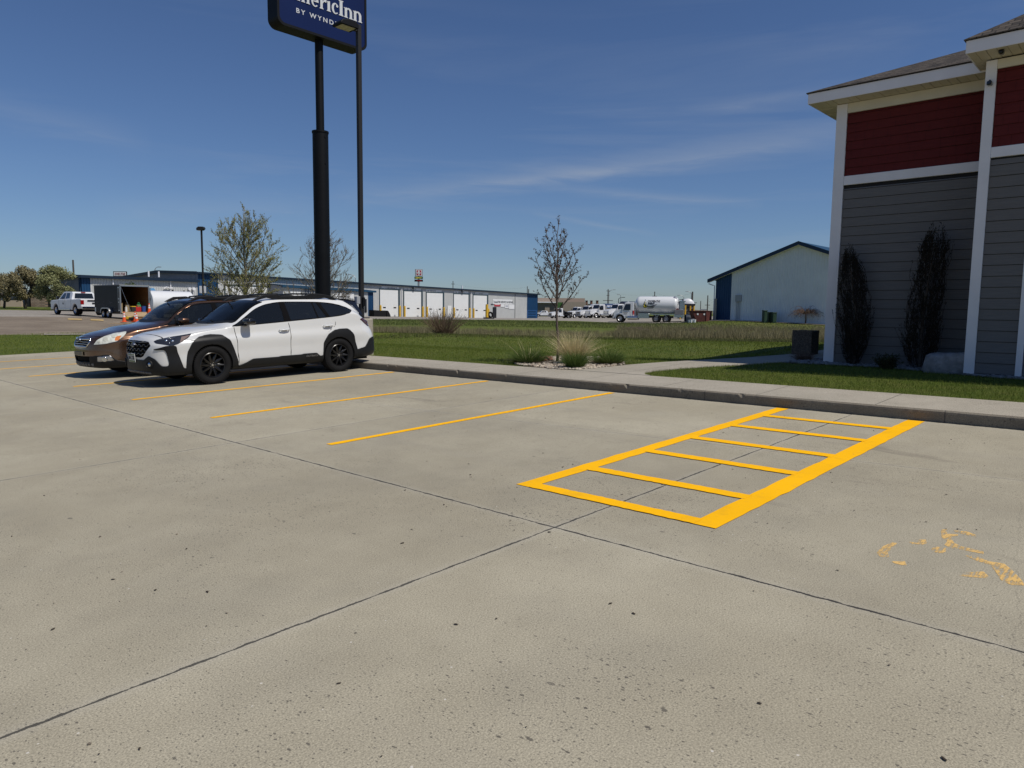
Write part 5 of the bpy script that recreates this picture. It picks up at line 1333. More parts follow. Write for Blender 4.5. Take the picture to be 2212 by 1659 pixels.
for x0, x1, y0, y1, mt in ((1548, 1578, 595, 606, 'dk'), (1586, 1650, 598, 623, 'red'), (1658, 1697, 600, 630, 'w'), (1702, 1742, 602, 641, 'w'), (1746, 1806, 603, 652, 'w')):
    s0 = sA(c3x(x0)); zt = P(c3x(x0), c3y(y0), A0[1]+AD[1]*s0)[2]; zb_ = P(c3x(x0), c3y(y1), A0[1]+AD[1]*s0)[2]
    facade_box('sign_board', 0, 0, zb_, zt, .055, .085, {'dk': pmat('sign_dark', (.05, .05, .06), .5), 'red': pmat('sign_red', (.40, .02, .03), .5), 'w': SIGNW}[mt], svc, (s0, sA(c3x(x1))))
    if mt == 'red':
        facade_box('sign_stripe', 0, 0, zb_+.30, zb_+.40, .086, .09, SIGNW, svc, (s0+.2, sA(c3x(x1))-.2))
    if x0 == 1702:
        facade_box('sign_stripe', 0, 0, zb_+.32, zb_+.46, .086, .09, pmat('sign_navy', (.02, .03, .12), .5), svc, (s0+.2, sA(c3x(x1))-.2))
for x_ in (565, 1328):
    m2 = MB(); s_ = sA(c3x(x_)); m2.cyl(a3(s_, .12, zbot(s_)), a3(s_, .12, ztop(s_)-.2), .07, n=6); m2.build('downspout', TRIMW, svc)
for x_ in (1812,):
    m2 = MB(); s_ = sA(c3x(x_)); m2.cyl(a3(s_, .10, zbot(s_)), a3(s_, .10, ztop(s_)-.2), .05, n=6); m2.build('conduit', SILT, svc)
for x_, y_ in ((692, 428), (1228, 462)):
    m2 = MB(); s_ = sA(c3x(x_)); z_ = P(c3x(x_), c3y(y_), A0[1]+AD[1]*s_)[2]; m2.box(0, 0, 0, .01, .01, .01) if False else None; beam(m2, a3(s_-.2, .05, 0), a3(s_+.2, .05, 0), AN, .4, z_-.1, z_+.25); m2.build('wall_lamp', SILT, svc)
for x_ in (1322,):
    m2 = MB(); s_ = sA(c3x(x_)); m2.cyl(a3(s_, -2, ztop(s_)), a3(s_, -2, ztop(s_)+.9), .12, n=8); m2.build('roof_vent', TRIMW, svc)
# left big door behind the trees
zl0 = zbot(sA(540)); overhead(489, 596, None, svc, False, pytop_at=ztop(sA(540))-1.45)
# lean-to with the low eave
s0, s1 = sA(611), sA(806); dpt = 3.2
ztl = lambda s_: ztop(s_)-1.25
LO = A0 + AN*dpt
mb = MB(); sl = lambda px: along(px, LO, AD)
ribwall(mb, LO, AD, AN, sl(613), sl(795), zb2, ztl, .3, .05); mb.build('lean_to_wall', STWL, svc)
mb = MB(); ribwall(mb, LO, AD, AN, sl(795), sl(806), zb2, ztl, .3, .05); mb.build('corner_panel', STB, svc)
mb = MB(); ribwall(mb, LO, AD, AN, sl(657), sl(679), zb2, lambda s_: ztl(s_)-.01, .3, .06); mb.build('wall_panel', STB, svc)
mb = MB(); pz = lambda s_, o_, z_: tuple(LO+AD*s_+AN*o_+np.array([0, 0, z_]))
mb.add([pz(sl(613), 0, zb2(0)), pz(sl(613), -dpt, zb2(0)), pz(sl(613), -dpt, ztl(sl(613))+.3), pz(sl(613), 0, ztl(sl(613)))], [(0, 1, 2, 3)]); mb.build('lean_to_end_wall', STG, svc)  # grey carries the shade of this end
mb = MB(); beam(mb, pz(sl(613)-.3, .0, ztl(sl(613))), pz(sl(806)+.4, .0, ztl(sl(806))), AN, .35, -.18, .12); mb.build('lean_to_gutter', ROOFB, svc)
mb = MB(); mb.add([pz(sl(613)-.3, .3, ztl(sl(613))+.1), pz(sl(806)+.4, .3, ztl(sl(806))+.1), pz(sl(806)+.4, -dpt, ztl(sl(806))+.4), pz(sl(613)-.3, -dpt, ztl(sl(613))+.4)], [(0, 1, 2, 3)]); mb.build('lean_to_roof', ROOFB, svc)
def lsign(px0, px1, h0, h1, mat, nm):
    m2 = MB(); a, b_ = sl(px0), sl(px1); zz = ztl(a); m2.add([], []); beam(m2, pz(a, .06, 0), pz(b_, .06, 0), AN, .03, zz-h0, zz-h1); return m2.build(nm, mat, svc)
lsign(723, 764, 1.35, .42, SIGNW, 'sign_board')
M = Matrix(((AD[0], 0, AN[0], 0), (AD[1], 0, AN[1], 0), (0, 1, 0, 0), (0, 0, 0, 1)))
for body, dz, px in (('AUTO &', -.78, 741), ('DIESEL SERVICE', -1.22, 731)):
    Mi = M.copy(); Mi.translation = pz(sl(px), .10, ztl(sl(723))+dz); text_mesh(body, .40, SILT, 'lettering', svc, Mi, .01, .78, .012)
lsign(628, 650, 3.2, .7, DOORW, 'lean_to_door'); lsign(700, 712, 3.0, .9, pmat('dark_door', (.015, .016, .018), .3), 'walk_door'); lsign(787, 791.5, 3.3, 1.25, pmat('dark_door', (.015, .016, .018), .3), 'walk_door')
# ------------------------------------------------------------------ front wing of the left building
B0 = np.array([(181.6-CXP)/FPX*80, 80.0, 0]); sB = lambda px: along(px, B0, AD)
bz = lambda s_, o_, z_: tuple(B0+AD*s_+AN*o_+np.array([0, 0, z_]))
zt_b = P(181.6, 596.8, 80)[2]; zb_b = P(181.6, 671, 80)[2]; sE = sB(429.5)
wing = thing('office_building', 'low white and blue steel building behind the pickup and the black trailer', 'building')
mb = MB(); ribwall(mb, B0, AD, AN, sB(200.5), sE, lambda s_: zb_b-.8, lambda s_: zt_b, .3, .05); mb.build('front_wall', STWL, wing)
mb = MB(); ribwall(mb, B0, AD, AN, 0, sB(200.5), lambda s_: zb_b-.8, lambda s_: zt_b, .3, .05); mb.build('corner_panel', STB, wing)
mb = MB(); ribwall(mb, B0, -AN, -AD, 0, 7.0, lambda s_: zb_b-.8, lambda s_: zt_b+.012*s_, .3, .05); mb.build('end_wall', STG, wing)  # shaded end of the white wing painted grey
mb = MB(); ribwall(mb, B0, -AN, -AD, 0, .55, lambda s_: zb_b-.8, lambda s_: zt_b, .3, .07); mb.build('corner_panel', STB, wing)
mb = MB(); beam(mb, bz(-.3, .02, zt_b), bz(sE+.1, .02, zt_b), AN, .45, -.16, .14); mb.build('gutter', BTRIM, wing)
mb = MB(); beam(mb, bz(-.32, .4, zt_b), bz(-.32, -7.2, zt_b+.10), -AD, .12, -.2, .14); mb.build('rake_trim', BTRIM, wing)
mb = MB(); mb.add([bz(-.3, .4, zt_b+.1), bz(sE+.1, .4, zt_b+.1), bz(sE+.1, -7, zt_b+.12), bz(-.3, -7, zt_b+.12)], [(0, 1, 2, 3)]); mb.build('roof', STG, wing)
c2x = lambda x: .1953*x
c2y = lambda y: 540+.1953*y
mb = MB(); s_ = sB(c2x(1605)); w_ = sB(c2x(1735))-s_; zt = P(c2x(1620), c2y(418), B0[1]+AD[1]*s_)[2]
mb.add([bz(s_+.1, .0, zt), bz(s_+w_-.15, .0, zt), bz(s_+w_+.15, 1.1, zt-1.15), bz(s_-.15, 1.1, zt-1.15), bz(s_-.15, 1.1, zt-1.35), bz(s_+w_+.15, 1.1, zt-1.35), bz(s_+w_+.15, 0, zt-1.35), bz(s_-.15, 0, zt-1.35)], [(0, 3, 2, 1), (3, 4, 5, 2), (4, 7, 6, 5), (0, 7, 4, 3), (1, 2, 5, 6)])
mb.build('awning', pmat('awning_blue', (.055, .19, .36), .6), wing)
facade_box('door', 0, 0, zb_b-.5, zt-1.3, .05, .10, pmat('dark_door', (.015, .016, .018), .3), wing, (s_+.3, s_+w_-.3), (B0, AD, AN))
for x_ in (1270, 1900):
    m2 = MB(); a = sB(c2x(x_)); m2.cyl(bz(a, .12, zb_b), bz(a, .12, zt_b-.1), .08, n=6); m2.build('downspout', TRIMW, wing)
for x_ in (2100, 2145):
    m2 = MB(); a = sB(c2x(x_)); z_ = P(c2x(x_), c2y(430), B0[1]+AD[1]*a)[2]; m2.cyl(bz(a, .05, z_), bz(a, .35, z_), .16, .2, 10); m2.cyl(bz(a, .2, z_-.2), bz(a, .2, z_-2.4), .04, n=6); m2.build('dryer_vent', TRIMW, wing, smooth=False)
for x_ in (1855, 1875, 1928, 1980, 2015):
    m2 = MB(); a = sB(c2x(x_)); z_ = P(c2x(x_), c2y(425), B0[1]+AD[1]*a)[2]; m2.cyl(bz(a, .15, z_-.3), bz(a, .15, z_-2.2), .035, n=6); m2.build('gas_pipe', SILT, wing)
m2 = MB(); a = sB(c2x(1865)); z_ = P(c2x(1865), c2y(420), B0[1]+AD[1]*a)[2]; m2.tube([bz(a-.5, .2, z_-.1), bz(a-.2, .25, z_+.1), bz(a+.3, .2, z_-.05), bz(a+.6, .2, z_)], .07, 6); m2.build('pipe_cap', TRIMW, wing)
for x_, y_ in ((1810, 315), (1922, 300)):
    a = sB(c2x(x_)); m2 = MB(); m2.cyl(bz(a, -3, zt_b+.4), bz(a, -3, zt_b+1.1), .10, n=8); m2.build('roof_vent', TRIMW, wing)
# brick and panel office far left, behind the round trees
def brickmat():
    m_ = bpy.data.materials.new('tan_brick'); m_.use_nodes = True; t = m_.node_tree; b = t.nodes['Principled BSDF']; c = nn(t, 'ShaderNodeTexCoord')
    sx = nn(t, 'ShaderNodeSeparateXYZ'); t.links.new(c.outputs['Object'], sx.inputs[0]); cb = nn(t, 'ShaderNodeCombineXYZ'); t.links.new(sx.outputs[0], cb.inputs[0]); t.links.new(sx.outputs[2], cb.inputs[1])
    br = nn(t, 'ShaderNodeTexBrick', Scale=1.0); br.inputs['Brick Width'].default_value = .5; br.inputs['Row Height'].default_value = .19; br.inputs['Mortar Size'].default_value = .02
    br.inputs['Color1'].default_value = (.22, .15, .10, 1); br.inputs['Color2'].default_value = (.33, .25, .18, 1); br.inputs['Mortar'].default_value = (.10, .085, .07, 1); t.links.new(cb.outputs[0], br.inputs[0]); t.links.new(br.outputs[0], b.inputs['Base Color']); b.inputs['Roughness'].default_value = .9; return m_
off = thing('shop_building', 'low beige and brick building behind the round trees at the left edge', 'building')
def lb(name, px0, px1, y0, y1, Y, dpt_, mat):
    p0_ = P(px0, y1, Y); p1_ = P(px1, y0, Y); m2 = MB(); m2.box(p0_[0], Y, p0_[2], p1_[0], Y+dpt_, p1_[2]); return m2.build(name, mat, off)
lb('wall', -60, 178, 632, 668, 101, 12, pmat('shop_wall', (.30, .31, .32), .7)); lb('fascia', -60, 180, 629, 637, 100.6, .3, TRIMW)
lb('brick_pier', 67.5, 96, 630, 667, 99.9, .9, brickmat())
lb('beige_door', 2, 46, 649, 667, 100.5, .3, pmat('beige_panel', (.46, .37, .27), .7)); lb('beige_door', -40, 0, 649, 667, 100.5, .3, pmat('beige_panel', (.46, .37, .27), .7))
lb('window', 20, 31, 644.5, 648.3, 100.55, .3, DGLASS2); lb('window', 102, 113, 640, 664, 100.5, .3, DGLASS2); lb('window', 120, 130, 640, 664, 100.5, .3, DGLASS2); lb('window', 55, 63, 640, 666, 100.5, .3, DGLASS2)
# tan warehouse on the right with green canopy and brick chimneys
ware = thing('warehouse', 'tan flat roofed warehouse beyond the parked trucks', 'building')
c4x = lambda x: 1134+.2197*x
c4y = lambda y: 540+.2197*y
def wb_(name, x0, x1, y0, y1, Y, dpt_, mat, parent=ware):
    p0_ = P(c4x(x0), c4y(y1), Y); p1_ = P(c4x(x1), c4y(y0), Y); m2 = MB(); m2.box(p0_[0], Y, p0_[2], p1_[0], Y+dpt_, p1_[2]); return m2.build(name, mat, parent)
TAN = pmat('tan_panel', (.34, .27, .215), .8); TAND = pmat('dark_tan_panel', (.17, .145, .125), .8)  # second panel is a darker tan
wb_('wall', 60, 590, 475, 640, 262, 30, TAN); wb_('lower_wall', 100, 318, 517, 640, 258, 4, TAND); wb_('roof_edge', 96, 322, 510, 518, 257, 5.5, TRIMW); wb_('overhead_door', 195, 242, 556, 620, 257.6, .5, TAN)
wb_('green_sign_panel', 318, 372, 515, 600, 261, .8, pmat('green_panel', (.05, .14, .03), .6))
wb_('wall', 372, 600, 512, 620, 259, 3, pmat('tan_wall_low', (.30, .25, .20), .8))
canopy = thing('fuel_station', 'green roofed building with three brick chimneys beyond the trucks', 'building')
wb_('roof', 655, 760, 530, 553, 300, 14, pmat('green_roof', (.02, .17, .05), .5), canopy); wb_('wall', 660, 756, 553, 600, 301, 10, TAN, canopy)
for x_ in (601, 648, 706): wb_('chimney', x_, x_+17, 498, 533 if x_ < 690 else 531, 298, 3, pmat('chimney_brick', (.20, .09, .06), .9), canopy)
for x_ in (601, 648, 706): wb_('chimney_cap', x_-2, x_+19, 496, 500, 297.8, 3.4, TAND, canopy)
wb_('wall', 590, 720, 531, 600, 299, 2, TAN, canopy)
# ------------------------------------------------------------------ positions seen at a pixel on simple planes
def lotpt(px, py, h=.14):
    d = (px-CXP)*CR - (py-CYP)*CU + FPX*CF; c_ = np.array([0, 0, CAM_H]); k_ = (h - c_ @ LN)/(d @ LN); p_ = c_ + d*k_; return float(p_ @ LU), float(p_ @ LV)
def hv_plane(px, py, vc):
    d = (px-CXP)*CR - (py-CYP)*CU + FPX*CF; c_ = np.array([0, 0, CAM_H]); k_ = (vc - c_ @ HV)/(d @ HV); p_ = c_ + d*k_; return float(p_ @ HU), float(p_[2])
def hw(u, v): 
    """ground point from horizontal u, v"""
    p_ = HU*u + HV*v; return np.array([p_[0], p_[1], gz(p_[0], p_[1])])
PBLK = pmat('black_painted_steel', (.004, .0045, .006), .55, spec=.22, noise=.3, nscale=1.5); PGREY = pmat('bronze_pole_paint', (.020, .020, .021), .55, spec=.3)
GALV = pmat('galvanised_steel', (.30, .31, .32), .5, metal=.6)
# ------------------------------------------------------------------ tall hotel sign
VF = 24.92
sp_ = P(690.5, 200, 29); su, sv = float(sp_ @ HU), float(sp_ @ HV)
sign = thing('pole_sign', 'tall blue hotel sign on a stepped black pole behind the wagons', 'sign', HM)
zg = gz(sp_[0], sp_[1])
mb = MB(); mb.cyl((su, sv, zg-.2), (su, sv, 8.33), .305, n=40); mb.cyl((su, sv, 8.33), (su, sv, 8.40), .325, n=40); lo_ = mb.build('pole', PBLK, sign, smooth=True, angle=40)
mb = MB(); mb.cyl((su, sv, 8.38), (su, sv, 12.4), .157, n=32); mb.build('upper_pole', PBLK, sign, smooth=True, angle=40)
mb = MB()
for z_ in (8.15, 7.15): mb.cyl((su+.02, sv-.30, z_), (su+.02, sv-.325, z_), .03, n=8)
mb.build('bolts', PBLK, sign)
uL, _ = hv_plane(598.8, 60, VF); uR, _ = hv_plane(791.5, 90, VF); _, zB = hv_plane(786, 112, VF); _, zB2 = hv_plane(607, 51.5, VF); zB = (zB+zB2)/2
HB = 2.35; DP = .66
def rrect(u0, u1, z0, z1, r, n=7):
    o_ = []
    for cx_, cz_, a0 in ((u1-r, z0+r, -90), (u1-r, z1-r, 0), (u0+r, z1-r, 90), (u0+r, z0+r, 180)):
        for i in range(n+1): a = R(a0+90*i/n); o_.append((cx_+r*math.cos(a), cz_+r*math.sin(a)))
    return o_
mb = MB(); mb.prism(rrect(uL, uR, zB, zB+HB, .30), VF, VF+DP); mb.build('cabinet', PBLK, sign)
mb = MB(); mb.prism(rrect(uL+.09, uR-.09, zB+.09, zB+HB-.09, .24), VF-.012, VF-.002)
mb.build('sign_face', pmat('sign_blue', (.0035, .014, .075), .6, spec=.15, noise=.06, nscale=.8), sign)
# retaining frame
mb = MB(); a_ = rrect(uL, uR, zB, zB+HB, .30); b_ = rrect(uL+.09, uR-.09, zB+.09, zB+HB-.09, .24); n_ = len(a_)
mb.add([(u_, VF-.03, z_) for u_, z_ in a_]+[(u_, VF-.03, z_) for u_, z_ in b_]+[(u_, VF-.001, z_) for u_, z_ in a_]+[(u_, VF-.012, z_) for u_, z_ in b_],
       [(i, (i+1) % n_, n_+(i+1) % n_, n_+i) for i in range(n_)]+[(i, 2*n_+i, 2*n_+(i+1) % n_, (i+1) % n_) for i in range(n_)]+[(n_+i, n_+(i+1) % n_, 3*n_+(i+1) % n_, 3*n_+i) for i in range(n_)])
mb.build('retainer_frame', PBLK, sign)
LETW = pmat('letter_white', (.60, .61, .62), .5)
# serif lettering, drawn in units of x height
XH = .385; _c = lambda x, y: hv_plane(621+.08544*x, .08544*y, VF-.02)
def arc(cx_, cy_, rx, ry, a0, a1, n=14): return [(cx_+rx*math.cos(R(a0+(a1-a0)*i/n)), cy_+ry*math.sin(R(a0+(a1-a0)*i/n))) for i in range(n+1)]
def foot(x0, x1, w_, y=0, up=1): return [(x0-w_, y), (x1+w_, y), (x1+w_*.9, y+.05*up), (x1, y+.13*up), (x0, y+.13*up), (x0-w_*.9, y+.05*up)]
def gl_n(x):    # arch joined to a left stem whose right side is at x
    return [arc(x+.22, .62, .30, .385, 180, 0, 14) + arc(x+.17, .58, .135, .28, 0, 180, 12), [(x+.305, .0), (x+.52, .0), (x+.52, .66), (x+.305, .62)], foot(x+.305, x+.52, .07)]
def gl_stem(x0, x1, top=1.0): return [[(x0, 0), (x1, 0), (x1, top), (x0, top-.06)], foot(x0, x1, .07), [(x0-.09, top-.07), (x0-.07, top-.12), (x0+.05, top-.16), (x0+.05, top-.03), (x1, top)]]
GL = {'n': ([*gl_stem(.08, .30), *gl_n(.24)], .84), 'm': ([*gl_stem(.08, .30), *gl_n(.24), *gl_n(.70)], 1.30),
      'I': ([[(.10, 0), (.38, 0), (.38, 1.48), (.10, 1.48)], foot(.10, .38, .10), foot(.10, .38, .10, 1.48, -1)], .48),
      'i': ([*gl_stem(.08, .31), arc(.19, 1.30, .15, .15, 0, 360, 16)[:-1]], .40),
      'r': ([*gl_stem(.08, .30), [(.28, .62), (.34, .80), (.46, .97), (.58, 1.02), (.66, 1.0), (.63, .70), (.54, .76), (.42, .74), (.30, .52)]], .66),
      'c': ([arc(.40, .50, .36, .53, 42, 318, 24) + arc(.44, .50, .19, .42, 312, 48, 20), arc(.60, .78, .11, .12, 0, 360, 12)[:-1]], .74),
      'e': ([arc(.40, .50, .37, .53, 0, 318, 26) + arc(.42, .48, .20, .40, 312, 75, 18) + [(.56, .60), (.20, .50), (.20, .44), (.77, .44)]], .78),
      'A': ([[(.02, 0), (.16, 0), (.60, 1.2), (.55, 1.5)], [(.52, 1.5), (.74, 1.5), (1.18, 0), (.88, 0)], [(.25, .45), (.9, .45), (.9, .56), (.28, .56)], foot(.02, .16, .07), foot(.88, 1.18, .06)], 1.24)}
bounds = {6: ('I', 1295, 1415), 7: ('n', 1425, 1650), 8: ('n', 1655, 1885), 5: ('c', 1108, 1290), 4: ('i', 988, 1100), 3: ('r', 808, 985), 2: ('e', 592, 786)}
zb0 = (_c(1300, 385)[1] + _c(1885, 596)[1] + _c(815, 200)[1])/3
sc_list = []
u_next = {}
def put(ch, u0, wid, nm='letter'):
    polys, adv = GL[ch]; k_ = wid/adv; m2 = MB()
    for pi_, pl_ in enumerate(polys): m2.prism([(u0+x_*k_, zb0+y_*XH) for x_, y_ in pl_], VF-.030-.0006*pi_, VF-.0125)
    return m2.build(nm, LETW, sign)
for i in sorted(bounds):
    ch, a, b_ = bounds[i]; yb = 200+(a-815)*.361; ua_ = _c(a, yb)[0]; ub_ = _c(b_, yb)[0]; put(ch, ua_, ub_-ua_)
u_e = _c(592, 120)[0]; put('m', u_e-.62, .58); put('A', u_e-1.18, .54)
ub0, zt0 = _c(222, 310); ub1, _z = _c(1135, 622)
tM = Matrix(((1, 0, 0, 0), (0, 0, -1, 0), (0, 1, 0, 0), (0, 0, 0, 1))); tM.translation = (ub0-.01, VF-.014, zt0)
words_ = text_mesh('BY WYNDHAM', .235, LETW, 'tagline', sign, tM, .006, 1.0, .0035, 'LEFT', spacing=1.42)
wv = [v_.co.x for v_ in words_.data.vertices]; kx = ((ub1-ub0)/(max(wv)-min(wv)))*(10/6.55)
for v_ in words_.data.vertices: v_.co.x *= kx
# ------------------------------------------------------------------ parking lot light
lp_ = P(781, 690, 18.2); lu, lv = float(lp_ @ HU), float(lp_ @ HV); zg = gz(lp_[0], lp_[1])
lampp = thing('light_pole', 'tall square black light pole on a concrete base behind the white wagon', 'lamp post', HM)
mb = MB(); mb.cyl((lu, lv, zg-.2), (lu, lv, 1.24), .29, .285, 28); mb.cyl((lu, lv, 1.24), (lu, lv, 1.265), .285, .26, 28); mb.build('concrete_base', WALK, lampp, smooth=True, angle=40)
ztp = P(781, 54, 18.2)[2]
mb = MB(); mb.bev(lu-.052, lv-.052, 1.26, lu+.052, lv+.052, ztp, .006); mb.build('pole', PGREY, lampp)
mb = MB(); mb.bev(lu-.15, lv-.15, 1.266, lu+.15, lv+.15, 1.29, .006)
mb.build('base_plate', PGREY, lampp)
mb = MB(); mb.bev(lu-.14, lv-.035, ztp-.17, lu-.053, lv+.035, ztp-.05, .006); mb.build('arm', PGREY, lampp)
hl = .50; h0 = lu-.12
mb = MB(); mb.prism([(h0, ztp-.17), (h0-hl, ztp-.17), (h0-hl, ztp-.13), (h0-hl+.06, ztp-.06), (h0-.26, ztp-.02), (h0-.05, ztp-.03), (h0, ztp-.07)], lv-.185, lv+.185)
hd = mb.build('lamp_head', PBLK, lampp); bv = hd.modifiers.new('b', 'BEVEL'); bv.width = .012; bv.segments = 2
mb = MB(); mb.box(h0-hl+.06, lv-.145, ztp-.178, h0-.07, lv+.145, ztp-.171); mb.build('lens', pmat('lamp_lens', (.42, .38, .26), .3, noise=.25, nscale=16), hd)
zbx = P(772, 649, 18.2)[2]
mb = MB(); mb.bev(lu-.18, lv-.07, zbx-.09, lu-.075, lv+.05, zbx+.10, .01); mb.box(lu-.08, lv-.02, zbx-.03, lu-.05, lv+.02, zbx+.03); mb.build('junction_box', pmat('box_grey', (.33, .34, .36), .5), lampp)
mb = MB(); mb.bev(lu-.02, lv-.10, zbx-.14, lu+.05, lv-.0525, zbx+.08, .008); mb.build('cover_plate', PBLK, lampp)
# second lamp with two small sign backs
q = P(438.5, 600, 50); zg = gz(q[0], q[1]); zt = P(438, 497, 50)[2]
l2 = thing('street_lamp', 'thin lamp post with two small white sign plates, left of the big budding tree', 'lamp post', at((q[0], q[1], 0)))
mb = MB(); mb.box(-.05, -.05, zg-.2, .05, .05, zt); mb.build('pole', PGREY, l2)
mb = MB(); mb.prism([(.10, zt-.02), (-.28, zt-.02), (-.28, zt+.12), (-.15, zt+.22), (.16, zt+.22), (.22, zt+.10)], -.18, .18); mb.build('lamp_head', PGREY, l2)
mb = MB(); mb.box(-.25, -.14, zt-.03, -.02, .14, zt-.021); mb.build('lens', pmat('lamp_lens2', (.5, .5, .48), .3), l2)
for a, b_ in ((-.24, -.07), (.06, .22)):
    z0_, z1_ = P(438, 633.5, 50)[2], P(438, 618, 50)[2]
    mb = MB(); mb.bev(a, -.09, z0_, b_, -.07, z1_, .008); mb.build('sign_plate', SIGNW, l2)
# ------------------------------------------------------------------ far roadside posts
def far_sign_kwik():
    Y = 190; c0 = P(244.5, 597.2, Y); c1 = P(273, 586.3, Y); w_ = c1[0]-c0[0]; h_ = c1[2]-c0[2]; t = thing('roadside_sign', 'red lettered white sign on posts above the low blue trimmed roof', 'sign', at((c0[0], Y, 0)))
    mb = MB(); mb.bev(0, 0, c0[2], w_, .4, c1[2], .04); mb.build('cabinet', PBLK, t)
    mb = MB(); mb.box(.18, -.02, c0[2]+.15, w_-.1, -.001, c1[2]-.15); mb.build('sign_face', SIGNW, t)
    M = Matrix(((1, 0, 0, .42), (0, 0, -1, -.03), (0, 1, 0, c0[2]+.32), (0, 0, 0, 1))); o_ = text_mesh('KWIK STAR', .92, pmat('sign_text_maroon', (.16, .01, .015), .5), 'lettering', t, M, .01, 1.0, .02, shear=.25)
    wv = [v_.co.x for v_ in o_.data.vertices]; k_ = (w_-.8)/(max(wv)-min(wv))
    for v_ in o_.data.vertices: v_.co.x *= k_
    for a in (.12, w_*.52): mb = MB(); mb.box(a, .1, c0[2]-.95, a+w_*.42, .3, c0[2]-.12); mb.build('price_panel', pmat('price_panel', (.06, .07, .08), .3), t)
    mb = MB(); mb.box(w_/2-.15, .12, -1, w_/2+.15, .28, c0[2]); mb.build('post', PGREY, t)
far_sign_kwik()
def far_sign_fuel():
    Y = 210; k_ = Y/FPX; q = P(904, 620, Y); t = thing('fuel_sign', 'tall fuel station sign with red emblem and green panel above the workshop roof', 'sign', at((q[0], Y, 0)))
    Z = lambda py: P(904, py, Y)[2]; X = lambda px: (px-904)*k_
    mb = MB(); mb.cyl((0, .3, -1), (0, .3, Z(597)), .28, n=10); mb.build('pole', GALV, t)
    mb = MB(); mb.bev(X(896.6), 0, Z(596.8), X(912.3), .8, Z(581.4), .05); mb.build('cabinet', GALV, t)
    mb = MB(); mb.box(X(898.5), -.03, Z(595.9), X(911.5), -.001, Z(582.6)); mb.build('sign_face', SIGNW, t)
    RD = pmat('sign_red2', (.38, .02, .04), .5); mb = MB()
    for s_ in (-1, 1):
        c_ = X(905); P_ = [(c_+s_*X(904+.35), Z(594.5)), (c_+s_*X(904+4.9), Z(594.5)), (c_+s_*X(904+5.2), Z(589)), (c_+s_*X(904+4.6), Z(584)), (c_+s_*X(904+.8), Z(584)), (c_+s_*X(904+2.2), Z(587)), (c_+s_*X(904+2.2), Z(592))]
        mb.prism(P_, -.06, -.031)
    mb.build('emblem', RD, t)
    M = Matrix(((1, 0, 0, X(899.4)), (0, 0, -1, -.08), (0, 1, 0, Z(591.2)), (0, 0, 0, 1))); o_ = text_mesh('CENEX', .62, SIGNW, 'lettering', t, M, .01, .95, .02)
    wv = [v_.co.x for v_ in o_.data.vertices]; kk = X(914.5)/(max(wv)-min(wv))
    for v_ in o_.data.vertices: v_.co.x *= kk*.98
    mb = MB(); mb.box(X(895.4), 0, Z(602.4), X(913), .6, Z(597.6)); mb.build('sign_panel', pmat('sub_green', (.01, .07, .03), .5), t)
    M = Matrix(((1, 0, 0, X(897.6)), (0, 0, -1, -.03), (0, 1, 0, Z(601.6)), (0, 0, 0, 1))); o_ = text_mesh('SUBWAY', .62, pmat('sub_yellow', (.72, .62, .08), .5), 'lettering', t, M, .01, 1, .02, shear=.2)
    wv = [v_.co.x for v_ in o_.data.vertices]; kk = X(917.5)/(max(wv)-min(wv))
    for v_ in o_.data.vertices: v_.co.x *= kk
    mb = MB(); mb.box(X(895.4), 0, Z(608.2), X(913), .6, Z(604)); mb.build('price_panel', DARK, t)
    M = Matrix(((1, 0, 0, X(900.5)), (0, 0, -1, -.03), (0, 1, 0, Z(607.6)), (0, 0, 0, 1))); text_mesh('DIESEL', .5, pmat('led_red', (.35, .02, .02), .5), 'lettering', t, M, .01, 1, .01)
far_sign_fuel()
WOODP = pmat('weathered_pole', (.085, .075, .065), .9)
def upole(px, pt, pb, Y, label, rad=.16, arms=(), group='utility poles on the skyline'):
    q = P(px, pb, Y); zt = P(px, pt, Y)[2]; z0_ = min(q[2], gz(q[0], Y) if Y < 350 else q[2])
    t = thing('utility_pole', label, 'utility pole', at((q[0], Y, 0)), group)
    mb = MB(); mb.cyl((0, 0, z0_-1), (0, 0, zt), rad, rad*.7, 8); mb.build('pole', WOODP, t)
    for pa, w_ in arms:
        z_ = P(px, pa, Y)[2]; mb = MB(); mb.box(-w_, -.1, z_-.1, w_, .1, z_+.1); mb.build('crossarm', WOODP, t)
upole(159.5, 561.5, 600, 120, 'plain dark pole standing above the low roof at the far left', .19)
upole(978.5, 607, 640, 300, 'utility pole with a short crossarm above the middle of the workshop roof', .2, ((613.5, .7),))
upole(1138.8, 618.5, 650, 300, 'taller of the two poles behind the right end of the workshop', .2)
upole(1141.6, 624.5, 650, 300, 'shorter of the two poles behind the right end of the workshop', .26)
upole(1312.8, 624.6, 664, 260, 'utility pole with a wide crossarm left of the propane truck', .22, ((649.2, 1.8), (628.5, .6), (638, .5)))
upole(1413.8, 630, 650, 260, 'utility pole rising behind the propane tank', .22, ((640, .8),))
upole(1494.6, 630, 672, 240, 'thick utility pole right of the green road sign', .36, ((654, 1.5),))
upole(1513, 650, 671, 300, 'short bare pole between the green sign and the storage building', .2)
upole(1527.8, 638, 673, 260, 'utility pole nearest the blue corner of the storage building', .25, ((659, .9),))
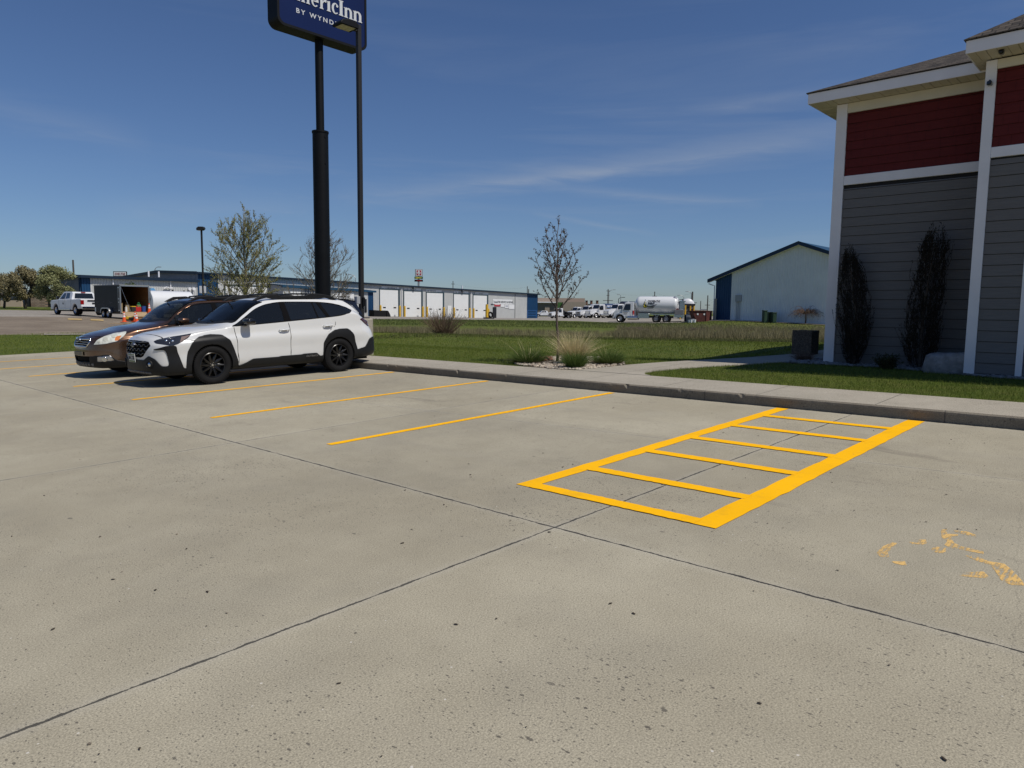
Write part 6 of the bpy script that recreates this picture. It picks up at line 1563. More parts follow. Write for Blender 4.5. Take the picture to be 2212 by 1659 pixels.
def slamp(px, pt, pb, Y, dx, dy, label, col=GALV, rad=.13):
    """street light: pole and a curved arm whose tip is dx px, dy px away"""
    q = P(px, pb, Y); zt = P(px, pt, Y)[2]; k_ = Y/FPX; t = thing('street_light', label, 'street light', at((q[0], Y, 0)), 'street lights along the far road')
    mb = MB(); mb.cyl((0, 0, q[2]-3), (0, 0, zt), rad, rad*.7, 8); mb.build('pole', col, t)
    mb = MB(); mb.tube([(0, 0, zt-.1), (dx*k_*.35, 0, zt+dy*k_*.6), (dx*k_*.7, 0, zt+dy*k_*.9), (dx*k_, 0, zt+dy*k_)], [rad*.7, rad*.6, rad*.5, rad*.5], 6); mb.build('arm', col, t)
    mb = MB(); s_ = 1 if dx > 0 else -1; mb.bev(min(dx*k_, dx*k_+s_*.9), -.18, zt+dy*k_-.06, max(dx*k_, dx*k_+s_*.9), .18, zt+dy*k_+.12, .04); mb.build('lamp_head', col, t)
slamp(335.2, 582, 600, 200, 6.5, 5, 'street light arm above the grey roof at the left')
slamp(768.3, 600, 625, 220, -9.5, 6.5, 'street light between the two black poles and the roof')
slamp(1314.8, 630, 664, 280, 9, 4, 'street light beside the pole with the wide crossarm')
slamp(1335.8, 645, 668, 230, 7.5, 2.5, 'dark street light just left of the propane truck cab', PGREY)
slamp(1340.4, 640, 668, 260, -3, 3.5, 'pale street light with its arm to the left, above the propane truck cab')
slamp(1476.3, 642, 672, 260, -8.5, 4, 'street light directly left of the green road sign')
slamp(1492.2, 634, 672, 230, -6.5, 4, 'street light with its arm leaning over the green road sign')
def road_sign():
    Y = 230; k_ = Y/FPX; q = P(1485.7, 670, Y); Z = lambda py: P(1485.7, py, Y)[2]; t = thing('road_sign', 'green highway sign on two posts right of the propane truck', 'sign', at((q[0], Y, 0)))
    mb = MB(); mb.box(-2.4*k_, 0, Z(668.3), 2.1*k_, .08, Z(657.6)); mb.build('sign_face', pmat('highway_green', (.0, .14, .085), .5), t)
    mb = MB(); mb.box(-.9*k_, 0, Z(657.2), 2.1*k_, .08, Z(654.6)); mb.build('exit_tab', pmat('highway_green_pale', (.10, .24, .20), .5), t)
    mb = MB(); mb.box(-.5*k_, -.03, Z(662), .9*k_, -.001, Z(658.4)); mb.box(-1.4*k_, -.03, Z(664.6), 1.4*k_, -.001, Z(663.6)); mb.box(.6*k_, -.03, Z(667.4), 1.2*k_, -.001, Z(666.2)); mb.build('sign_legend', SIGNW, t)
    for a in (-2.2, 1.0): mb = MB(); mb.box(a*k_-.12, .09, Z(674), a*k_+.12, .3, Z(668)); mb.build('post', PGREY, t)
road_sign()
for px, pt, pb, w_, nm, lab in ((1491.4, 661.5, 670, .35, 'small_sign', 'small dark round topped sign on a thin post beside the green road sign'), (1519.6, 667.8, 671, 2.2, 'low_sign', 'low wide grey sign on the far bank')):
    q = P(px, pb, 240); t = thing(nm, lab, 'sign', at((q[0], 240, 0))); zt = P(px, pt, 240)[2]
    mb = MB(); mb.box(-w_/2, 0, zt-.45 if w_ < 1 else zt-.4, w_/2, .08, zt); mb.build('sign_face', GALV if w_ > 1 else PGREY, t)
    mb = MB(); mb.box(-.06, .09, q[2]-2, .06, .15, zt-.1); mb.build('post', PGREY, t)
# overhead wires
def wire(pxa, pya, Ya, pxb, pyb, Yb, label):
    a = P(pxa, pya, Ya); b_ = P(pxb, pyb, Yb); pts = []
    for i in range(9):
        f = i/8; p_ = a*(1-f)+b_*f; p_[2] -= 1.2*4*f*(1-f); pts.append(p_)
    mb = MB(); mb.tube(pts, .014, 4); o_ = mb.build('overhead_wire', WOODP); tag(o_, label, 'wire', 'overhead wires across the skyline')
wire(1312.8, 649.2, 260, 1413.8, 640, 260, 'lower wire from the wide crossarm pole towards the propane tank'); wire(1312.8, 628.5, 260, 1413.8, 632, 260, 'upper wire from the wide crossarm pole towards the propane tank')
wire(1413.8, 632, 260, 1494.6, 633, 240, 'wire from the pole behind the propane tank to the thick pole'); wire(978.5, 613.5, 300, 1138.8, 621, 300, 'wire running over the right half of the workshop roof')
wire(1527.8, 640, 260, 1545, 642, 250, 'top wire running behind the storage building'); wire(1527.8, 645, 260, 1545, 647, 250, 'middle wire running behind the storage building'); wire(1527.8, 659, 260, 1545, 660, 250, 'lowest wire running behind the storage building')
# ------------------------------------------------------------------ things in front of the workshop
YBOL = pmat('bollard_yellow', (.66, .40, .03), .5, noise=.12, nscale=3)
labs = ['left of the first overhead door from the left', 'right of the first overhead door', 'left of the second overhead door', 'right of the second overhead door', 'left of the third overhead door', 'right of the third overhead door', 'left of the fourth overhead door', 'right of the fourth overhead door', 'left of the fifth overhead door', 'right of the fifth door, behind the tall bollard']
for x_, lab in zip((337, 550, 603, 803, 850, 1037, 1147, 1320, 1363, 1527), labs):
    s_ = along(c3x(x_), A0+AN*1.2, AD); p_ = A0+AN*1.2+AD*s_; z_ = gz(p_[0], p_[1]); hgt = 1.75
    t = MB(); t.cyl((0, 0, -.4), (0, 0, hgt), .16, n=12); t.lathe([(.16, 0), (.13, .07), (0, .10)], T(0, 0, hgt) @ Matrix.Rotation(math.pi/2, 4, 'X'), 12)
    o_ = t.build('bollard', YBOL, M=at((p_[0], p_[1], z_)), smooth=True, angle=40); tag(o_, 'yellow steel bollard '+lab, 'bollard', 'yellow bollards beside the overhead doors')
q = G(756+.1953*1507, 106); tb = thing('tall_bollard', 'tall yellow post on a black base in front of the fifth overhead door', 'bollard', at(tuple(q)))
mb = MB(); mb.cyl((0, 0, .1), (0, 0, 2.1), .22, .2, 14); mb.build('post', YBOL, tb, smooth=True, angle=40)
mb = MB(); mb.bev(-.5, -.3, -.1, .5, .3, .2, .06); mb.bev(.5, -.25, -.1, 1.1, .25, .12, .05); mb.build('base', RUBBER, tb)
q = G(756+.1953*1548, 126); mb = MB(); mb.lathe([(.33, -.16), (.52, -.16), (.56, -.08), (.56, .08), (.52, .16), (.33, .16)], n=28, close=True)
o_ = mb.build('tyre', RUBBER, M=at((q[0], q[1], q[2]+.55), R(40)) @ Matrix.Rotation(R(-14), 4, 'X'), smooth=True, angle=40); tag(o_, 'large black tyre leaning beside the dark workshop door', 'tyre')
q = G(756+.1953*312, 112); t = thing('waste_bin', 'low black waste bins left of the first overhead door', 'bin', at(tuple(q), R(50)))
mb = MB(); mb.prism([(-1.3, -.1), (1.0, -.1), (1.15, .9), (-1.35, 1.0)], -.6, .6); mb.build('bin', RUBBER, t); mb = MB(); mb.prism([(1.16, -.1), (2.0, -.1), (1.9, .3), (1.5, .9), (1.2, .95)], -.6, .6); mb.build('bin_lid', RUBBER, t)
q = P(1149, 687.5, 150); t = thing('blue_rack', 'small blue steel frame at the right corner of the workshop', 'rack', at((q[0], q[1], gz(q[0], q[1]))))
mb = MB(); BL2 = pmat('bright_blue', (.02, .12, .35), .5)
for x_ in (-.9, .9): mb.cyl((x_, 0, 0), (x_, 0, 1.7), .06, n=6)
for z_ in (.6, 1.1, 1.65): mb.cyl((-.9, 0, z_), (.9, 0, z_), .05, n=6)
mb.build('frame', BL2, t)
# utility cabinets near the gabled building
TGREEN = pmat('cabinet_green', (.025, .055, .030), .5, noise=.15, nscale=3)
x5 = lambda x: 1512+.1953*x
y5 = lambda y: 486+.1953*y
def cab(x0, x1, y0, y1, Y, dpt_, label, lid=True):
    p0_ = P(x5(x0), y5(y1), Y); p1_ = P(x5(x1), y5(y0), Y); w_ = p1_[0]-p0_[0]; h_ = p1_[2]-p0_[2]; zg_ = gz(p0_[0], Y); t = thing('utility_cabinet', label, 'utility cabinet', at((p0_[0], Y, zg_)), 'green utility cabinets by the gabled building')
    mb = MB(); mb.bev(0, 0, -.1, w_, dpt_, h_-.04, .03); mb.build('housing', TGREEN, t)
    mb = MB(); mb.bev(-.04, -.04, h_-.038, w_+.04, dpt_+.04, h_+.04, .02); mb.build('lid', TGREEN, t)
    mb = MB(); mb.box(w_*.08, -.02, .15, w_*.92, -.001, h_*.8); mb.box(w_*.35, -.03, h_*.6, w_*.6, -.021, h_*.72); mb.build('door', TGREEN, t)
cab(708, 750, 933, 1068, 84, .8, 'taller dark green electrical cabinet with a small white notice'); cab(756, 803, 955, 1068, 84.6, 1.1, 'green transformer box between the tall cabinet and the ribbed one'); cab(805, 852, 956, 1072, 83.6, 1.3, 'green ribbed transformer box, right of the pair')
def dumpster():
    x0, x1 = 1491.7, 1539.3; Y = 90; a = P(x0, 695, Y); b_ = P(x1, 675.3, Y); w_ = b_[0]-a[0]; zg_ = gz(a[0]+w_/2, Y); h_ = 1.3
    t = thing('dumpster', 'rusty maroon open dumpster beside the blue corner of the gabled building', 'dumpster', at((a[0], Y, zg_)))
    RB_ = pmat('rusty_maroon', (.085, .022, .018), .75, noise=.35, nscale=3); wl = w_*.63
    mb = MB(); mb.add([(0, -.8, h_), (wl, -.8, h_), (wl, -.8, 0), (w_*.20, -.8, 0), (0, 1.2, h_), (wl, 1.2, h_), (wl, 1.2, 0), (w_*.2, 1.2, 0)], [(0, 3, 2, 1), (4, 5, 6, 7), (0, 4, 7, 3), (3, 7, 6, 2)])
    mb.add([(wl, -.8, 0), (w_, .3, 0), (w_, .3, h_), (wl, -.8, h_), (w_, 1.2, 0), (w_, 1.2, h_)], [(0, 1, 2, 3), (1, 4, 5, 2)]); mb.build('hopper', RB_, t)
    mb = MB(); mb.tube([(0, -.84, h_), (wl, -.84, h_), (w_, .28, h_), (w_, 1.24, h_), (0, 1.24, h_), (0, -.84, h_)], .055, 6); mb.build('rim', RB_, t)
    mb = MB()
    for x_ in (w_*.24, wl-.25): mb.box(x_-.09, -.84, h_*.62, x_+.09, -.801, h_*.78)
    mb.build('reflector', SIGNW, t)
    mb = MB(); mb.bev(wl-.05, -.86, .0, wl+.05, -.801, h_-.05, .01); mb.build('corner_rib', RB_, t)
dumpster()
for i, (x_, y_, r_, lab) in enumerate(((1478.5, 1, .30, 'white pail on the left of the row by the dumpster'), (1482.5, 0, .34, 'white pail second from the left by the dumpster'), (1486.5, .4, .38, 'taller white pail third in the row by the dumpster'), (1490.3, .0, .34, 'white pail nearest the maroon dumpster'))):
    q = G(x_+7, 88+y_); mb = MB(); mb.cyl((0, 0, 0), (0, 0, r_*1.15), r_*.45, r_*.52, 12); o_ = mb.build('pail', pmat('pail_white', (.66, .67, .70), .4), M=at(tuple(q)), smooth=True, angle=40); tag(o_, lab, 'pail', 'white pails beside the dumpster')
q = G(1489, 93); mb = MB(); vs = []
for i in range(9):
    for j in range(7):
        a = math.pi*i/8; b_ = -.9+1.8*j/6; r_ = .95*(1-.25*abs(b_)**2); vs.append((b_*1.0, -.7+math.cos(a)*r_*.8+.1*math.sin(3*a+b_*2), max(0, math.sin(a))*r_*(1.05+.1*math.sin(5*b_))))
mb.add(vs, [(i*7+j, i*7+j+1, (i+1)*7+j+1, (i+1)*7+j) for i in range(8) for j in range(6)]); o_ = mb.build('tarp_pile', pmat('blue_black_tarp', (.03, .04, .06), .4, noise=.3, nscale=3), M=at(tuple(q)), smooth=True); tag(o_, 'rounded pile under a dark blue tarp left of the dumpster', 'tarp')
def rail(px0, px1, Y, label):
    a = G(px0, Y); b_ = G(px1, Y); t = thing('guard_rail', label, 'guard rail', at(tuple(a))); w_ = b_[0]-a[0]
    for x_ in (0, w_): mb = MB(); mb.cyl((x_, 0, -.2), (x_, 0, 2.1), .12, n=8); mb.build('post', YBOL, t)
    mb = MB(); mb.box(0, -.05, .9, w_, .05, 1.15); mb.build('rail', YBOL, t)
rail(1466, 1476.5, 108, 'yellow guard posts with a rail right of the propane truck'); rail(1487.3, 1495, 120, 'yellow guard posts behind the dumpster')
# concrete posts at the gabled building corner
q = G(1540.8, 90.5); t = MB(); t.cyl((0, 0, 0), (0, 0, 2.6), .14, n=8); t.lathe([(.2, 0), (.16, .1), (0, .14)], T(0, 0, 2.6) @ Matrix.Rotation(math.pi/2, 4, 'X'), 10); o_ = t.build('gas_riser', pmat('tan_pipe', (.38, .34, .28), .6), M=at(tuple(q))); tag(o_, 'tan pipe post standing at the corner of the gabled building', 'pipe')
# ------------------------------------------------------------------ small box planter near the hotel corner
def aggregate():
    m_ = bpy.data.materials.new('exposed_aggregate'); m_.use_nodes = True; t = m_.node_tree; b = t.nodes['Principled BSDF']; c = nn(t, 'ShaderNodeTexCoord')
    vo = nn(t, 'ShaderNodeTexVoronoi', Scale=85.0); t.links.new(c.outputs['Object'], vo.inputs['Vector']); sp__ = nn(t, 'ShaderNodeSeparateColor'); t.links.new(vo.outputs['Color'], sp__.inputs[0])
    t.links.new(mixc(t, sp__.outputs[0], (.035, .028, .022), (.19, .15, .11)), b.inputs['Base Color']); b.inputs['Roughness'].default_value = .85
    bp = nn(t, 'ShaderNodeBump', Strength=.8, Distance=.006); t.links.new(vo.outputs['Distance'], bp.inputs['Height']); t.links.new(bp.outputs[0], b.inputs['Normal']); return m_
AGG = aggregate()
pu, pv = 16.18, 6.41; zg = P(x5(1003), y5(1437), 1)[2]; pb0 = L2W(16.18, 6.41, .155)
pl_ = thing('stone_planter', 'square dark pebble faced planter beside the path at the hotel corner', 'planter', HM)
zz = pb0[2]; mb = MB()
for a in ((pu, pv-.44, pu+.44, pv),):
    u0_, v0_, u1_, v1_ = a; w_ = .05
    mb.bev(u0_, v0_, zz-.05, u0_+w_, v1_, zz+.545, .008); mb.bev(u1_-w_, v0_, zz-.05, u1_, v1_, zz+.545, .008); mb.bev(u0_+w_+.001, v0_, zz-.05, u1_-w_-.001, v0_+w_, zz+.54, .008); mb.bev(u0_+w_+.001, v1_-w_, zz-.05, u1_-w_-.001, v1_, zz+.54, .008)
mb.build('shell', AGG, pl_)
mb = MB(); mb.box(pu+.052, pv-.388, zz, pu+.388, pv-.052, zz+.46); mb.build('soil', pmat('dark_soil', (.02, .015, .01), .95, noise=.4, nscale=30), pl_)
# boulder
def rock(mb, c_, r_, sub=1, sq=(1, 1, 1), jit=.18, M=None):
    t = (1+5**.5)/2; v_ = [(-1,t,0),(1,t,0),(-1,-t,0),(1,-t,0),(0,-1,t),(0,1,t),(0,-1,-t),(0,1,-t),(t,0,-1),(t,0,1),(-t,0,-1),(-t,0,1)]
    f_ = [(0,11,5),(0,5,1),(0,1,7),(0,7,10),(0,10,11),(1,5,9),(5,11,4),(11,10,2),(10,7,6),(7,1,8),(3,9,4),(3,4,2),(3,2,6),(3,6,8),(3,8,9),(4,9,5),(2,4,11),(6,2,10),(8,6,7),(9,8,1)]
    v_ = [np.array(x)/np.linalg.norm(x) for x in v_]
    for _ in range(sub-1):
        cache = {}; nf = []
        def mid(a, b_):
            k_ = (min(a, b_), max(a, b_))
            if k_ not in cache: m_ = v_[a]+v_[b_]; v_.append(m_/np.linalg.norm(m_)); cache[k_] = len(v_)-1
            return cache[k_]
        for a, b_, c2 in f_: x, y, z = mid(a, b_), mid(b_, c2), mid(c2, a); nf += [(a, x, z), (b_, y, x), (c2, z, y), (x, y, z)]
        f_ = nf
    a = random.random()*6.28; ca, sa = math.cos(a), math.sin(a); o_ = []
    for x in v_:
        s_ = r_*(1+random.uniform(-jit, jit)); x_, y_, z_ = x[0]*sq[0]*s_, x[1]*sq[1]*s_, x[2]*sq[2]*s_
        if M is None: o_.append((c_[0]+x_*ca-y_*sa, c_[1]+x_*sa+y_*ca, c_[2]+z_))
        else: o_.append((c_[0]+x_, c_[1]+y_, c_[2]+z_))
    mb.add(o_, f_)
b0 = L2W(13.93, 2.80, .13)
bm_ = MB(); nu_, nv_ = 26, 14; vs = []
for i in range(nu_):
    a = 2*math.pi*i/nu_
    for j in range(nv_+1):
        f = j/nv_; e_ = -math.pi/2+math.pi*f; sx_ = np.sign(math.cos(a))*abs(math.cos(a))**.45*abs(math.cos(e_))**.35; sy_ = np.sign(math.sin(a))*abs(math.sin(a))**.45*abs(math.cos(e_))**.35; sz_ = np.sign(math.sin(e_))*abs(math.sin(e_))**.5
        n_ = 1+.05*math.sin(5*a+3*e_)+.035*math.sin(11*a-7*e_)+random.uniform(-.02, .02)
        vs.append((.23*sx_*n_, .39*sy_*n_, .21*sz_*n_*(1-.12*sy_)))
bm_.add(vs, [(i*(nv_+1)+j, ((i+1) % nu_)*(nv_+1)+j, ((i+1) % nu_)*(nv_+1)+j+1, i*(nv_+1)+j+1) for i in range(nu_) for j in range(nv_)])
ROCK = pmat('grey_boulder', (.24, .235, .23), .9, noise=.35, nscale=7, bump=1.0, bscale=16)
Mb = HM.copy(); Mb.translation = Vector(b0) + Vector((0, 0, .14))
o_ = bm_.build('boulder', ROCK, M=Mb, smooth=True); tag(o_, 'long grey boulder on the stone bed against the hotel wall', 'boulder')
# ------------------------------------------------------------------ vegetation
BARK = pmat('grey_bark', (.085, .07, .055), .9, noise=.3, nscale=12); BARKD = pmat('dark_twig', (.055, .035, .028), .9)
def leafmat(name, c0, c1):
    m_ = bpy.data.materials.new(name); m_.use_nodes = True; t = m_.node_tree; b = t.nodes['Principled BSDF']
    g_ = nn(t, 'ShaderNodeNewGeometry'); t.links.new(mixc(t, g_.outputs['Random Per Island'], c0, c1), b.inputs['Base Color'])
    b.inputs['Roughness'].default_value = .7; b.inputs['Specular IOR Level'].default_value = .25
    o_ = t.nodes['Material Output']; tr = nn(t, 'ShaderNodeBsdfTranslucent'); t.links.new(mixc(t, g_.outputs['Random Per Island'], c0, c1), tr.inputs[0])
    mx = nn(t, 'ShaderNodeMixShader', Fac=.25); t.links.new(b.outputs[0], mx.inputs[1]); t.links.new(tr.outputs[0], mx.inputs[2]); t.links.new(mx.outputs[0], o_.inputs[0]); return m_
class Leaves:
    def __init__(s): s.c = []; s.d = []; s.n = []; s.w = []; s.l = []
    def add(s, c_, d_, n_, w_, l_): s.c.append(c_); s.d.append(d_); s.n.append(n_); s.w.append(w_); s.l.append(l_)
    def build(s, name, mat, parent, M=None):
        c_ = np.array(s.c); d = np.array(s.d); n = np.array(s.n); w_ = np.array(s.w)[:, None]; l_ = np.array(s.l)[:, None]
        d /= np.linalg.norm(d, axis=1, keepdims=True)+1e-9; sd_ = np.cross(d, n); sd_ /= np.linalg.norm(sd_, axis=1, keepdims=True)+1e-9
        V = np.stack([c_, c_+d*l_*.5+sd_*w_*.5, c_+d*l_, c_+d*l_*.5-sd_*w_*.5], 1).reshape(-1, 3)
        F = np.arange(len(c_)*4).reshape(-1, 4); return npmesh(name, V, F, mat, parent, M)
def rv(): v_ = np.random.default_rng(random.getrandbits(32)).normal(size=3); return v_/np.linalg.norm(v_)
_rs = np.random.RandomState(5)
def rv(): v_ = _rs.normal(size=3); return v_/np.linalg.norm(v_)
def shoot(p0, d0, L_, n, up, wob):
    pts = [np.array(p0, float)]; d = np.array(d0, float); d /= np.linalg.norm(d)
    for i in range(n):
        d = d + np.array([0, 0, up/n]) + rv()*wob; d /= np.linalg.norm(d); pts.append(pts[-1]+d*L_/n)
    return pts
MAPLEL = leafmat('maple_leaves', (.045, .048, .020), (.11, .045, .032)); OLIVEL = leafmat('olive_buds', (.36, .34, .10), (.19, .185, .06)); BROWNL = leafmat('brown_buds', (.25, .18, .11), (.14, .11, .07))
def leafy_tree(name, label, base, H, trunk_r, nlead, crown_w, z0, mats, leafs, leafn, side, twigs, lead_el=(52, 80), side_len=.22, leafmat_=None, barkm=BARK, jit=.07, central=True, zk=.55):
    """short trunk that forks into ascending leaders, each with side branches, twigs and small leaf clusters"""
    t = thing(name, label, 'tree', at(tuple(base)))
    tr = MB(); top = H*.93 if central else H*.45; n_ = 8; tp = [np.array([_rs.normal()*.006*H*(i > 0), _rs.normal()*.006*H*(i > 0), top*i/n_ - (.15 if i == 0 else 0)]) for i in range(n_+1)]
    tr.tube(tp, [trunk_r*(1-.88*i/n_) for i in range(n_+1)], 8); tr.build('trunk', barkm, t, smooth=True)
    br = MB(); lv_ = Leaves()
    def env(z): f = np.clip((z/H-z0)/(1-z0), 0, 1); return crown_w*np.interp(f, [0, .12, .35, .6, .8, 1], [.55, .88, 1.0, .78, .56, .18])
    def put(pts, k_):
        for _ in range(k_):
            x = (.15+.85*random.random())*(len(pts)-1); i = min(int(x), len(pts)-2); p_ = pts[i]+(pts[i+1]-pts[i])*(x-i); d = rv(); d[2] -= .25
            lv_.add(p_+rv()*leafs*.5, d, rv(), leafs*random.uniform(.5, .9), leafs*random.uniform(.8, 1.5))
    leads = [tp] if central else []
    for k in range(nlead):
        az = k*2.39996+random.uniform(-.35, .35); f = (k+.5)/nlead; zs = H*(z0*zk+(.62-z0*zk)*f**1.2); i = min(int(zs/top*n_), n_-1); p0_ = tp[i]+(tp[i+1]-tp[i])*(zs/top*n_-i)
        el = R(lead_el[0]*(1-f)+lead_el[1]*f*.85); tgt_r = env(min(zs+H*.30, H*.9))*random.uniform(.75, 1.05); L_ = tgt_r/max(.25, math.cos(el))*1.05; L_ = min(L_, (H-zs)*1.12)
        pts = shoot(p0_, (math.cos(az)*math.cos(el), math.sin(az)*math.cos(el), math.sin(el)), L_, 8, .55, jit); br.tube(pts, [trunk_r*.42*(1-.5*f)*(1-.85*q/8)+.003 for q in range(9)], 5); leads.append(pts); put(pts, leafn*2)
    for li, pts in enumerate(leads):
        m_ = len(pts)-1; ns_ = side if li else int(side*1.3)
        for k in range(ns_):
            x = (.22+.75*(k+random.random())/ns_)*m_ if li else (max(.35, z0+.1)+(.98-max(.35, z0+.1))*(k+random.random())/ns_)*m_; i = min(int(x), m_-1); p0_ = pts[i]+(pts[i+1]-pts[i])*(x-i); ax = pts[i+1]-pts[i]; ax /= np.linalg.norm(ax)
            d = rv(); d -= ax*(d@ax); d /= np.linalg.norm(d)+1e-9; d = d*.85+ax*.45; d[2] += .18; L_ = H*side_len*random.uniform(.45, 1.1)*(1.1-.55*x/m_)
            p2 = shoot(p0_, d, L_, 5, .55, jit); r_ = trunk_r*.13+.002; br.tube(p2, [r_*(1-.75*q/5) for q in range(6)], 4); put(p2, leafn)
            for j in range(twigs):
                q0 = p2[random.randint(1, 4)]; d2 = (p2[3]-p2[1]); d2 = d2/np.linalg.norm(d2)+rv()*.6; d2[2] += .3; p3 = shoot(q0, d2, L_*random.uniform(.3, .6), 3, .45, jit); br.tube(p3, [r_*.55, r_*.45, r_*.3, r_*.15], 3); put(p3, max(1, leafn//2))
    br.build('branches', barkm, t); lv_.build('crown', leafmat_, t); return t
random.seed(21)
bp_ = L2W(11.75, 9.62, .14)
leafy_tree('young_tree', 'slim young maple with reddish leaves in the round stone bed', bp_, 3.25, .032, 13, .74, .36, None, .028, 12, 7, 2, (40, 80), .13, MAPLEL, pmat('maple_bark', (.11, .085, .07), .9, noise=.25, nscale=30), .04, zk=.9)
leafy_tree('budding_tree', 'large budding tree with olive leaves behind the bronze wagon', G(533, 38), 7.1, .10, 22, 2.45, .15, None, .055, 14, 15, 5, (20, 70), .185, OLIVEL, pmat('budding_bark', (.17, .15, .115), .9), .08)
leafy_tree('budding_tree', 'half bare brownish tree standing behind the thick black sign pole', G(700, 42), 6.8, .09, 20, 2.3, .14, None, .042, 8, 14, 5, (20, 70), .18, BROWNL, pmat('budding_bark', (.17, .15, .115), .9), .08)
def round_tree(px, py_top, px_half, Y, label, trunk_lean=0, dens=1.0, zbase=None, colors=None, group='round crowned trees along the far kerb', name='round_tree', squash=1.0):
    q = G(px, Y); k_ = Y/FPX; rad = px_half*k_; H = P(px, py_top, Y)[2]-q[2]; t = thing(name, label, 'tree', at(tuple(q)), group)
    tr = MB(); ct = H*.36
    pts = [np.array([0, 0, -.2]), np.array([.03*H, 0, H*.15]), np.array([trunk_lean*.06*H, .02*H, H*.3])]; tr.tube(pts, [H*.034, H*.028, H*.022], 8)
    for k in range(9):
        az = k*.7+random.random(); d = (math.cos(az)*.7, math.sin(az)*.7, .9); p2 = shoot(pts[2]-np.array([0, 0, H*.04*random.random()]), d, H*.5, 5, .2, .12); tr.tube(p2, [H*.016*(1-.8*i/5) for i in range(6)], 5)
    tr.build('trunk', BARK, t, smooth=True)
    lv_ = Leaves(); cz = H*.58; rz_ = H*.43*squash; n_ = int(9500*dens); blobs = []
    for k in range(46):
        d = rv(); rr_ = .55+.45*random.random()**.5; blobs.append((np.array([d[0]*rad*rr_*.88, d[1]*rad*rr_*.88, cz+d[2]*rz_*rr_*.92]), rad*random.uniform(.16, .30)))
    for k in range(n_):
        c_, br_ = blobs[random.randrange(46)]; d = rv(); p_ = c_+d*br_*random.random()**.35
        if p_[2] < H*.16: continue
        o2 = d*.8+rv()*.6; o2[2] += .35; lv_.add(p_, rv(), o2, H*.026*random.uniform(.7, 1.3), H*.042*random.uniform(.7, 1.3))
    lv_.build('crown', colors, t); return t
PALEL = leafmat('pale_olive_leaves', (.32, .33, .16), (.16, .17, .07)); PALEL2 = leafmat('pale_brown_leaves', (.31, .27, .15), (.17, .15, .075))
round_tree(12, 586, 42, 82, 'leftmost round tree, cut by the left edge', colors=PALEL2, dens=.9)
round_tree(57, 572.5, 40, 79, 'tallest round tree in front of the brick pier', colors=PALEL2, dens=1.15)
round_tree(126, 578.5, 44, 75, 'round pale green tree nearest the white pickup', colors=PALEL, dens=1.3)
round_tree(285, 604, 18, 72, 'small green tree showing over the black trailer roof', colors=leafmat('green_leaves', (.10, .14, .03), (.05, .08, .02)), dens=.35, group=None, name='small_tree', squash=.8)
q = G(372, 75)
def twig_bush(name, label, q, n_, H, spread, mat, rad=.01, leaf=None, leafs=.05, M=None, curve=.5, taper=.3, group=None, leafn=6, wob=.1, start=.12, part='stems'):
    t = thing(name, label, 'plant', at(tuple(q)), group); b = MB(); lv_ = Leaves()
    for k in range(n_):
        az = random.random()*6.283; sp__ = random.random()**.7*spread; h_ = H*random.uniform(.55, 1.05); p0_ = np.array([math.cos(az)*start*sp__*2, math.sin(az)*start*sp__*2, -.03])
        d = (math.cos(az)*sp__*(1-curve), math.sin(az)*sp__*(1-curve), H*.8); pts = shoot(p0_, d, math.hypot(h_, sp__*.6), 5, -curve*.8 if curve > .6 else .0, wob); b.tube(pts, [rad*(1-taper*i/2.6) if i < 5 else rad*.25 for i in range(6)], 3)
        if leaf:
            for _ in range(leafn): i = random.randint(1, 5); lv_.add(pts[i]+rv()*.03*H, rv(), rv(), leafs*.6, leafs*random.uniform(.8, 1.5))
    b.build(part, mat, t)
    if leaf: lv_.build('leaves', leaf, t)
    return t
twig_bush('shrub', 'low shrub top in front of the wall pipes, above the bronze wagon roof', q+np.array([0, 0, .3]), 70, 1.5, 1.1, BARKD, .02, OLIVEL, .12)
q = G(957, 39)
twig_bush('bare_bush', 'reddish bare twig bush standing alone in the grassy ditch', q, 300, 1.55, 1.30, pmat('red_brown_twig', (.17, .115, .075), .9), .012, BROWNL, .04, curve=.1, wob=.16, leafn=2)
# weeping dwarf tree near the gabled building
q = G(1735.6, 82)
t = thing('weeping_tree', 'low bare weeping tree with drooping brown twigs by the gabled building', 'tree', at(tuple(q)))
b = MB(); b.tube([(0, 0, -.1), (.05, 0, .6), (0, 0, 1.2)], [.09, .08, .07], 7); b.build('trunk', BARK, t); b = MB(); lv_ = Leaves()
for k in range(150):
    az = random.random()*6.283; r_ = random.uniform(.5, 1.0); pts = [np.array([0, 0, 1.15+random.random()*.2])]; rr_ = 2.15*r_; hh = 1.75*random.uniform(.75, 1.05)
    if random.random() < .05: hh = 2.15; 
    for i in range(1, 8):
        f = i/7; pts.append(np.array([math.cos(az)*rr_*f, math.sin(az)*rr_*f*.8, 1.15+(hh-1.15)*math.sin(min(1, f*1.5)*math.pi/2)-max(0, f-.45)**1.5*1.9*(.6+.5*random.random())])+rv()*.07)
    b.tube(pts, [.022*(1-.8*i/7) for i in range(8)], 3)
    for _ in range(6): lv_.add(pts[random.randint(2, 7)]+rv()*.06, rv(), rv(), .04, .09)
b.build('branches', pmat('weeping_twig', (.10, .06, .045), .9), t); lv_.build('crown', BROWNL, t)
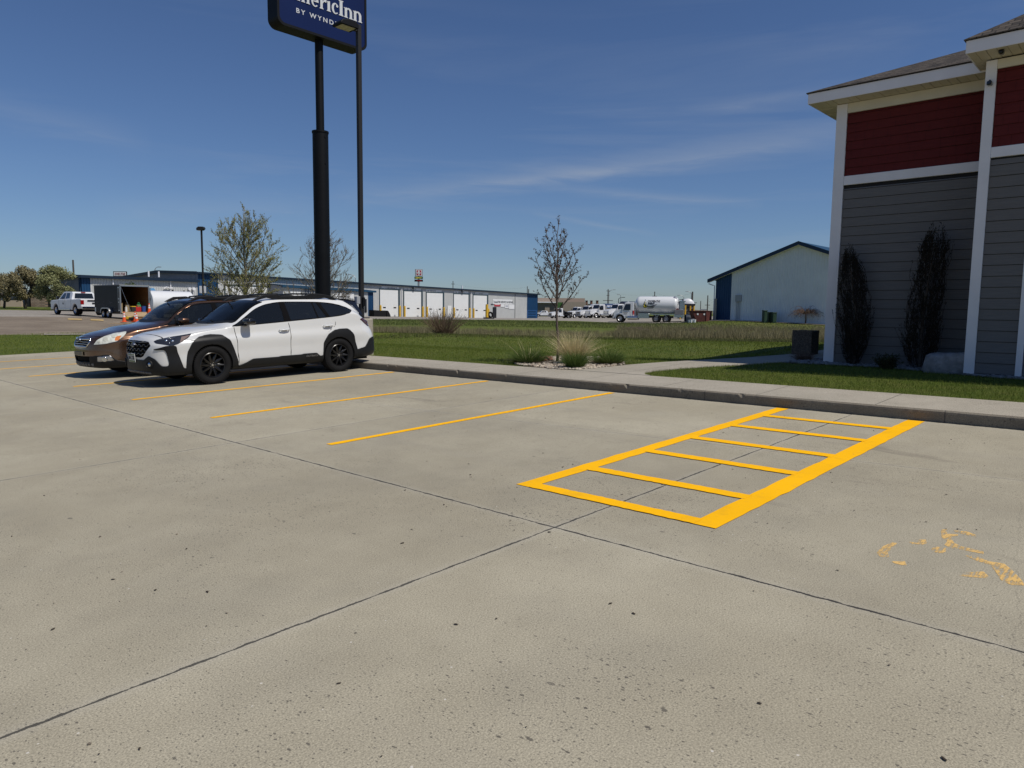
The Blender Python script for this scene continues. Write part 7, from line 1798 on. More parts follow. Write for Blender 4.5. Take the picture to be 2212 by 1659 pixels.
# columnar junipers against the hotel wall
JUN = leafmat('juniper_foliage', (.009, .012, .005), (.018, .014, .008)); JTW = pmat('juniper_twig', (.022, .016, .012), .9)
def juniper(u, v, H, prof, leanf, label, seed):
    random.seed(seed); c_ = L2W(u, v, .14); t = thing('columnar_juniper', label, 'shrub', at(tuple(c_), math.atan2(HU[1], HU[0])), 'columnar junipers against the hotel wall')
    b = MB(); b.tube([(0, 0, -.1), (.01, .0, H*.4), (0, leanf*H*.8, H*.85)], [.035, .025, .008], 6); b.build('trunk', BARK, t)
    b = MB(); lv_ = Leaves()
    for k in range(430):
        z0_ = random.random()**1.15*H*.86; ln = random.uniform(.22, .62)*(1.0 if z0_ < H*.7 else .8); az = random.random()*6.283
        rr_ = np.interp(z0_/H, *prof)*random.random()**.5; side_ = np.interp((z0_+ln)/H, *prof)
        x0, y0 = math.cos(az)*rr_*.55, math.sin(az)*rr_; x1, y1 = math.cos(az)*side_*.6*random.uniform(.6, 1.1), math.sin(az)*side_*random.uniform(.35, 1.2)*(1.0 if random.random() < .9 else 1.3)
        ys_ = lambda z: leanf*H*max(0, z/H-.35)*1.5
        p0_ = np.array([x0, y0+ys_(z0_), z0_]); z1 = min(z0_+ln, H*random.uniform(.9, 1.02)); p1_ = np.array([x1, y1+ys_(z1), z1]); md = (p0_+p1_)/2+np.array([math.cos(az)*.03, math.sin(az)*.05, 0])+rv()*.02
        b.tube([p0_, md, p1_], [.005, .004, .0015], 3)
        for _ in range(13):
            f = random.random(); q_ = p0_*(1-f)**2+md*2*f*(1-f)+p1_*f*f+rv()*.016; d = (p1_-p0_)/np.linalg.norm(p1_-p0_)+rv()*.5; lv_.add(q_, d, rv(), .012, random.uniform(.03, .06))
    b.build('branches', JTW, t); lv_.build('foliage', JUN, t)
juniper(14.38, 4.50, 2.28, ([0, .12, .4, .62, .75, .86, 1.0], [.10, .20, .28, .29, .20, .12, .05]), .09, 'shorter juniper nearest the hotel corner board', 3)
juniper(14.30, 3.36, 2.55, ([0, .1, .35, .5, .7, .85, 1.0], [.14, .25, .31, .27, .22, .23, .08]), -.055, 'taller juniper left of the boulder', 4)
random.seed(11)
q = L2W(13.98, 3.80, .14)
twig_bush('low_shrub', 'small dark green shrub between the two junipers', q, 170, .30, .24, JTW, .004, leafmat('shrub_leaves', (.03, .05, .015), (.05, .045, .02)), .035, curve=.3, leafn=9, wob=.2)
q = L2W(14.85, 5.62, .14)
twig_bush('dry_grass_mound', 'flattened dry grass tuft beside the pebble planter', q, 420, .17, .40, pmat('dead_grass_brown', (.12, .08, .055), .95), .003, curve=.85, wob=.3)
# ------------------------------------------------------------------ blades
def blades(name, mat, n_, posf, hf, wf, leanf, parent=None, M=None, seg=3, seed=1, droop=.5):
    """grass blades as narrow bent ribbons; posf(n) -> base points (n,3)"""
    rs = np.random.RandomState(seed); B = posf(rs, n_); n_ = len(B); az = rs.rand(n_)*2*np.pi; h = hf(rs, n_, B); w_ = wf*(.7+.6*rs.rand(n_)); ln = leanf(rs, n_, B)
    d = np.stack([np.cos(az), np.sin(az), np.zeros(n_)], 1) if ln.ndim == 1 else ln/np.maximum(np.linalg.norm(ln, axis=1, keepdims=True), 1e-6)
    mag = ln if ln.ndim == 1 else np.linalg.norm(ln, axis=1); faz = rs.rand(n_)*np.pi; sd_ = np.stack([np.cos(faz), np.sin(faz), np.zeros(n_)], 1)
    V = []
    for k in range(seg+1):
        f = k/seg; c_ = B + np.array([0, 0, 1.0])*(h*(f-droop*.45*f*f*np.minimum(mag/np.maximum(h, 1e-6), 1.2)))[:, None] + d*(mag*f**1.7)[:, None]
        ww = (w_*(1-f*.92)/2)[:, None]; V += [c_-sd_*ww, c_+sd_*ww]
    V = np.stack(V, 1); k2 = 2*(seg+1); base_ = (np.arange(n_)*k2)[:, None]
    F = np.concatenate([base_+np.array([[2*k, 2*k+1, 2*k+3, 2*k+2]]) for k in range(seg)], 0); return npmesh(name, V.reshape(-1, 3), F, mat, parent, M)
def clump(name, label, uv_, parts, group=None):
    c_ = L2W(*uv_, .14); t = thing(name, label, 'plant', at(tuple(c_)), group)
    for pn, mat, n_, H, spread, r0, w_, dr in parts:
        def pos(rs, n): a = rs.rand(n)*2*np.pi; r_ = r0*np.sqrt(rs.rand(n)); return np.stack([r_*np.cos(a), r_*np.sin(a), np.full(n, -.01)], 1)
        def ln(rs, n, B): o_ = B[:, :2]/max(r0, 1e-3)+rs.normal(size=(n, 2))*.35; return np.concatenate([o_*spread, np.zeros((n, 1))], 1)
        blades(pn, mat, n_, pos, lambda rs, n, B: H*(.5+.55*rs.rand(n)), w_, ln, t, seed=random.randint(1, 999), seg=5, droop=dr)
    return t
TANB = leafmat('tan_blades', (.74, .64, .38), (.46, .38, .20)); GRNB = leafmat('clump_green', (.06, .105, .02), (.13, .18, .045)); BRNB = leafmat('brown_base_blades', (.16, .11, .07), (.09, .06, .04))
clump('ornamental_grass', 'tall tan ornamental grass clump in front of the young maple', lotpt(1239, 786), [('dry_blades', TANB, 1100, .76, .46, .16, .010, .55), ('green_blades', GRNB, 500, .32, .24, .16, .006, .8), ('base_blades', BRNB, 200, .26, .28, .18, .006, .9), ('tall_stalks', TANB, 6, 1.1, .12, .10, .005, .2)], 'ornamental grasses in the stone bed')
clump('ornamental_grass', 'small green grass clump at the front of the stone bed', lotpt(1243, 796), [('green_blades', GRNB, 1100, .42, .28, .15, .009, .7), ('base_blades', BRNB, 160, .15, .2, .10, .005, .9)], 'ornamental grasses in the stone bed')
clump('ornamental_grass', 'green clump with pale broken stalks at the left of the stone bed', lotpt(1141, 785), [('green_blades', GRNB, 1300, .40, .38, .26, .009, .7), ('base_blades', BRNB, 800, .22, .38, .26, .007, .9), ('stalks', TANB, 20, .62, .40, .14, .010, .2)], 'ornamental grasses in the stone bed')
clump('ornamental_grass', 'green clump at the right of the stone bed beside the path', lotpt(1313, 787), [('green_blades', GRNB, 1200, .38, .34, .25, .009, .7), ('base_blades', BRNB, 700, .22, .36, .25, .007, .9), ('stalks', TANB, 8, .5, .26, .12, .009, .2)], 'ornamental grasses in the stone bed')
# stones
BED = [lotpt(*p_) for p_ in ((1112, 789), (1160, 795), (1205, 799.5), (1249.5, 800.5), (1290, 797), (1323, 793), (1353, 788), (1335, 779), (1290, 773), (1230, 770), (1165, 774), (1120, 781))]
def bed(name, poly, n_, r0, r1, label, soil, colA, colB, h=.15):
    mb = MB(); mb.add([tuple(L2W(u, v, h-.004)) for u, v in poly], [tuple(range(len(poly)))]); o_ = mb.build('mulch_bed', soil); struct(o_); o_['label'] = 'dark soil under the '+label
    pa = np.array(poly); lo, hi = pa.min(0), pa.max(0); mb = MB(); c = 0
    while c < n_:
        u, v = random.uniform(lo[0], hi[0]), random.uniform(lo[1], hi[1])
        if not inpoly(np.array([u]), np.array([v]), poly)[0]: continue
        p_ = L2W(u, v, h+.012); rock(mb, p_, random.uniform(r0, r1), 1, (1.25, .95, .62), .14); c += 1
    o_ = mb.build(name, leafmat(name+'_mat', colA, colB)); tag(o_, label, 'stones', kind='stuff'); return o_
SOIL = pmat('bed_soil', (.07, .05, .035), .95, noise=.3, nscale=20)
bed('river_stones', BED, 1250, .018, .044, 'pale river stones filling the round planting bed', SOIL, (.72, .64, .52), (.34, .27, .20))
SBED = [(14.13, 5.75), (14.14, 3.95), (13.87, 3.12), (13.62, 2.60), (13.45, 2.2), (13.34, 1.71), (13.15, .8), (13.0, -2), (13.66, -2), (13.66, 2.53), (14.60, 2.58), (14.60, 5.16), (15.6, 5.16), (15.6, 5.44), (14.4, 5.74)]
bed('river_stones', SBED, 1500, .018, .045, 'grey river stones along the foot of the hotel wall', SOIL, (.36, .36, .36), (.18, .175, .17))
p_ = L2W(11.75, 9.95, .15); mb = MB(); rock(mb, p_+np.array([0, 0, .04]), .16, 2, (1.5, .9, .5)); o_ = mb.build('flat_rock', pmat('red_brown_rock', (.22, .11, .07), .9, noise=.2)); tag(o_, 'flat reddish rock lying behind the left grass clump in the bed', 'rock')
# lawn blades
GB0 = leafmat('lawn_blades', (.072, .114, .010), (.20, .235, .045)); GDRY = leafmat('dry_field_blades', (.30, .26, .15), (.13, .12, .055))
EXC = [PATH, SBED, BED]
def uvpos(u0, u1, v0, v1, excl=True, h=.14, usez=False):
    def f(rs, n):
        u = u0+(u1-u0)*rs.rand(n); v = v0+(v1-v0)*rs.rand(n); k = np.ones(n, bool)
        if excl:
            for e_ in EXC: k &= ~inpoly(u, v, e_)
            k &= ~((u > 14.6) & (v < 5.15)); k &= ~((u > 13.6) & (v < 2.6))
        u, v = u[k], v[k]
        pts = u[:, None]*LU+v[:, None]*LV+h*LN
        if usez: pts[:, 2] = ground_z(pts[:, 0], pts[:, 1])
        return pts - np.array([0, 0, .004])
    return f
iso = lambda m_: (lambda rs, n, B: m_*rs.rand(n))
hh = lambda a, b_: (lambda rs, n, B: a+(b_-a)*rs.rand(n))
def field(name, n_, pos, h0, h1, w_, lean, seed, mat, label, seg=2):
    o_ = blades(name, mat, n_, pos, hh(h0, h1), w_, iso(lean), seed=seed, seg=seg); return tag(o_, label, 'grass', kind='stuff')
field('lawn_grass', 62000, uvpos(10.64, 14.2, -3.5, 7.4), .03, .065, .0045, .035, 11, GB0, 'short green grass between the sidewalk and the hotel')
field('lawn_grass', 90000, uvpos(10.64, 16.5, 7.4, 26, usez=True), .03, .06, .006, .035, 12, GB0, 'short green grass around the planting bed')
field('lawn_grass', 60000, uvpos(15, 30, 5.9, 30, usez=True), .04, .08, .012, .05, 13, GB0, 'short green grass of the middle lawn')
field('lawn_grass', 26000, uvpos(-2, 14, 26.6, 44, excl=False, usez=True), .04, .09, .014, .05, 14, GB0, 'short green grass left of the parked wagons')
def dpos(px0, px1, Y0, Y1, tuft=0):
    def f(rs, n):
        if tuft:
            m_ = n//tuft; cx_ = px0+(px1-px0)*rs.rand(m_); cy_ = Y0+(Y1-Y0)*rs.rand(m_)**1.2; i = rs.randint(0, m_, n); px = cx_[i]; Y = cy_[i]+rs.normal(size=n)*.12; x = (px-CXP)/FPX*Y+rs.normal(size=n)*.12
        else: px = px0+(px1-px0)*rs.rand(n); Y = Y0+(Y1-Y0)*rs.rand(n); x = (px-CXP)/FPX*Y
        return np.stack([x, Y, ground_z(x, Y)-.01], 1)
    return f
field('dry_grass', 24000, dpos(1330, 1810, 44, 68, 22), .22, .62, .020, .22, 21, GDRY, 'tall straw coloured grass in the ditch left of the gabled building', 3)
field('dry_grass', 9000, dpos(800, 1330, 47, 58, 22), .12, .42, .018, .18, 22, GDRY, 'sparse dry grass tufts along the ditch in the middle', 3)
field('dry_grass', 3200, dpos(800, 925, 45, 52, 22), .25, .60, .018, .22, 24, GDRY, 'pale dry grass tuft row right of the light pole', 3)
field('field_grass', 30000, dpos(800, 1800, 30, 44), .05, .12, .022, .05, 25, leafmat('field_blades', (.06, .085, .02), (.15, .13, .06)), 'rough grass on the near side of the ditch', 2)
field('field_grass', 26000, dpos(800, 1800, 66, 92), .08, .16, .04, .06, 26, leafmat('field_blades2', (.055, .085, .02), (.11, .115, .045)), 'rough green grass on the far bank below the yard', 2)
for px, Y, lab in ((1368, 63, 'dark bare earth patch below the propane truck wheels'), (1385, 59, 'small dark earth patch in the dry ditch grass'), (1500, 62, 'dark earth patch below the dumpster')):
    q = G(px, Y); mb = MB(); rock(mb, q+np.array([0, 0, .05]), .7, 3, (1.7, .9, .30), .2); o_ = mb.build('earth_mound', pmat('bare_earth', (.045, .028, .022), .95, noise=.3)); tag(o_, lab, 'earth')
# a dark bird on the field
q = G(1334, 46); bd = MB()
bd.tube([(-.16, 0, .10), (-.06, 0, .13), (.02, 0, .16), (.08, 0, .20), (.11, 0, .26), (.15, 0, .27), (.20, 0, .26)], [.012, .04, .055, .045, .03, .026, .006], 8); bd.cyl((0, .02, 0), (0, .02, .12), .006, n=5); bd.cyl((.02, -.02, 0), (.02, -.02, .12), .006, n=5)
o_ = bd.build('bird', DARK, M=at(tuple(q), 1.0), smooth=True); tag(o_, 'small dark bird standing on the field right of the young maple', 'bird')

# small debris on the concrete
def debris(name, label, n_, r0, r1, mat, flat, seed, vmax=16):
    rs = np.random.RandomState(seed); mb = MB()
    for _ in range(n_):
        u = -1+10*rs.rand()**1.1; v = -4+(vmax+4)*rs.rand(); p_ = L2W(u, v, .0045); rock(mb, p_+np.array([0, 0, r0*flat*.4]), r0+(r1-r0)*rs.rand()**3, 1, (1.6, .8, flat), .35)
    o_ = mb.build(name, mat); tag(o_, label, 'debris', kind='stuff')
debris('leaf_scraps', 'small dark dry leaf scraps scattered over the concrete lot', 420, .003, .0095, pmat('dry_leaf_dark', (.045, .033, .022), .9), .22, 3)
debris('grit', 'pale and brown grit scattered on the concrete lot', 420, .002, .0055, leafmat('grit_mat', (.42, .36, .28), (.07, .055, .045)), .8, 4, 9)
# ------------------------------------------------------------------ trucks, trailer and small things
TWHITE = pmat('truck_white', (.68, .69, .70), .3, coat=.5); CHAS = pmat('chassis_black', (.018, .018, .02), .7); ALU = pmat('polished_aluminium', (.55, .56, .57), .25, metal=1.0)
def head_m(px, py, Y, az):
    """matrix: base on the ground at photo column px, local +x points to azimuth az (deg from forward, clockwise)"""
    x = (px-CXP)/FPX*Y; z = gz(x, Y); a = R(90-az); return at((x, Y, z), a)
def sw(parent, x, y, r, w_, rim, nm='wheel'):
    """simple truck wheel, outer face away from the axis"""
    s_ = 1 if y > 0 else -1; M = T(x, y, r) @ (Matrix.Identity(4) if s_ > 0 else Matrix.Rotation(math.pi, 4, 'Z'))
    t = bpy.data.objects.new(nm, None); COL.objects.link(t); t.parent = parent; t.matrix_local = M
    mb = MB(); hw = w_/2; mb.lathe([(rim, -hw*.8), (r-.05, -hw), (r, -hw*.7), (r, hw*.7), (r-.05, hw), (rim, hw*.85)], n=28); mb.build('tyre', RUBBER, t, smooth=True, angle=35)
    mb = MB(); mb.lathe([(rim, hw*.85), (rim-.03, hw*.6), (rim*.62, hw*.25), (rim*.45, hw*.55), (.06, hw*.75), (0, hw*.75)], n=20)
    for i in range(6):
        a = math.pi*i/3; mb.cyl((rim*.72*math.cos(a), hw*.28, rim*.72*math.sin(a)), (rim*.72*math.cos(a), hw*.42, rim*.72*math.sin(a)), rim*.10, n=6)
    mb.build('rim', SILVER, t, smooth=True, angle=30)
def side_holes(mb, prof, y0, y1, inset=0.0): mb.prism(prof, y0, y1)
def arcpts(cx_, cz_, r, a0, a1, n=8): return [(cx_+r*math.cos(R(a0+(a1-a0)*i/n)), cz_+r*math.sin(R(a0+(a1-a0)*i/n))) for i in range(n+1)]
def pickup(M, label, paint=TWHITE, crew=True, group=None):
    t = thing('pickup_truck', label, 'pickup truck', M, group); W_ = .98
    # front axle x=0, rear axle -3.65
    body = [(.92, .42), (.95, .75), (.93, 1.10), (.82, 1.20), (-.35, 1.25), (-2.35, 1.28), (-2.40, 1.30), (-4.80, 1.33), (-4.84, .62), (-4.75, .45)] + arcpts(-3.65, .42, .50, 0, 180)[0:0]
    prof = [(.93, .42), (.96, .75), (.94, 1.08), (.84, 1.18), (-.45, 1.25), (-4.80, 1.30), (-4.84, .70), (-4.70, .52)] + [(-3.65-.50*math.cos(R(a)), .42+.50*math.sin(R(a))) for a in (10, 35, 60, 90, 120, 145, 170)] + [(-3.1, .42), (-.6, .42)] + [(-.50*math.cos(R(a)), .42+.50*math.sin(R(a))) for a in (10, 35, 60, 90, 120, 145, 170)]
    mb = MB(); mb.prism(prof, -W_, W_); o_ = mb.build('body', paint, t); bv = o_.modifiers.new('b', 'BEVEL'); bv.width = .05; bv.segments = 2; bv.limit_method = 'ANGLE'
    mb = MB(); cab_ = [(-.55, 1.24), (-1.25, 1.86), (-1.6, 1.90), (-2.75, 1.88), (-2.98, 1.75), (-3.08, 1.28)]
    vs = []
    for s_ in (1, -1):
        for x_, z_ in cab_: vs.append((x_, s_*(W_-.03-.20*max(0, (z_-1.28)/.6)), z_))
    n_ = len(cab_); mb.add(vs, [tuple(range(n_-1, -1, -1)), tuple(range(n_, 2*n_))]+[(i, i+1, n_+i+1, n_+i) for i in range(n_-1)]); mb.build('cab', paint, t)
    def yside(z_): return W_-.03-.20*max(0, (z_-1.28)/.6)+.006
    for s_ in (1, -1):
        for win in ([(-.86, 1.32), (-1.36, 1.76), (-1.78, 1.79), (-1.80, 1.33)], [(-1.92, 1.33), (-1.90, 1.79), (-2.50, 1.78), (-2.68, 1.36)]):
            mb = MB(); vs = [(x_, s_*yside(z_), z_) for x_, z_ in win]; mb.add(vs, [(0, 1, 2, 3) if s_ < 0 else (3, 2, 1, 0)]); mb.build('side_window', DGLASS2, t)
        mb = MB(); mb.bev(-.98, s_*1.13-.1, 1.30, -.82, s_*1.13+.1, 1.52, .03); mb.build('wing_mirror', GLOSSBLK, t)
        mb = MB(); mb.box(-4.85, min(s_*.76, s_*.99), .88, -4.70, max(s_*.76, s_*.99), 1.20); mb.build('tail_light', REDL, t)
        mb = MB(); mb.box(.80, min(s_*.55, s_*.985), .88, .965, max(s_*.55, s_*.985), 1.08); mb.build('headlight', LENS, t)
        mb = MB(); mb.box(-2.9, s_*1.0-.03, .40, -.75, s_*1.0+.05, .46); mb.build('step_bar', CHROME, t)
        for hx in (-1.72, -2.05): mb = MB(); mb.box(hx-.09, s_*.982-.012, 1.14, hx+.09, s_*.982+.02, 1.18); mb.build('door_handle', paint, t)
        for sx_ in (-.70, -1.86, -2.98): mb = MB(); mb.box(sx_-.008, s_*.981-.002, .55, sx_+.008, s_*.981+.003, 1.25); mb.build('door_gap', DARK, t)
    mb = MB(); mb.add([(-3.06, -.72, 1.36), (-3.06, .72, 1.36), (-2.99, .64, 1.76), (-2.99, -.64, 1.76)], [(0, 1, 2, 3)]); mb.v = [(x_-.02, y_, z_) for x_, y_, z_ in mb.v]; mb.build('rear_window', DGLASS2, t)
    mb = MB(); mb.add([(-.62, -.80, 1.30), (-1.20, -.66, 1.82), (-1.20, .66, 1.82), (-.62, .80, 1.30)], [(0, 1, 2, 3)]); mb.v = [(x_+.02, y_, z_+.015) for x_, y_, z_ in mb.v]; mb.build('windscreen', DGLASS2, t)
    mb = MB(); mb.box(-2.97, -.16, 1.80, -2.90, .16, 1.87); mb.build('brake_light', REDL, t)
    mb = MB(); mb.box(-4.62, -.78, 1.302, -3.14, .78, 1.31); mb.build('bed_cover', CHAS, t)
    mb = MB(); mb.bev(-4.98, -.96, .50, -4.80, .96, .70, .03); mb.build('rear_bumper', CHROME, t); mb = MB(); mb.bev(.90, -.97, .42, 1.02, .97, .64, .03); mb.build('front_bumper', CHROME, t)
    mb = MB(); mb.box(.93, -.52, .68, .972, .52, 1.08); mb.build('grille', DARK, t)
    mb = MB(); mb.box(-4.70, -.6, .30, .7, .6, .44); mb.box(-4.868, -.16, .92, -4.845, .16, 1.02); mb.box(-4.868, -.5, 1.14, -4.845, .5, 1.22); mb.build('underbody', CHAS, t)
    for x_ in (0, -3.65):
        for s_ in (1, -1): sw(t, x_, s_*.84, .40, .27, .24)
    return t
pk = pickup(head_m(166, 0, 60.5, -56), 'white pickup with tinted windows hitched to the black trailer')
mb = MB(); mb.box(-1.62, .983, .86, -1.42, .988, .97); mb.box(-1.62, .983, 1.02, -1.42, .988, 1.05); mb.build('door_decal', INK, pk)
# the pickup's origin is its front axle: slide it so that the axle stands where the photo shows it
def place_rear(o, px, Y): pass
pk.matrix_world = head_m(151, 0, 60.5, -53)
# ---- black cargo trailer
tr_ = thing('cargo_trailer', 'black enclosed trailer with its rear open, behind the white pickup', 'trailer', head_m(0, 0, 50, -59))
TL_, TW, TH, TZ = 4.35, 2.14, 1.98, .46
TBLK = pmat('trailer_black', (.006, .006, .0065), .5, spec=.25, noise=.5, nscale=2.0); WOOD = pmat('trailer_plywood', (.19, .085, .028), .8, noise=.25, nscale=4); PLY = pmat('ramp_plywood', (.36, .26, .15), .85, noise=.2, nscale=4)
q = P(260.5, 680, 53); tr_.matrix_world = at((q[0], q[1], gz(q[0], q[1])), R(90+59)) if False else Matrix.Identity(4)
az = R(90+52); dirx = np.array([math.cos(az), math.sin(az), 0]); diry = np.array([-math.sin(az), math.cos(az), 0])
rear_left = np.array([q[0], q[1], 0]); org = rear_left-diry*(TW/2)     # left side of the trailer faces the camera
tr_.matrix_world = at((org[0], org[1], gz(org[0]+dirx[0]*1.5, org[1]+dirx[1]*1.5)+.02), az)
w2 = TW/2; mb = MB()
mb.box(0, w2-.03, TZ, TL_, w2, TZ+TH); mb.box(0, -w2, TZ, TL_, -w2+.03, TZ+TH); mb.box(TL_-.03, -w2+.031, TZ, TL_, w2-.031, TZ+TH); mb.build('side_panels', TBLK, tr_)
mb = MB(); mb.prism([(TL_, -w2+.2), (TL_+.35, -.3), (TL_+.35, .3), (TL_, w2-.2)], TZ, TZ+TH-.05, axis='z'); mb.build('nose', TBLK, tr_)
mb = MB(); mb.box(-.02, -w2-.02, TZ+TH+.001, TL_+.02, w2+.02, TZ+TH+.06); mb.build('roof', pmat('trailer_roof', (.24, .25, .25), .5), tr_)
mb = MB(); mb.box(0, -w2+.031, TZ-.02, TL_-.031, w2-.031, TZ+.04); mb.build('floor', PLY, tr_)
mb = MB(); mb.box(.06, w2-.045, TZ+.05, TL_-.04, w2-.031, TZ+TH-.05); mb.box(.06, -w2+.031, TZ+.05, TL_-.04, -w2+.045, TZ+TH-.05); mb.box(TL_-.05, -w2+.05, TZ+.05, TL_-.035, w2-.05, TZ+TH-.05)
for z_ in (.7, 1.3): mb.box(.06, -w2+.046, TZ+z_, TL_-.06, -w2+.07, TZ+z_+.03)
mb.build('plywood_lining', WOOD, tr_)
mb = MB()
for s_ in (1, -1): mb.box(-.03, s_*(w2-.035)-.035, TZ-.05, .03, s_*(w2-.035)+.035, TZ+TH)
mb.box(-.03, -w2, TZ+TH-.07, .03, w2, TZ+TH-.0); mb.box(-.03, -w2, TZ-.09, .03, w2, TZ-.02); mb.build('rear_frame', SILVER, tr_)
mb = MB(); mb.box(.02, w2+.001, TZ+.12, .24, w2+.015, TZ+TH-.14); mb.build('hinge_plate', TBLK, tr_)
mb = MB()
for x_ in (.02, .22): mb.box(x_, w2+.016, TZ+.10, x_+.03, w2+.03, TZ+TH-.12)
for z_ in (.10, .70, .95, TH-.20): mb.box(.02, w2+.016, TZ+z_, .25, w2+.035, TZ+z_+.08)
mb.build('door_bars', SILVER, tr_)
mb = MB()
for x_ in (0, .15): mb.box(-.03+x_-.12, -w2-.05, TZ+.05, x_-.10, -w2-.02, TZ+TH-.1)
mb.box(-.15, -w2-.045, TZ+TH*.45, .08, -w2-.02, TZ+TH*.55); mb.build('door_bars', SILVER, tr_)
mb = MB(); mb.tube([(.0, w2-.1, TZ+TH-.15), (-.0, w2-.75, TZ+.05)], .012, 5); mb.build('lift_cable', SILVER, tr_)
for s_ in (1, -1):
    prof_ = [(1.25, .40)] + arcpts(1.62, .42, .37, 180, 90, 5) + arcpts(2.42, .42, .37, 90, 0, 5) + [(2.79, .40), (2.72, .40)] + arcpts(2.42, .42, .30, 0, 90, 5) + arcpts(1.62, .42, .30, 90, 180, 5)
    mb = MB(); mb.prism(prof_, s_*(w2+.0), s_*(w2+.26)); mb.build('fender', SILVER, tr_)
    for x_ in (1.62, 2.42): sw(tr_, x_, s_*(w2+.12), .33, .2, .19)
mb = MB(); mb.box(-.05, -w2+.1, TZ-.12, TL_+1.2, -w2+.2, TZ-.03); mb.box(-.05, w2-.2, TZ-.12, TL_, w2-.1, TZ-.03); mb.tube([(TL_, w2-.15, TZ-.08), (TL_+1.3, 0, TZ-.06)], .05, 6); mb.tube([(TL_, -w2+.15, TZ-.08), (TL_+1.3, 0, TZ-.06)], .05, 6); mb.build('chassis', CHAS, tr_)
mb = MB(); mb.box(TL_-.25, w2+.001, TZ+.02, TL_-.03, w2+.012, TZ+.35); mb.build('stone_guard', SILVER, tr_)
mb = MB()
for k in range(26):
    x_, z_ = random.uniform(.9, TL_-.4), TZ+random.uniform(.15, .8); a = random.uniform(-.6, .6); l_ = random.uniform(.1, .3); mb.box(-l_, 0, -.012, l_, .002, .012, M=T(x_, w2+.002, z_) @ Matrix.Rotation(a, 4, 'Y'))
o_ = mb.build('scuff_marks', pmat('scuff_grey', (.10, .10, .105), .7), tr_); o_['kind'] = 'stuff'
tm = tr_.matrix_world.copy()
def on_tr(x_, y_, z_): v_ = tm @ Vector((x_, y_, z_)); return v_
ramp_ = MB(); g0 = gz(*on_tr(-1.9, 0, 0)[:2]) - tm.translation.z
ramp_.add([(-.03, -w2+.05, TZ-.0), (-1.75, -w2+.05, g0+.06), (-1.75, w2-.05, g0+.06), (-.03, w2-.05, TZ-.0), (-.03, -w2+.05, TZ-.06), (-1.75, -w2+.05, g0+.0), (-1.75, w2-.05, g0+.0), (-.03, w2-.05, TZ-.06)], [(0, 3, 2, 1), (4, 5, 6, 7), (0, 1, 5, 4), (1, 2, 6, 5), (2, 3, 7, 6), (3, 0, 4, 7)])
ramp_.build('ramp_door', PLY, tr_)
RCAN = pmat('red_plastic', (.42, .02, .02), .4); BBIN = pmat('blue_plastic', (.03, .08, .30), .4); GRNP = pmat('green_plastic', (.04, .30, .12), .4); BEIGE = pmat('tan_plastic', (.32, .25, .14), .5); YMAC = pmat('machine_yellow', (.65, .42, .03), .4)
def small(nm, label, cat, M, build_, group=None):
    t = thing(nm, label, cat, M, group); build_(t); return t
def trm(x_, y_, z_, a=0): return tm @ T(x_, y_, z_) @ rotz(a)
def jug(mat, h, w_, d_=.22):
    def f(t):
        mb = MB(); mb.bev(-d_/2, -w_/2, 0, d_/2, w_/2, h*.75, .03); mb.build('can', mat, t); mb = MB(); mb.cyl((0, w_*.2, h*.75), (0, w_*.2, h*.88), .03, n=8); mb.tube([(0, -w_*.35, h*.74), (0, -w_*.2, h*.95), (0, w_*.2, h*.95)], .02, 5); mb.build('spout', mat, t)
    return f
def bucket(mat, r_, h):
    def f(t):
        mb = MB(); mb.cyl((0, 0, 0), (0, 0, h), r_*.85, r_, 16); mb.build('bucket', mat, t, smooth=True, angle=40); mb = MB(); mb.cyl((0, 0, h), (0, 0, h+.02), r_*1.05, n=16); mb.build('lid', mat, t)
    return f
small('fuel_can', 'red fuel can at the rear of the open trailer', 'fuel can', trm(.35, -.35, TZ+.041), jug(RCAN, .5, .42), 'fuel cans in the open trailer')
small('bucket', 'blue bucket at the right inside the open trailer', 'bucket', trm(.35, -.78, TZ+.041), bucket(BBIN, .17, .42)); small('jug', 'green jug on top of things beside the blue bucket', 'jug', trm(.75, -.60, TZ+.041), jug(GRNP, .72, .26))
small('tool_box', 'black box with a yellow lid beside the red fuel can', 'tool box', trm(.40, -.02, TZ+.041), lambda t: (MB().bev(-.15, -.16, 0, .15, .16, .36, .02).build('box', CHAS, t), MB().bev(-.16, -.17, .361, .16, .17, .42, .02).build('lid', YMAC, t)))
small('jug', 'pale jug standing deeper in the open trailer', 'jug', trm(1.0, .15, TZ+.041), jug(BEIGE, .75, .28)); small('gas_bottle', 'tan gas bottle at the left inside the open trailer', 'gas bottle', trm(.8, .72, TZ+.041), bucket(BEIGE, .17, .62))
small('bottle', 'small white bottle on the trailer floor', 'bottle', trm(.7, .35, TZ+.041), lambda t: (MB().cyl((0, 0, 0), (0, 0, .34), .09, .085, 12).build('bottle', TWHITE, t), MB().cyl((0, 0, .34), (0, 0, .42), .03, n=8).build('cap', TWHITE, t)))
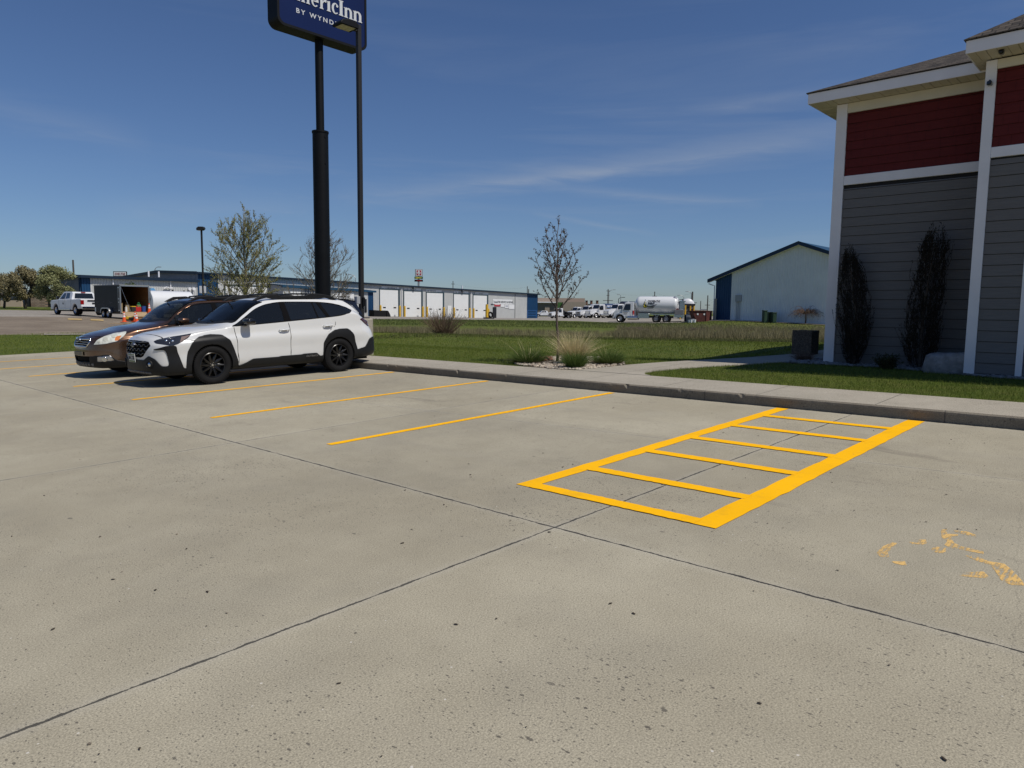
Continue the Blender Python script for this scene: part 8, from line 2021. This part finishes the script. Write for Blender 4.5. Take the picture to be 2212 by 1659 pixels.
# cones
CON = pmat('cone_orange', (.72, .10, .02), .45); REFL = pmat('reflective_white', (.72, .72, .72), .35)
def cone(M, label):
    t = thing('traffic_cone', label, 'traffic cone', M, 'orange traffic cones by the trailer'); h = .72
    mb = MB(); mb.bev(-.19, -.19, 0, .19, .19, .035, .01); mb.build('base', CON, t)
    r = lambda z: .135-.108*z/h
    mb = MB(); mb.cyl((0, 0, .035), (0, 0, h), r(.035), r(h), 20); mb.build('cone', CON, t, smooth=True, angle=40)
    for a, b_ in ((.34, .46), (.52, .60)): mb = MB(); mb.cyl((0, 0, a), (0, 0, b_), r(a)+.003, r(b_)+.003, 20, caps=False); mb.build('reflective_band', REFL, t, smooth=True)
for (px, Y, lab) in ((269.7, 49.3, 'left traffic cone standing on a board behind the trailer'), (293.6, 50.4, 'rear one of the two overlapping traffic cones'), (296.4, 48.6, 'front one of the two overlapping traffic cones by the bronze wagon hood')):
    q = G(px, Y); cone(at((q[0], q[1], q[2]+.05)), lab)
cone(trm(-.16, -.96, TZ-.02), 'traffic cone highest up at the right rear of the trailer')
q = G(281, 48.6); mb = MB(); Mq = at((q[0], q[1], q[2]+.01), .1); mb.bev(-1.25, -.45, 0, .9, .45, .03, .005); o_ = mb.build('plywood_board', PLY, M=Mq); tag(o_, 'thin plywood board on the ground under the cones', 'board')
q = G(282, 50.6)
def saw(t):
    mb = MB(); mb.bev(-.35, -.18, .05, .35, .18, .30, .04); mb.build('motor', CHAS, t); mb = MB(); mb.bev(-.3, -.2, .14, .0, .2, .34, .03); mb.tube([(.1, 0, .3), (.45, 0, .45), (.5, 0, .3)], .03, 6); mb.build('guard', YMAC, t)
    for x_ in (-.25, .25): mb = MB(); mb.lathe([(.0, -.03), (.10, -.03), (.10, .03), (0, .03)], T(x_, -.2, .11), 14); mb.build('wheel', RUBBER, t)
small('power_tool', 'small black and yellow machine on the ground between the cones', 'machine', at((q[0], q[1], q[2]+.02)), saw)
q = G(301, 51); small('crate', 'small wooden crate half hidden behind the bronze wagon windscreen', 'crate', at(tuple(q), .3), lambda t: (MB().bev(-.3, -.25, 0, .3, .25, .40, .01).build('crate', PLY, t), [MB().box(-.31, -.26, z_, .31, -.251, z_+.07).build('slat', WOOD, t) for z_ in (.04, .17, .30)]))
for px, w_, lab in ((302, 0, ''),):
    pass
for px0, px1, Y, lab in ((275, 335, 52, ''),): pass
for (xa, xb, ya) in ((75.0, 0, 0),): pass
for xa, xb, lab in ((330, 580, 'left faded yellow stripe at the gravel edge by the trailer'), (730, 960, 'right faded yellow stripe at the gravel edge by the trailer')):
    a = (200+.226*xa)*.54; b_ = (200+.226*xb)*.54; mb = MB(); vs = []
    for i in range(9):
        px = a+(b_-a)*i/8
        for Y in (49.6, 51.2): g = G(px, Y); vs.append((g[0], g[1], g[2]+.03))
    mb.add(vs, [(2*i, 2*i+2, 2*i+3, 2*i+1) for i in range(8)]); o_ = mb.build('faded_stripe', pmat('straw_yellow', (.42, .30, .13), .9, noise=.3, nscale=1.5)); struct(o_); o_['label'] = lab
# ---- white fuel tank
t = thing('storage_tank', 'white horizontal storage tank right of the open trailer, behind the bronze wagon', 'tank', at(tuple(G(347, 63)), R(38)))
mb = MB(); mb.cyl((-.9, 0, 1.35), (2.6, .763, 1.35), 1.02, n=40); mb.build('shell', TWHITE, t, smooth=True, angle=40)
mb = MB(); mb.lathe([(1.035, -.03), (1.035, .03), (.98, .03)], T(-.9, 0, 1.35) @ Matrix.Rotation(R(-90+12.3), 4, 'Z'), 40); mb.build('end_rim', TWHITE, t, smooth=True)
for x_ in (.0, 1.9): mb = MB(); mb.box(x_-.15, -.7+.2*x_, 0, x_+.15, .7+.2*x_, .6); mb.build('cradle', CHAS, t)
mb = MB(); mb.tube([(-.96, .50, 1.95), (-.99, .15, 2.05), (-1.02, -.25, 1.80)], .03, 5); mb.build('lifting_strap', CHAS, t)
mb = MB(); mb.cyl((1.2, .45, 2.36), (1.2, .45, 2.50), .09, n=10); mb.cyl((2.2, .68, 2.36), (2.2, .68, 2.46), .07, n=10); mb.build('fittings', CHAS, t)
# ---- heavy trucks
def cab_front(t, paint, chrome=False, hood=1.45, zt=2.62, W_=1.12, cs=0.0):
    """conventional cab; front axle x=0; bonnet forward"""
    mb = MB(); prof = [(hood-.35, .62), (hood-.20, .95), (hood-.25, 1.35), (hood-.45, 1.52), (-.55+cs, 1.78), (-.56, .85)] + [(-.56*math.cos(R(a)), .52+.60*math.sin(R(a))) for a in (30, 60, 90, 120, 150)]
    mb.prism(prof, -W_*.78, W_*.78); o_ = mb.build('bonnet', paint, t); bv = o_.modifiers.new('b', 'BEVEL'); bv.width = .08; bv.segments = 2; bv.limit_method = 'ANGLE'
    for s_ in (1, -1):
        fp_ = [(.72*math.cos(R(a)), .52+.70*math.sin(R(a))) for a in range(0, 181, 20)] + [(-.62, .52), (-.57, .58)] + [(.57*math.cos(R(a)), .52+.57*math.sin(R(a))) for a in range(160, -1, -20)]
        mb = MB(); mb.prism(fp_, s_*W_*.74, s_*(W_+.02)); mb.build('fender', paint, t)
        mb = MB(); mb.bev(hood-.42, min(s_*.62, s_*.86), .98, hood-.18, max(s_*.62, s_*.86), 1.22, .03); mb.build('headlight', LENS, t)
    mb = MB(); cp = [(-.55, .75), (-.55, 1.76), (-.86, zt-.10), (-1.05, zt), (-2.05, zt+.02), (-2.10, .75)]; vs = []
    for s_ in (1, -1):
        for x_, z_ in cp: vs.append((x_+cs, s_*(W_-.02-.10*max(0, (z_-1.7)/.9)), z_))
    n_ = len(cp); mb.add(vs, [tuple(range(n_-1, -1, -1)), tuple(range(n_, 2*n_))]+[(i, (i+1) % n_, n_+(i+1) % n_, n_+i) for i in range(n_)]); o_ = mb.build('cab', paint, t); bv = o_.modifiers.new('b', 'BEVEL'); bv.width = .05; bv.segments = 2; bv.limit_method = 'ANGLE'
    for s_ in (1, -1):
        mb = MB(); vs = [(x_+cs, s_*(W_-.02-.10*max(0, (z_-1.7)/.9)+.012), z_) for x_, z_ in ((-.70, 1.68), (-.98, zt-.22), (-1.62, zt-.22), (-1.62, 1.62), (-.95, 1.60))]; mb.add(vs, [(0, 1, 2, 3, 4) if s_ < 0 else (4, 3, 2, 1, 0)]); mb.build('side_window', DGLASS2, t)
        mb = MB(); mb.bev(cs-.62, s_*(W_+.22)-.09, 1.75, cs-.54, s_*(W_+.22)+.09, 2.25, .02); mb.tube([(cs-.58, s_*W_, 1.7), (cs-.58, s_*(W_+.22), 1.75)], .02, 5); mb.tube([(cs-.58, s_*W_*.95, 2.3), (cs-.58, s_*(W_+.22), 2.25)], .02, 5); mb.build('mirror', GLOSSBLK, t)
        mb = MB(); mb.box(cs-1.70, s_*W_-.005, .78, cs-1.685, s_*W_+.004, 2.3); mb.box(cs-.72, s_*W_-.005, .78, cs-.705, s_*W_+.004, 1.65); mb.build('door_gap', DARK, t)
    mb = MB(); mb.add([(-.58, -.98, 1.80), (-.86, -.90, zt-.14), (-.86, .90, zt-.14), (-.58, .98, 1.80)], [(0, 1, 2, 3)]); mb.v = [(x_+.05+cs, y_, z_+.02) for x_, y_, z_ in mb.v]; mb.build('windscreen', DGLASS2, t)
    mb = MB(); mb.box(hood-.24, -.50, .82, hood-.185, .50, 1.34); g_ = mb.build('grille', CHROME if chrome else DARK, t)
    if not chrome: mb = MB(); [mb.box(hood-.19, -.50, z_, hood-.17, .50, z_+.025) for z_ in (.9, 1.0, 1.1, 1.2, 1.3)]; mb.build('grille_bars', CHROME, g_)
    mb = MB(); mb.bev(hood-.28, -W_*.98, .42, hood-.10, W_*.98, .74, .04); mb.build('front_bumper', CHROME if chrome else pmat('bumper_grey', (.30, .31, .32), .4), t)
    for y_ in (-.5, .5): mb = MB(); mb.cyl((cs-1.2, y_, zt), (cs-1.2, y_, zt+.14), .05, .03, 8); mb.build('roof_marker', TWHITE, t)
def truck(M, label, kind, wb_=5.4, tandem=False, chrome=False, body=None, group=None, wheelr=.52, scale=1.0, name='parked_truck', cat='truck', hood=1.45, cs=0.0):
    t = thing(name, label, cat, M @ Matrix.Scale(scale, 4), group); cab_front(t, TWHITE, chrome, hood, cs=cs)
    L_ = wb_+1.5; mb = MB()
    for y_ in (-.42, .42): mb.box(-L_, y_-.06, .62, -.4, y_+.06, .88)
    mb.build('frame_rails', CHAS, t)
    for s_ in (1, -1): sw(t, 0, s_*.98, wheelr, .30, .29)
    for x_ in ((wb_-.65, wb_+.65) if tandem else (wb_,)):
        for s_ in (1, -1): sw(t, -x_, s_*.92, wheelr, .52, .29)
    for s_ in (1, -1): mb = MB(); mb.cyl((-1.0, s_*.95, .62), (-2.3, s_*.95, .62), .28, n=16); mb.build('fuel_tank', ALU, t, smooth=True, angle=40)
    return t
# propane delivery truck, seen from its left side
PT = truck(head_m(1339, 0, 96.5, -74), 'white propane delivery truck with a yellow drop emblem on its tank', 'tank', wb_=5.35, tandem=True, name='propane_truck', cat='tank truck', hood=1.12, cs=.28)
mb = MB(); cx0, cx1, zt_, rt = -1.80, -7.65, 2.30, 1.13; pr = []
for i in range(9): a = math.pi/2*i/8; pr.append((rt*math.sin(a), -(0.62*(1-math.cos(a)))))
prof = [(r_, .0-.0+y_) for r_, y_ in pr]; Lc = (cx0-cx1)
full = [(r_, 0.62-(.62+y_)) for r_, y_ in pr]
pf = [(rt*math.sin(math.pi/2*i/8), -.72*math.cos(math.pi/2*i/8)) for i in range(9)] + [(rt*math.sin(math.pi/2*i/8), Lc-1.44+.72*math.cos(math.pi/2*i/8)) for i in range(8, -1, -1)]
mb.lathe(pf, T(cx0-.72, 0, zt_) @ Matrix.Rotation(math.pi/2, 4, 'Z'), 44); mb.build('pressure_tank', TWHITE, PT, smooth=True)
LY = pmat('drop_yellow', (.74, .60, .02), .45)
def tank_decal(polys, mat, nm, lift, x_off=0):
    """flat outline wrapped onto the left side of the tank: (a towards the rear, b up) in metres"""
    mb = MB()
    for pl_ in polys:
        def sub(pl0):
            out_ = []
            for i in range(len(pl0)):
                (a0, b0_), (a1, b1_) = pl0[i], pl0[(i+1) % len(pl0)]; n_ = max(1, int(math.hypot(a1-a0, b1_-b0_)/.08))
                for k in range(n_): out_.append((a0+(a1-a0)*k/n_, b0_+(b1_-b0_)*k/n_))
            return out_
        pp = sub(pl_); vs = []
        for a, b_ in pp: z_ = b_; th_ = max(-1, min(1, z_/(rt+lift))); vs.append((cx0-a, (rt+lift)*math.sqrt(max(0, 1-th_**2)), zt_+z_))
        mb.add(vs, [tuple(range(len(vs)))])
    return mb.build(nm, mat, PT)
def drop(cx_, cy_, r_, tip): return arcpts(cx_, cy_, r_, 150, 390, 14) + [(cx_+.05*r_, cy_+tip)]
tank_decal([drop(1.45, -.10, .30, .86)], INK, 'emblem_outline', .012); tank_decal([drop(1.46, -.13, .20, .56)], LY, 'emblem_drop', .020)
for k, (y0, y1) in enumerate(((-.10, .02), (-.22, -.14), (-.36, -.28))):
    tank_decal([[(1.72, y0-.02), (2.2, y0), (2.6, y0+.10-.02*k), (3.0-.12*k, y0+.24), (3.1-.12*k, y0+.30), (2.9-.12*k, y0+.16), (2.5, y0-.05), (2.2, y0-.085), (1.72, y0-.085)]], INK, 'emblem_swoosh', .012)
for body, size, a0, b0_, kx_ in (('COOPERATIVE', .36, 1.74, .36, .66), ('ENERGY', .33, 1.78, .07, .70)):
    tx = text_mesh(body, size, INK, 'lettering', PT, Matrix.Identity(4), .004, kx_, .016, shear=.3)
    for v_ in tx.data.vertices:
        a, b_, e_ = v_.co.x+a0, v_.co.y+b0_, v_.co.z; th_ = max(-1, min(1, b_/rt)); v_.co = Vector((cx0-a, (rt+.012+e_)*math.sqrt(1-th_**2), zt_+b_))
tank_decal([[(5.35, -.62), (5.6, -.38), (5.85, -.62), (5.6, -.86)]], pmat('placard_red', (.42, .10, .08), .5), 'hazard_placard', .012)
PT_ = bpy.data.objects.new('chassis_equipment', None); COL.objects.link(PT_); PT_.parent = PT; PT_.matrix_local = T(.55, 0, 0)
mb = MB(); mb.bev(-4.35, 1.02-.25, .55, -2.9, 1.15, 1.22, .02); mb.build('side_box', ALU, PT_)
mb = MB(); mb.box(-8.6, -1.15, 1.02, -4.6, 1.15, 1.10); mb.box(-8.75, -1.2, .70, -7.55, 1.2, 1.02); mb.build('deck', ALU, PT_)
for x_ in (-4.7, -6.0): mb = MB(); mb.prism(arcpts(x_, .55, .66, 20, 160, 8)+arcpts(x_, .55, .60, 160, 20, 8), .68, 1.18); mb.build('mudguard', ALU, PT_)
mb = MB(); mb.bev(-8.7, .2, 1.04, -7.6, 1.15, 1.70, .02); mb.build('rear_cabinet', pmat('cabinet_grey', (.22, .21, .21), .4), PT_)
mb = MB(); mb.bev(-8.75, -.45, 1.1, -8.15, .5, 2.75, .03); mb.box(-8.9, -.6, 2.75, -8.1, .7, 2.86); mb.build('meter_panel', ALU, PT_)
mb = MB()
for y_ in (-.3, .15, .6): mb.cyl((-8.55, y_, 2.85), (-8.55, y_, 3.12), .06, n=8)
mb.tube([(-8.0, .9, 2.3), (-8.05, .9, 3.0), (-8.5, .5, 3.05)], .025, 5); mb.tube([(-7.9, .5, 3.0), (-8.45, .5, 3.0)], .025, 5); mb.build('valves', CHAS, PT_)
mb = MB(); mb.lathe([(.30, 0), (.26, .03), (0, .04)], T(-8.78, -.05, 1.95) @ Matrix.Rotation(math.pi/2, 4, 'Z'), 18); mb.build('hose_reel', SILVER, PT_)
mb = MB(); mb.lathe([(.24, 0), (.20, .06), (.05, .08), (0, .08)], T(-7.55, .55, zt_+.93) @ Matrix.Rotation(R(-60), 4, 'X') @ Matrix.Rotation(R(90), 4, 'X'), 18); mb.build('manway', SILVER, PT_)
mb = MB(); mb.cyl((-2.25, .98, .95), (-2.25, .98, 1.55), .13, n=10); mb.build('fire_extinguisher', RCAN, PT_)
mb = MB(); mb.bev(-2.3, .80, .55, -1.2, 1.12, .78, .03); mb.build('steps', ALU, PT_)
mb = MB(); mb.box(-1.55, 1.125, 1.28, -.95, 1.13, 1.34); mb.box(-1.5, 1.125, 1.16, -1.0, 1.13, 1.20); mb.box(-1.5, 1.125, 1.05, -1.0, 1.13, 1.09); mb.build('door_lettering', INK, PT_)
# a second bobtail seen from the rear, beyond the propane truck
B2 = truck(head_m(1474, 0, 128, 8), 'white tank truck seen from the rear, right of the propane truck', 'tank', wb_=4.4, name='tank_truck', cat='tank truck')
mb = MB(); mb.lathe([(1.15*math.sin(math.pi/2*i/8), -.6*math.cos(math.pi/2*i/8)) for i in range(9)] + [(1.15, 4.0), (0, 4.1)], T(-6.0, 0, 2.25) @ Matrix.Rotation(-math.pi/2, 4, 'Z'), 36); mb.build('pressure_tank', TWHITE, B2, smooth=True, angle=50)
mb = MB(); mb.prism([(-1.05, 2.0), (-1.2, 2.5), (1.2, 2.5), (1.05, 2.0)], -6.95, -6.85, axis='x'); mb.bev(-6.9, -.9, 1.0, -6.4, .9, 2.0, .03); mb.build('equipment_bay', CHAS, B2)
mb = MB(); [mb.bev(-7.0, y_, z_, -6.92, y_+.3, z_+.3, .03) for y_, z_ in ((-.8, 1.6), (.1, 1.2), (.5, 1.7), (-.4, 1.1))]; mb.build('gauges', ALU, B2); mb = MB(); [mb.bev(-7.02, y_, .85, -6.9, y_+.25, 1.7, .03) for y_ in (.78, -1.05)]; mb.build('red_hoses', RCAN, B2)
mb = MB(); mb.bev(-7.2, -1.1, .6, -6.6, 1.1, .95, .03); mb.build('rear_deck', CHAS, B2)
# row of parked trucks facing the camera's left
GRP = 'white trucks parked in a row in the yard'
t1 = truck(head_m(1195, 0, 150, -118), 'short white truck with an open dark bed, leftmost of the row', 'flat', wb_=3.7, group=GRP, scale=.80)
mb = MB(); mb.box(-5.4, -1.1, .95, -2.3, 1.1, 1.05); [mb.box(-5.4+i*.75, s_*1.08-.03, 1.05, -5.34+i*.75, s_*1.08+.03, 1.75) for i in range(5) for s_ in (1, -1)]; mb.box(-2.45, -1.1, 1.05, -2.35, 1.1, 2.1); mb.bev(-5.2, -.8, 1.06, -3.6, .8, 1.7, .1); mb.build('utility_bed', CHAS, t1)
t2 = truck(head_m(1234, 0, 158, -118), 'white truck with a box body behind the young maple trunk', 'box', wb_=4.6, group=GRP, scale=.92)
mb = MB(); mb.bev(-6.0, -1.15, 1.0, -2.3, 1.15, 2.5, .04); mb.build('service_body', TWHITE, t2)
def tanker_body(t, mat, x0, x1, z, r_, rz_=None, nm='tank_body'):
    rz_ = rz_ or r_; mb = MB(); n_ = 28; vs = []
    for x_, k in ((x0, .82), (x0-.12, 1), (x1+.12, 1), (x1, .82)):
        for i in range(n_): a = 2*math.pi*i/n_; vs.append((x_, r_*k*math.cos(a), z+rz_*k*math.sin(a)))
    mb.add(vs, [(j*n_+i, j*n_+(i+1) % n_, (j+1)*n_+(i+1) % n_, (j+1)*n_+i) for j in range(3) for i in range(n_)]+[tuple(range(n_)), tuple(range(4*n_-1, 3*n_-1, -1))]); mb.build(nm, mat, t, smooth=True, angle=40)
t3 = truck(head_m(1256.5, 0, 149, -120), 'white truck with a white tank body, between the maple and the chrome grilled truck', 'tank', wb_=4.8, group=GRP, scale=.97)
tanker_body(t3, TWHITE, -2.3, -7.0, 2.05, 1.15, .95)
t4 = truck(head_m(1278.5, 0, 146, -118), 'white truck with a tall chrome grille and aluminium tank', 'tank', wb_=5.6, tandem=True, chrome=True, group=GRP, scale=1.06)
tanker_body(t4, ALU, -2.4, -8.4, 1.95, 1.15, .85); mb = MB(); mb.bev(-4.4, .75, .45, -2.6, 1.2, 1.1, .03); mb.bev(-4.3, 1.16, .9, -3.0, 1.22, 1.8, .02); mb.build('side_cabinet', CHAS, t4)
t5 = truck(head_m(1318, 0, 140, -116), 'truck with a dark steel tank body, just left of the propane truck cab', 'tank', wb_=5.6, tandem=True, chrome=True, group=GRP, scale=1.04)
tanker_body(t5, pmat('dark_steel', (.08, .085, .11), .3, metal=.6), -2.2, -8.6, 2.15, 1.2, 1.0); mb = MB(); mb.bev(-5.2, .9, .5, -2.3, 1.25, 2.1, .05); mb.build('pump_cabinet', CHAS, t5)
pickup(head_m(1160, 0, 232, -100), 'small white pickup far away beside the tan warehouse')
sv = thing('parked_car', 'dark rounded car beyond the leftmost truck of the row', 'car', head_m(1197, 0, 205, -105))
mb = MB(); mb.prism([(.9, .35), (.95, .8), (.2, 1.0), (-.4, 1.55), (-2.6, 1.6), (-3.5, 1.1), (-3.6, .35)], -.9, .9); o_ = mb.build('body', pmat('dark_car', (.01, .011, .013), .2, coat=.8), sv); bv = o_.modifiers.new('b', 'BEVEL'); bv.width = .12; bv.segments = 3; bv.limit_method = 'ANGLE'
for x_ in (0, -2.75):
    for s_ in (1, -1): sw(sv, x_, s_*.82, .35, .22, .2)
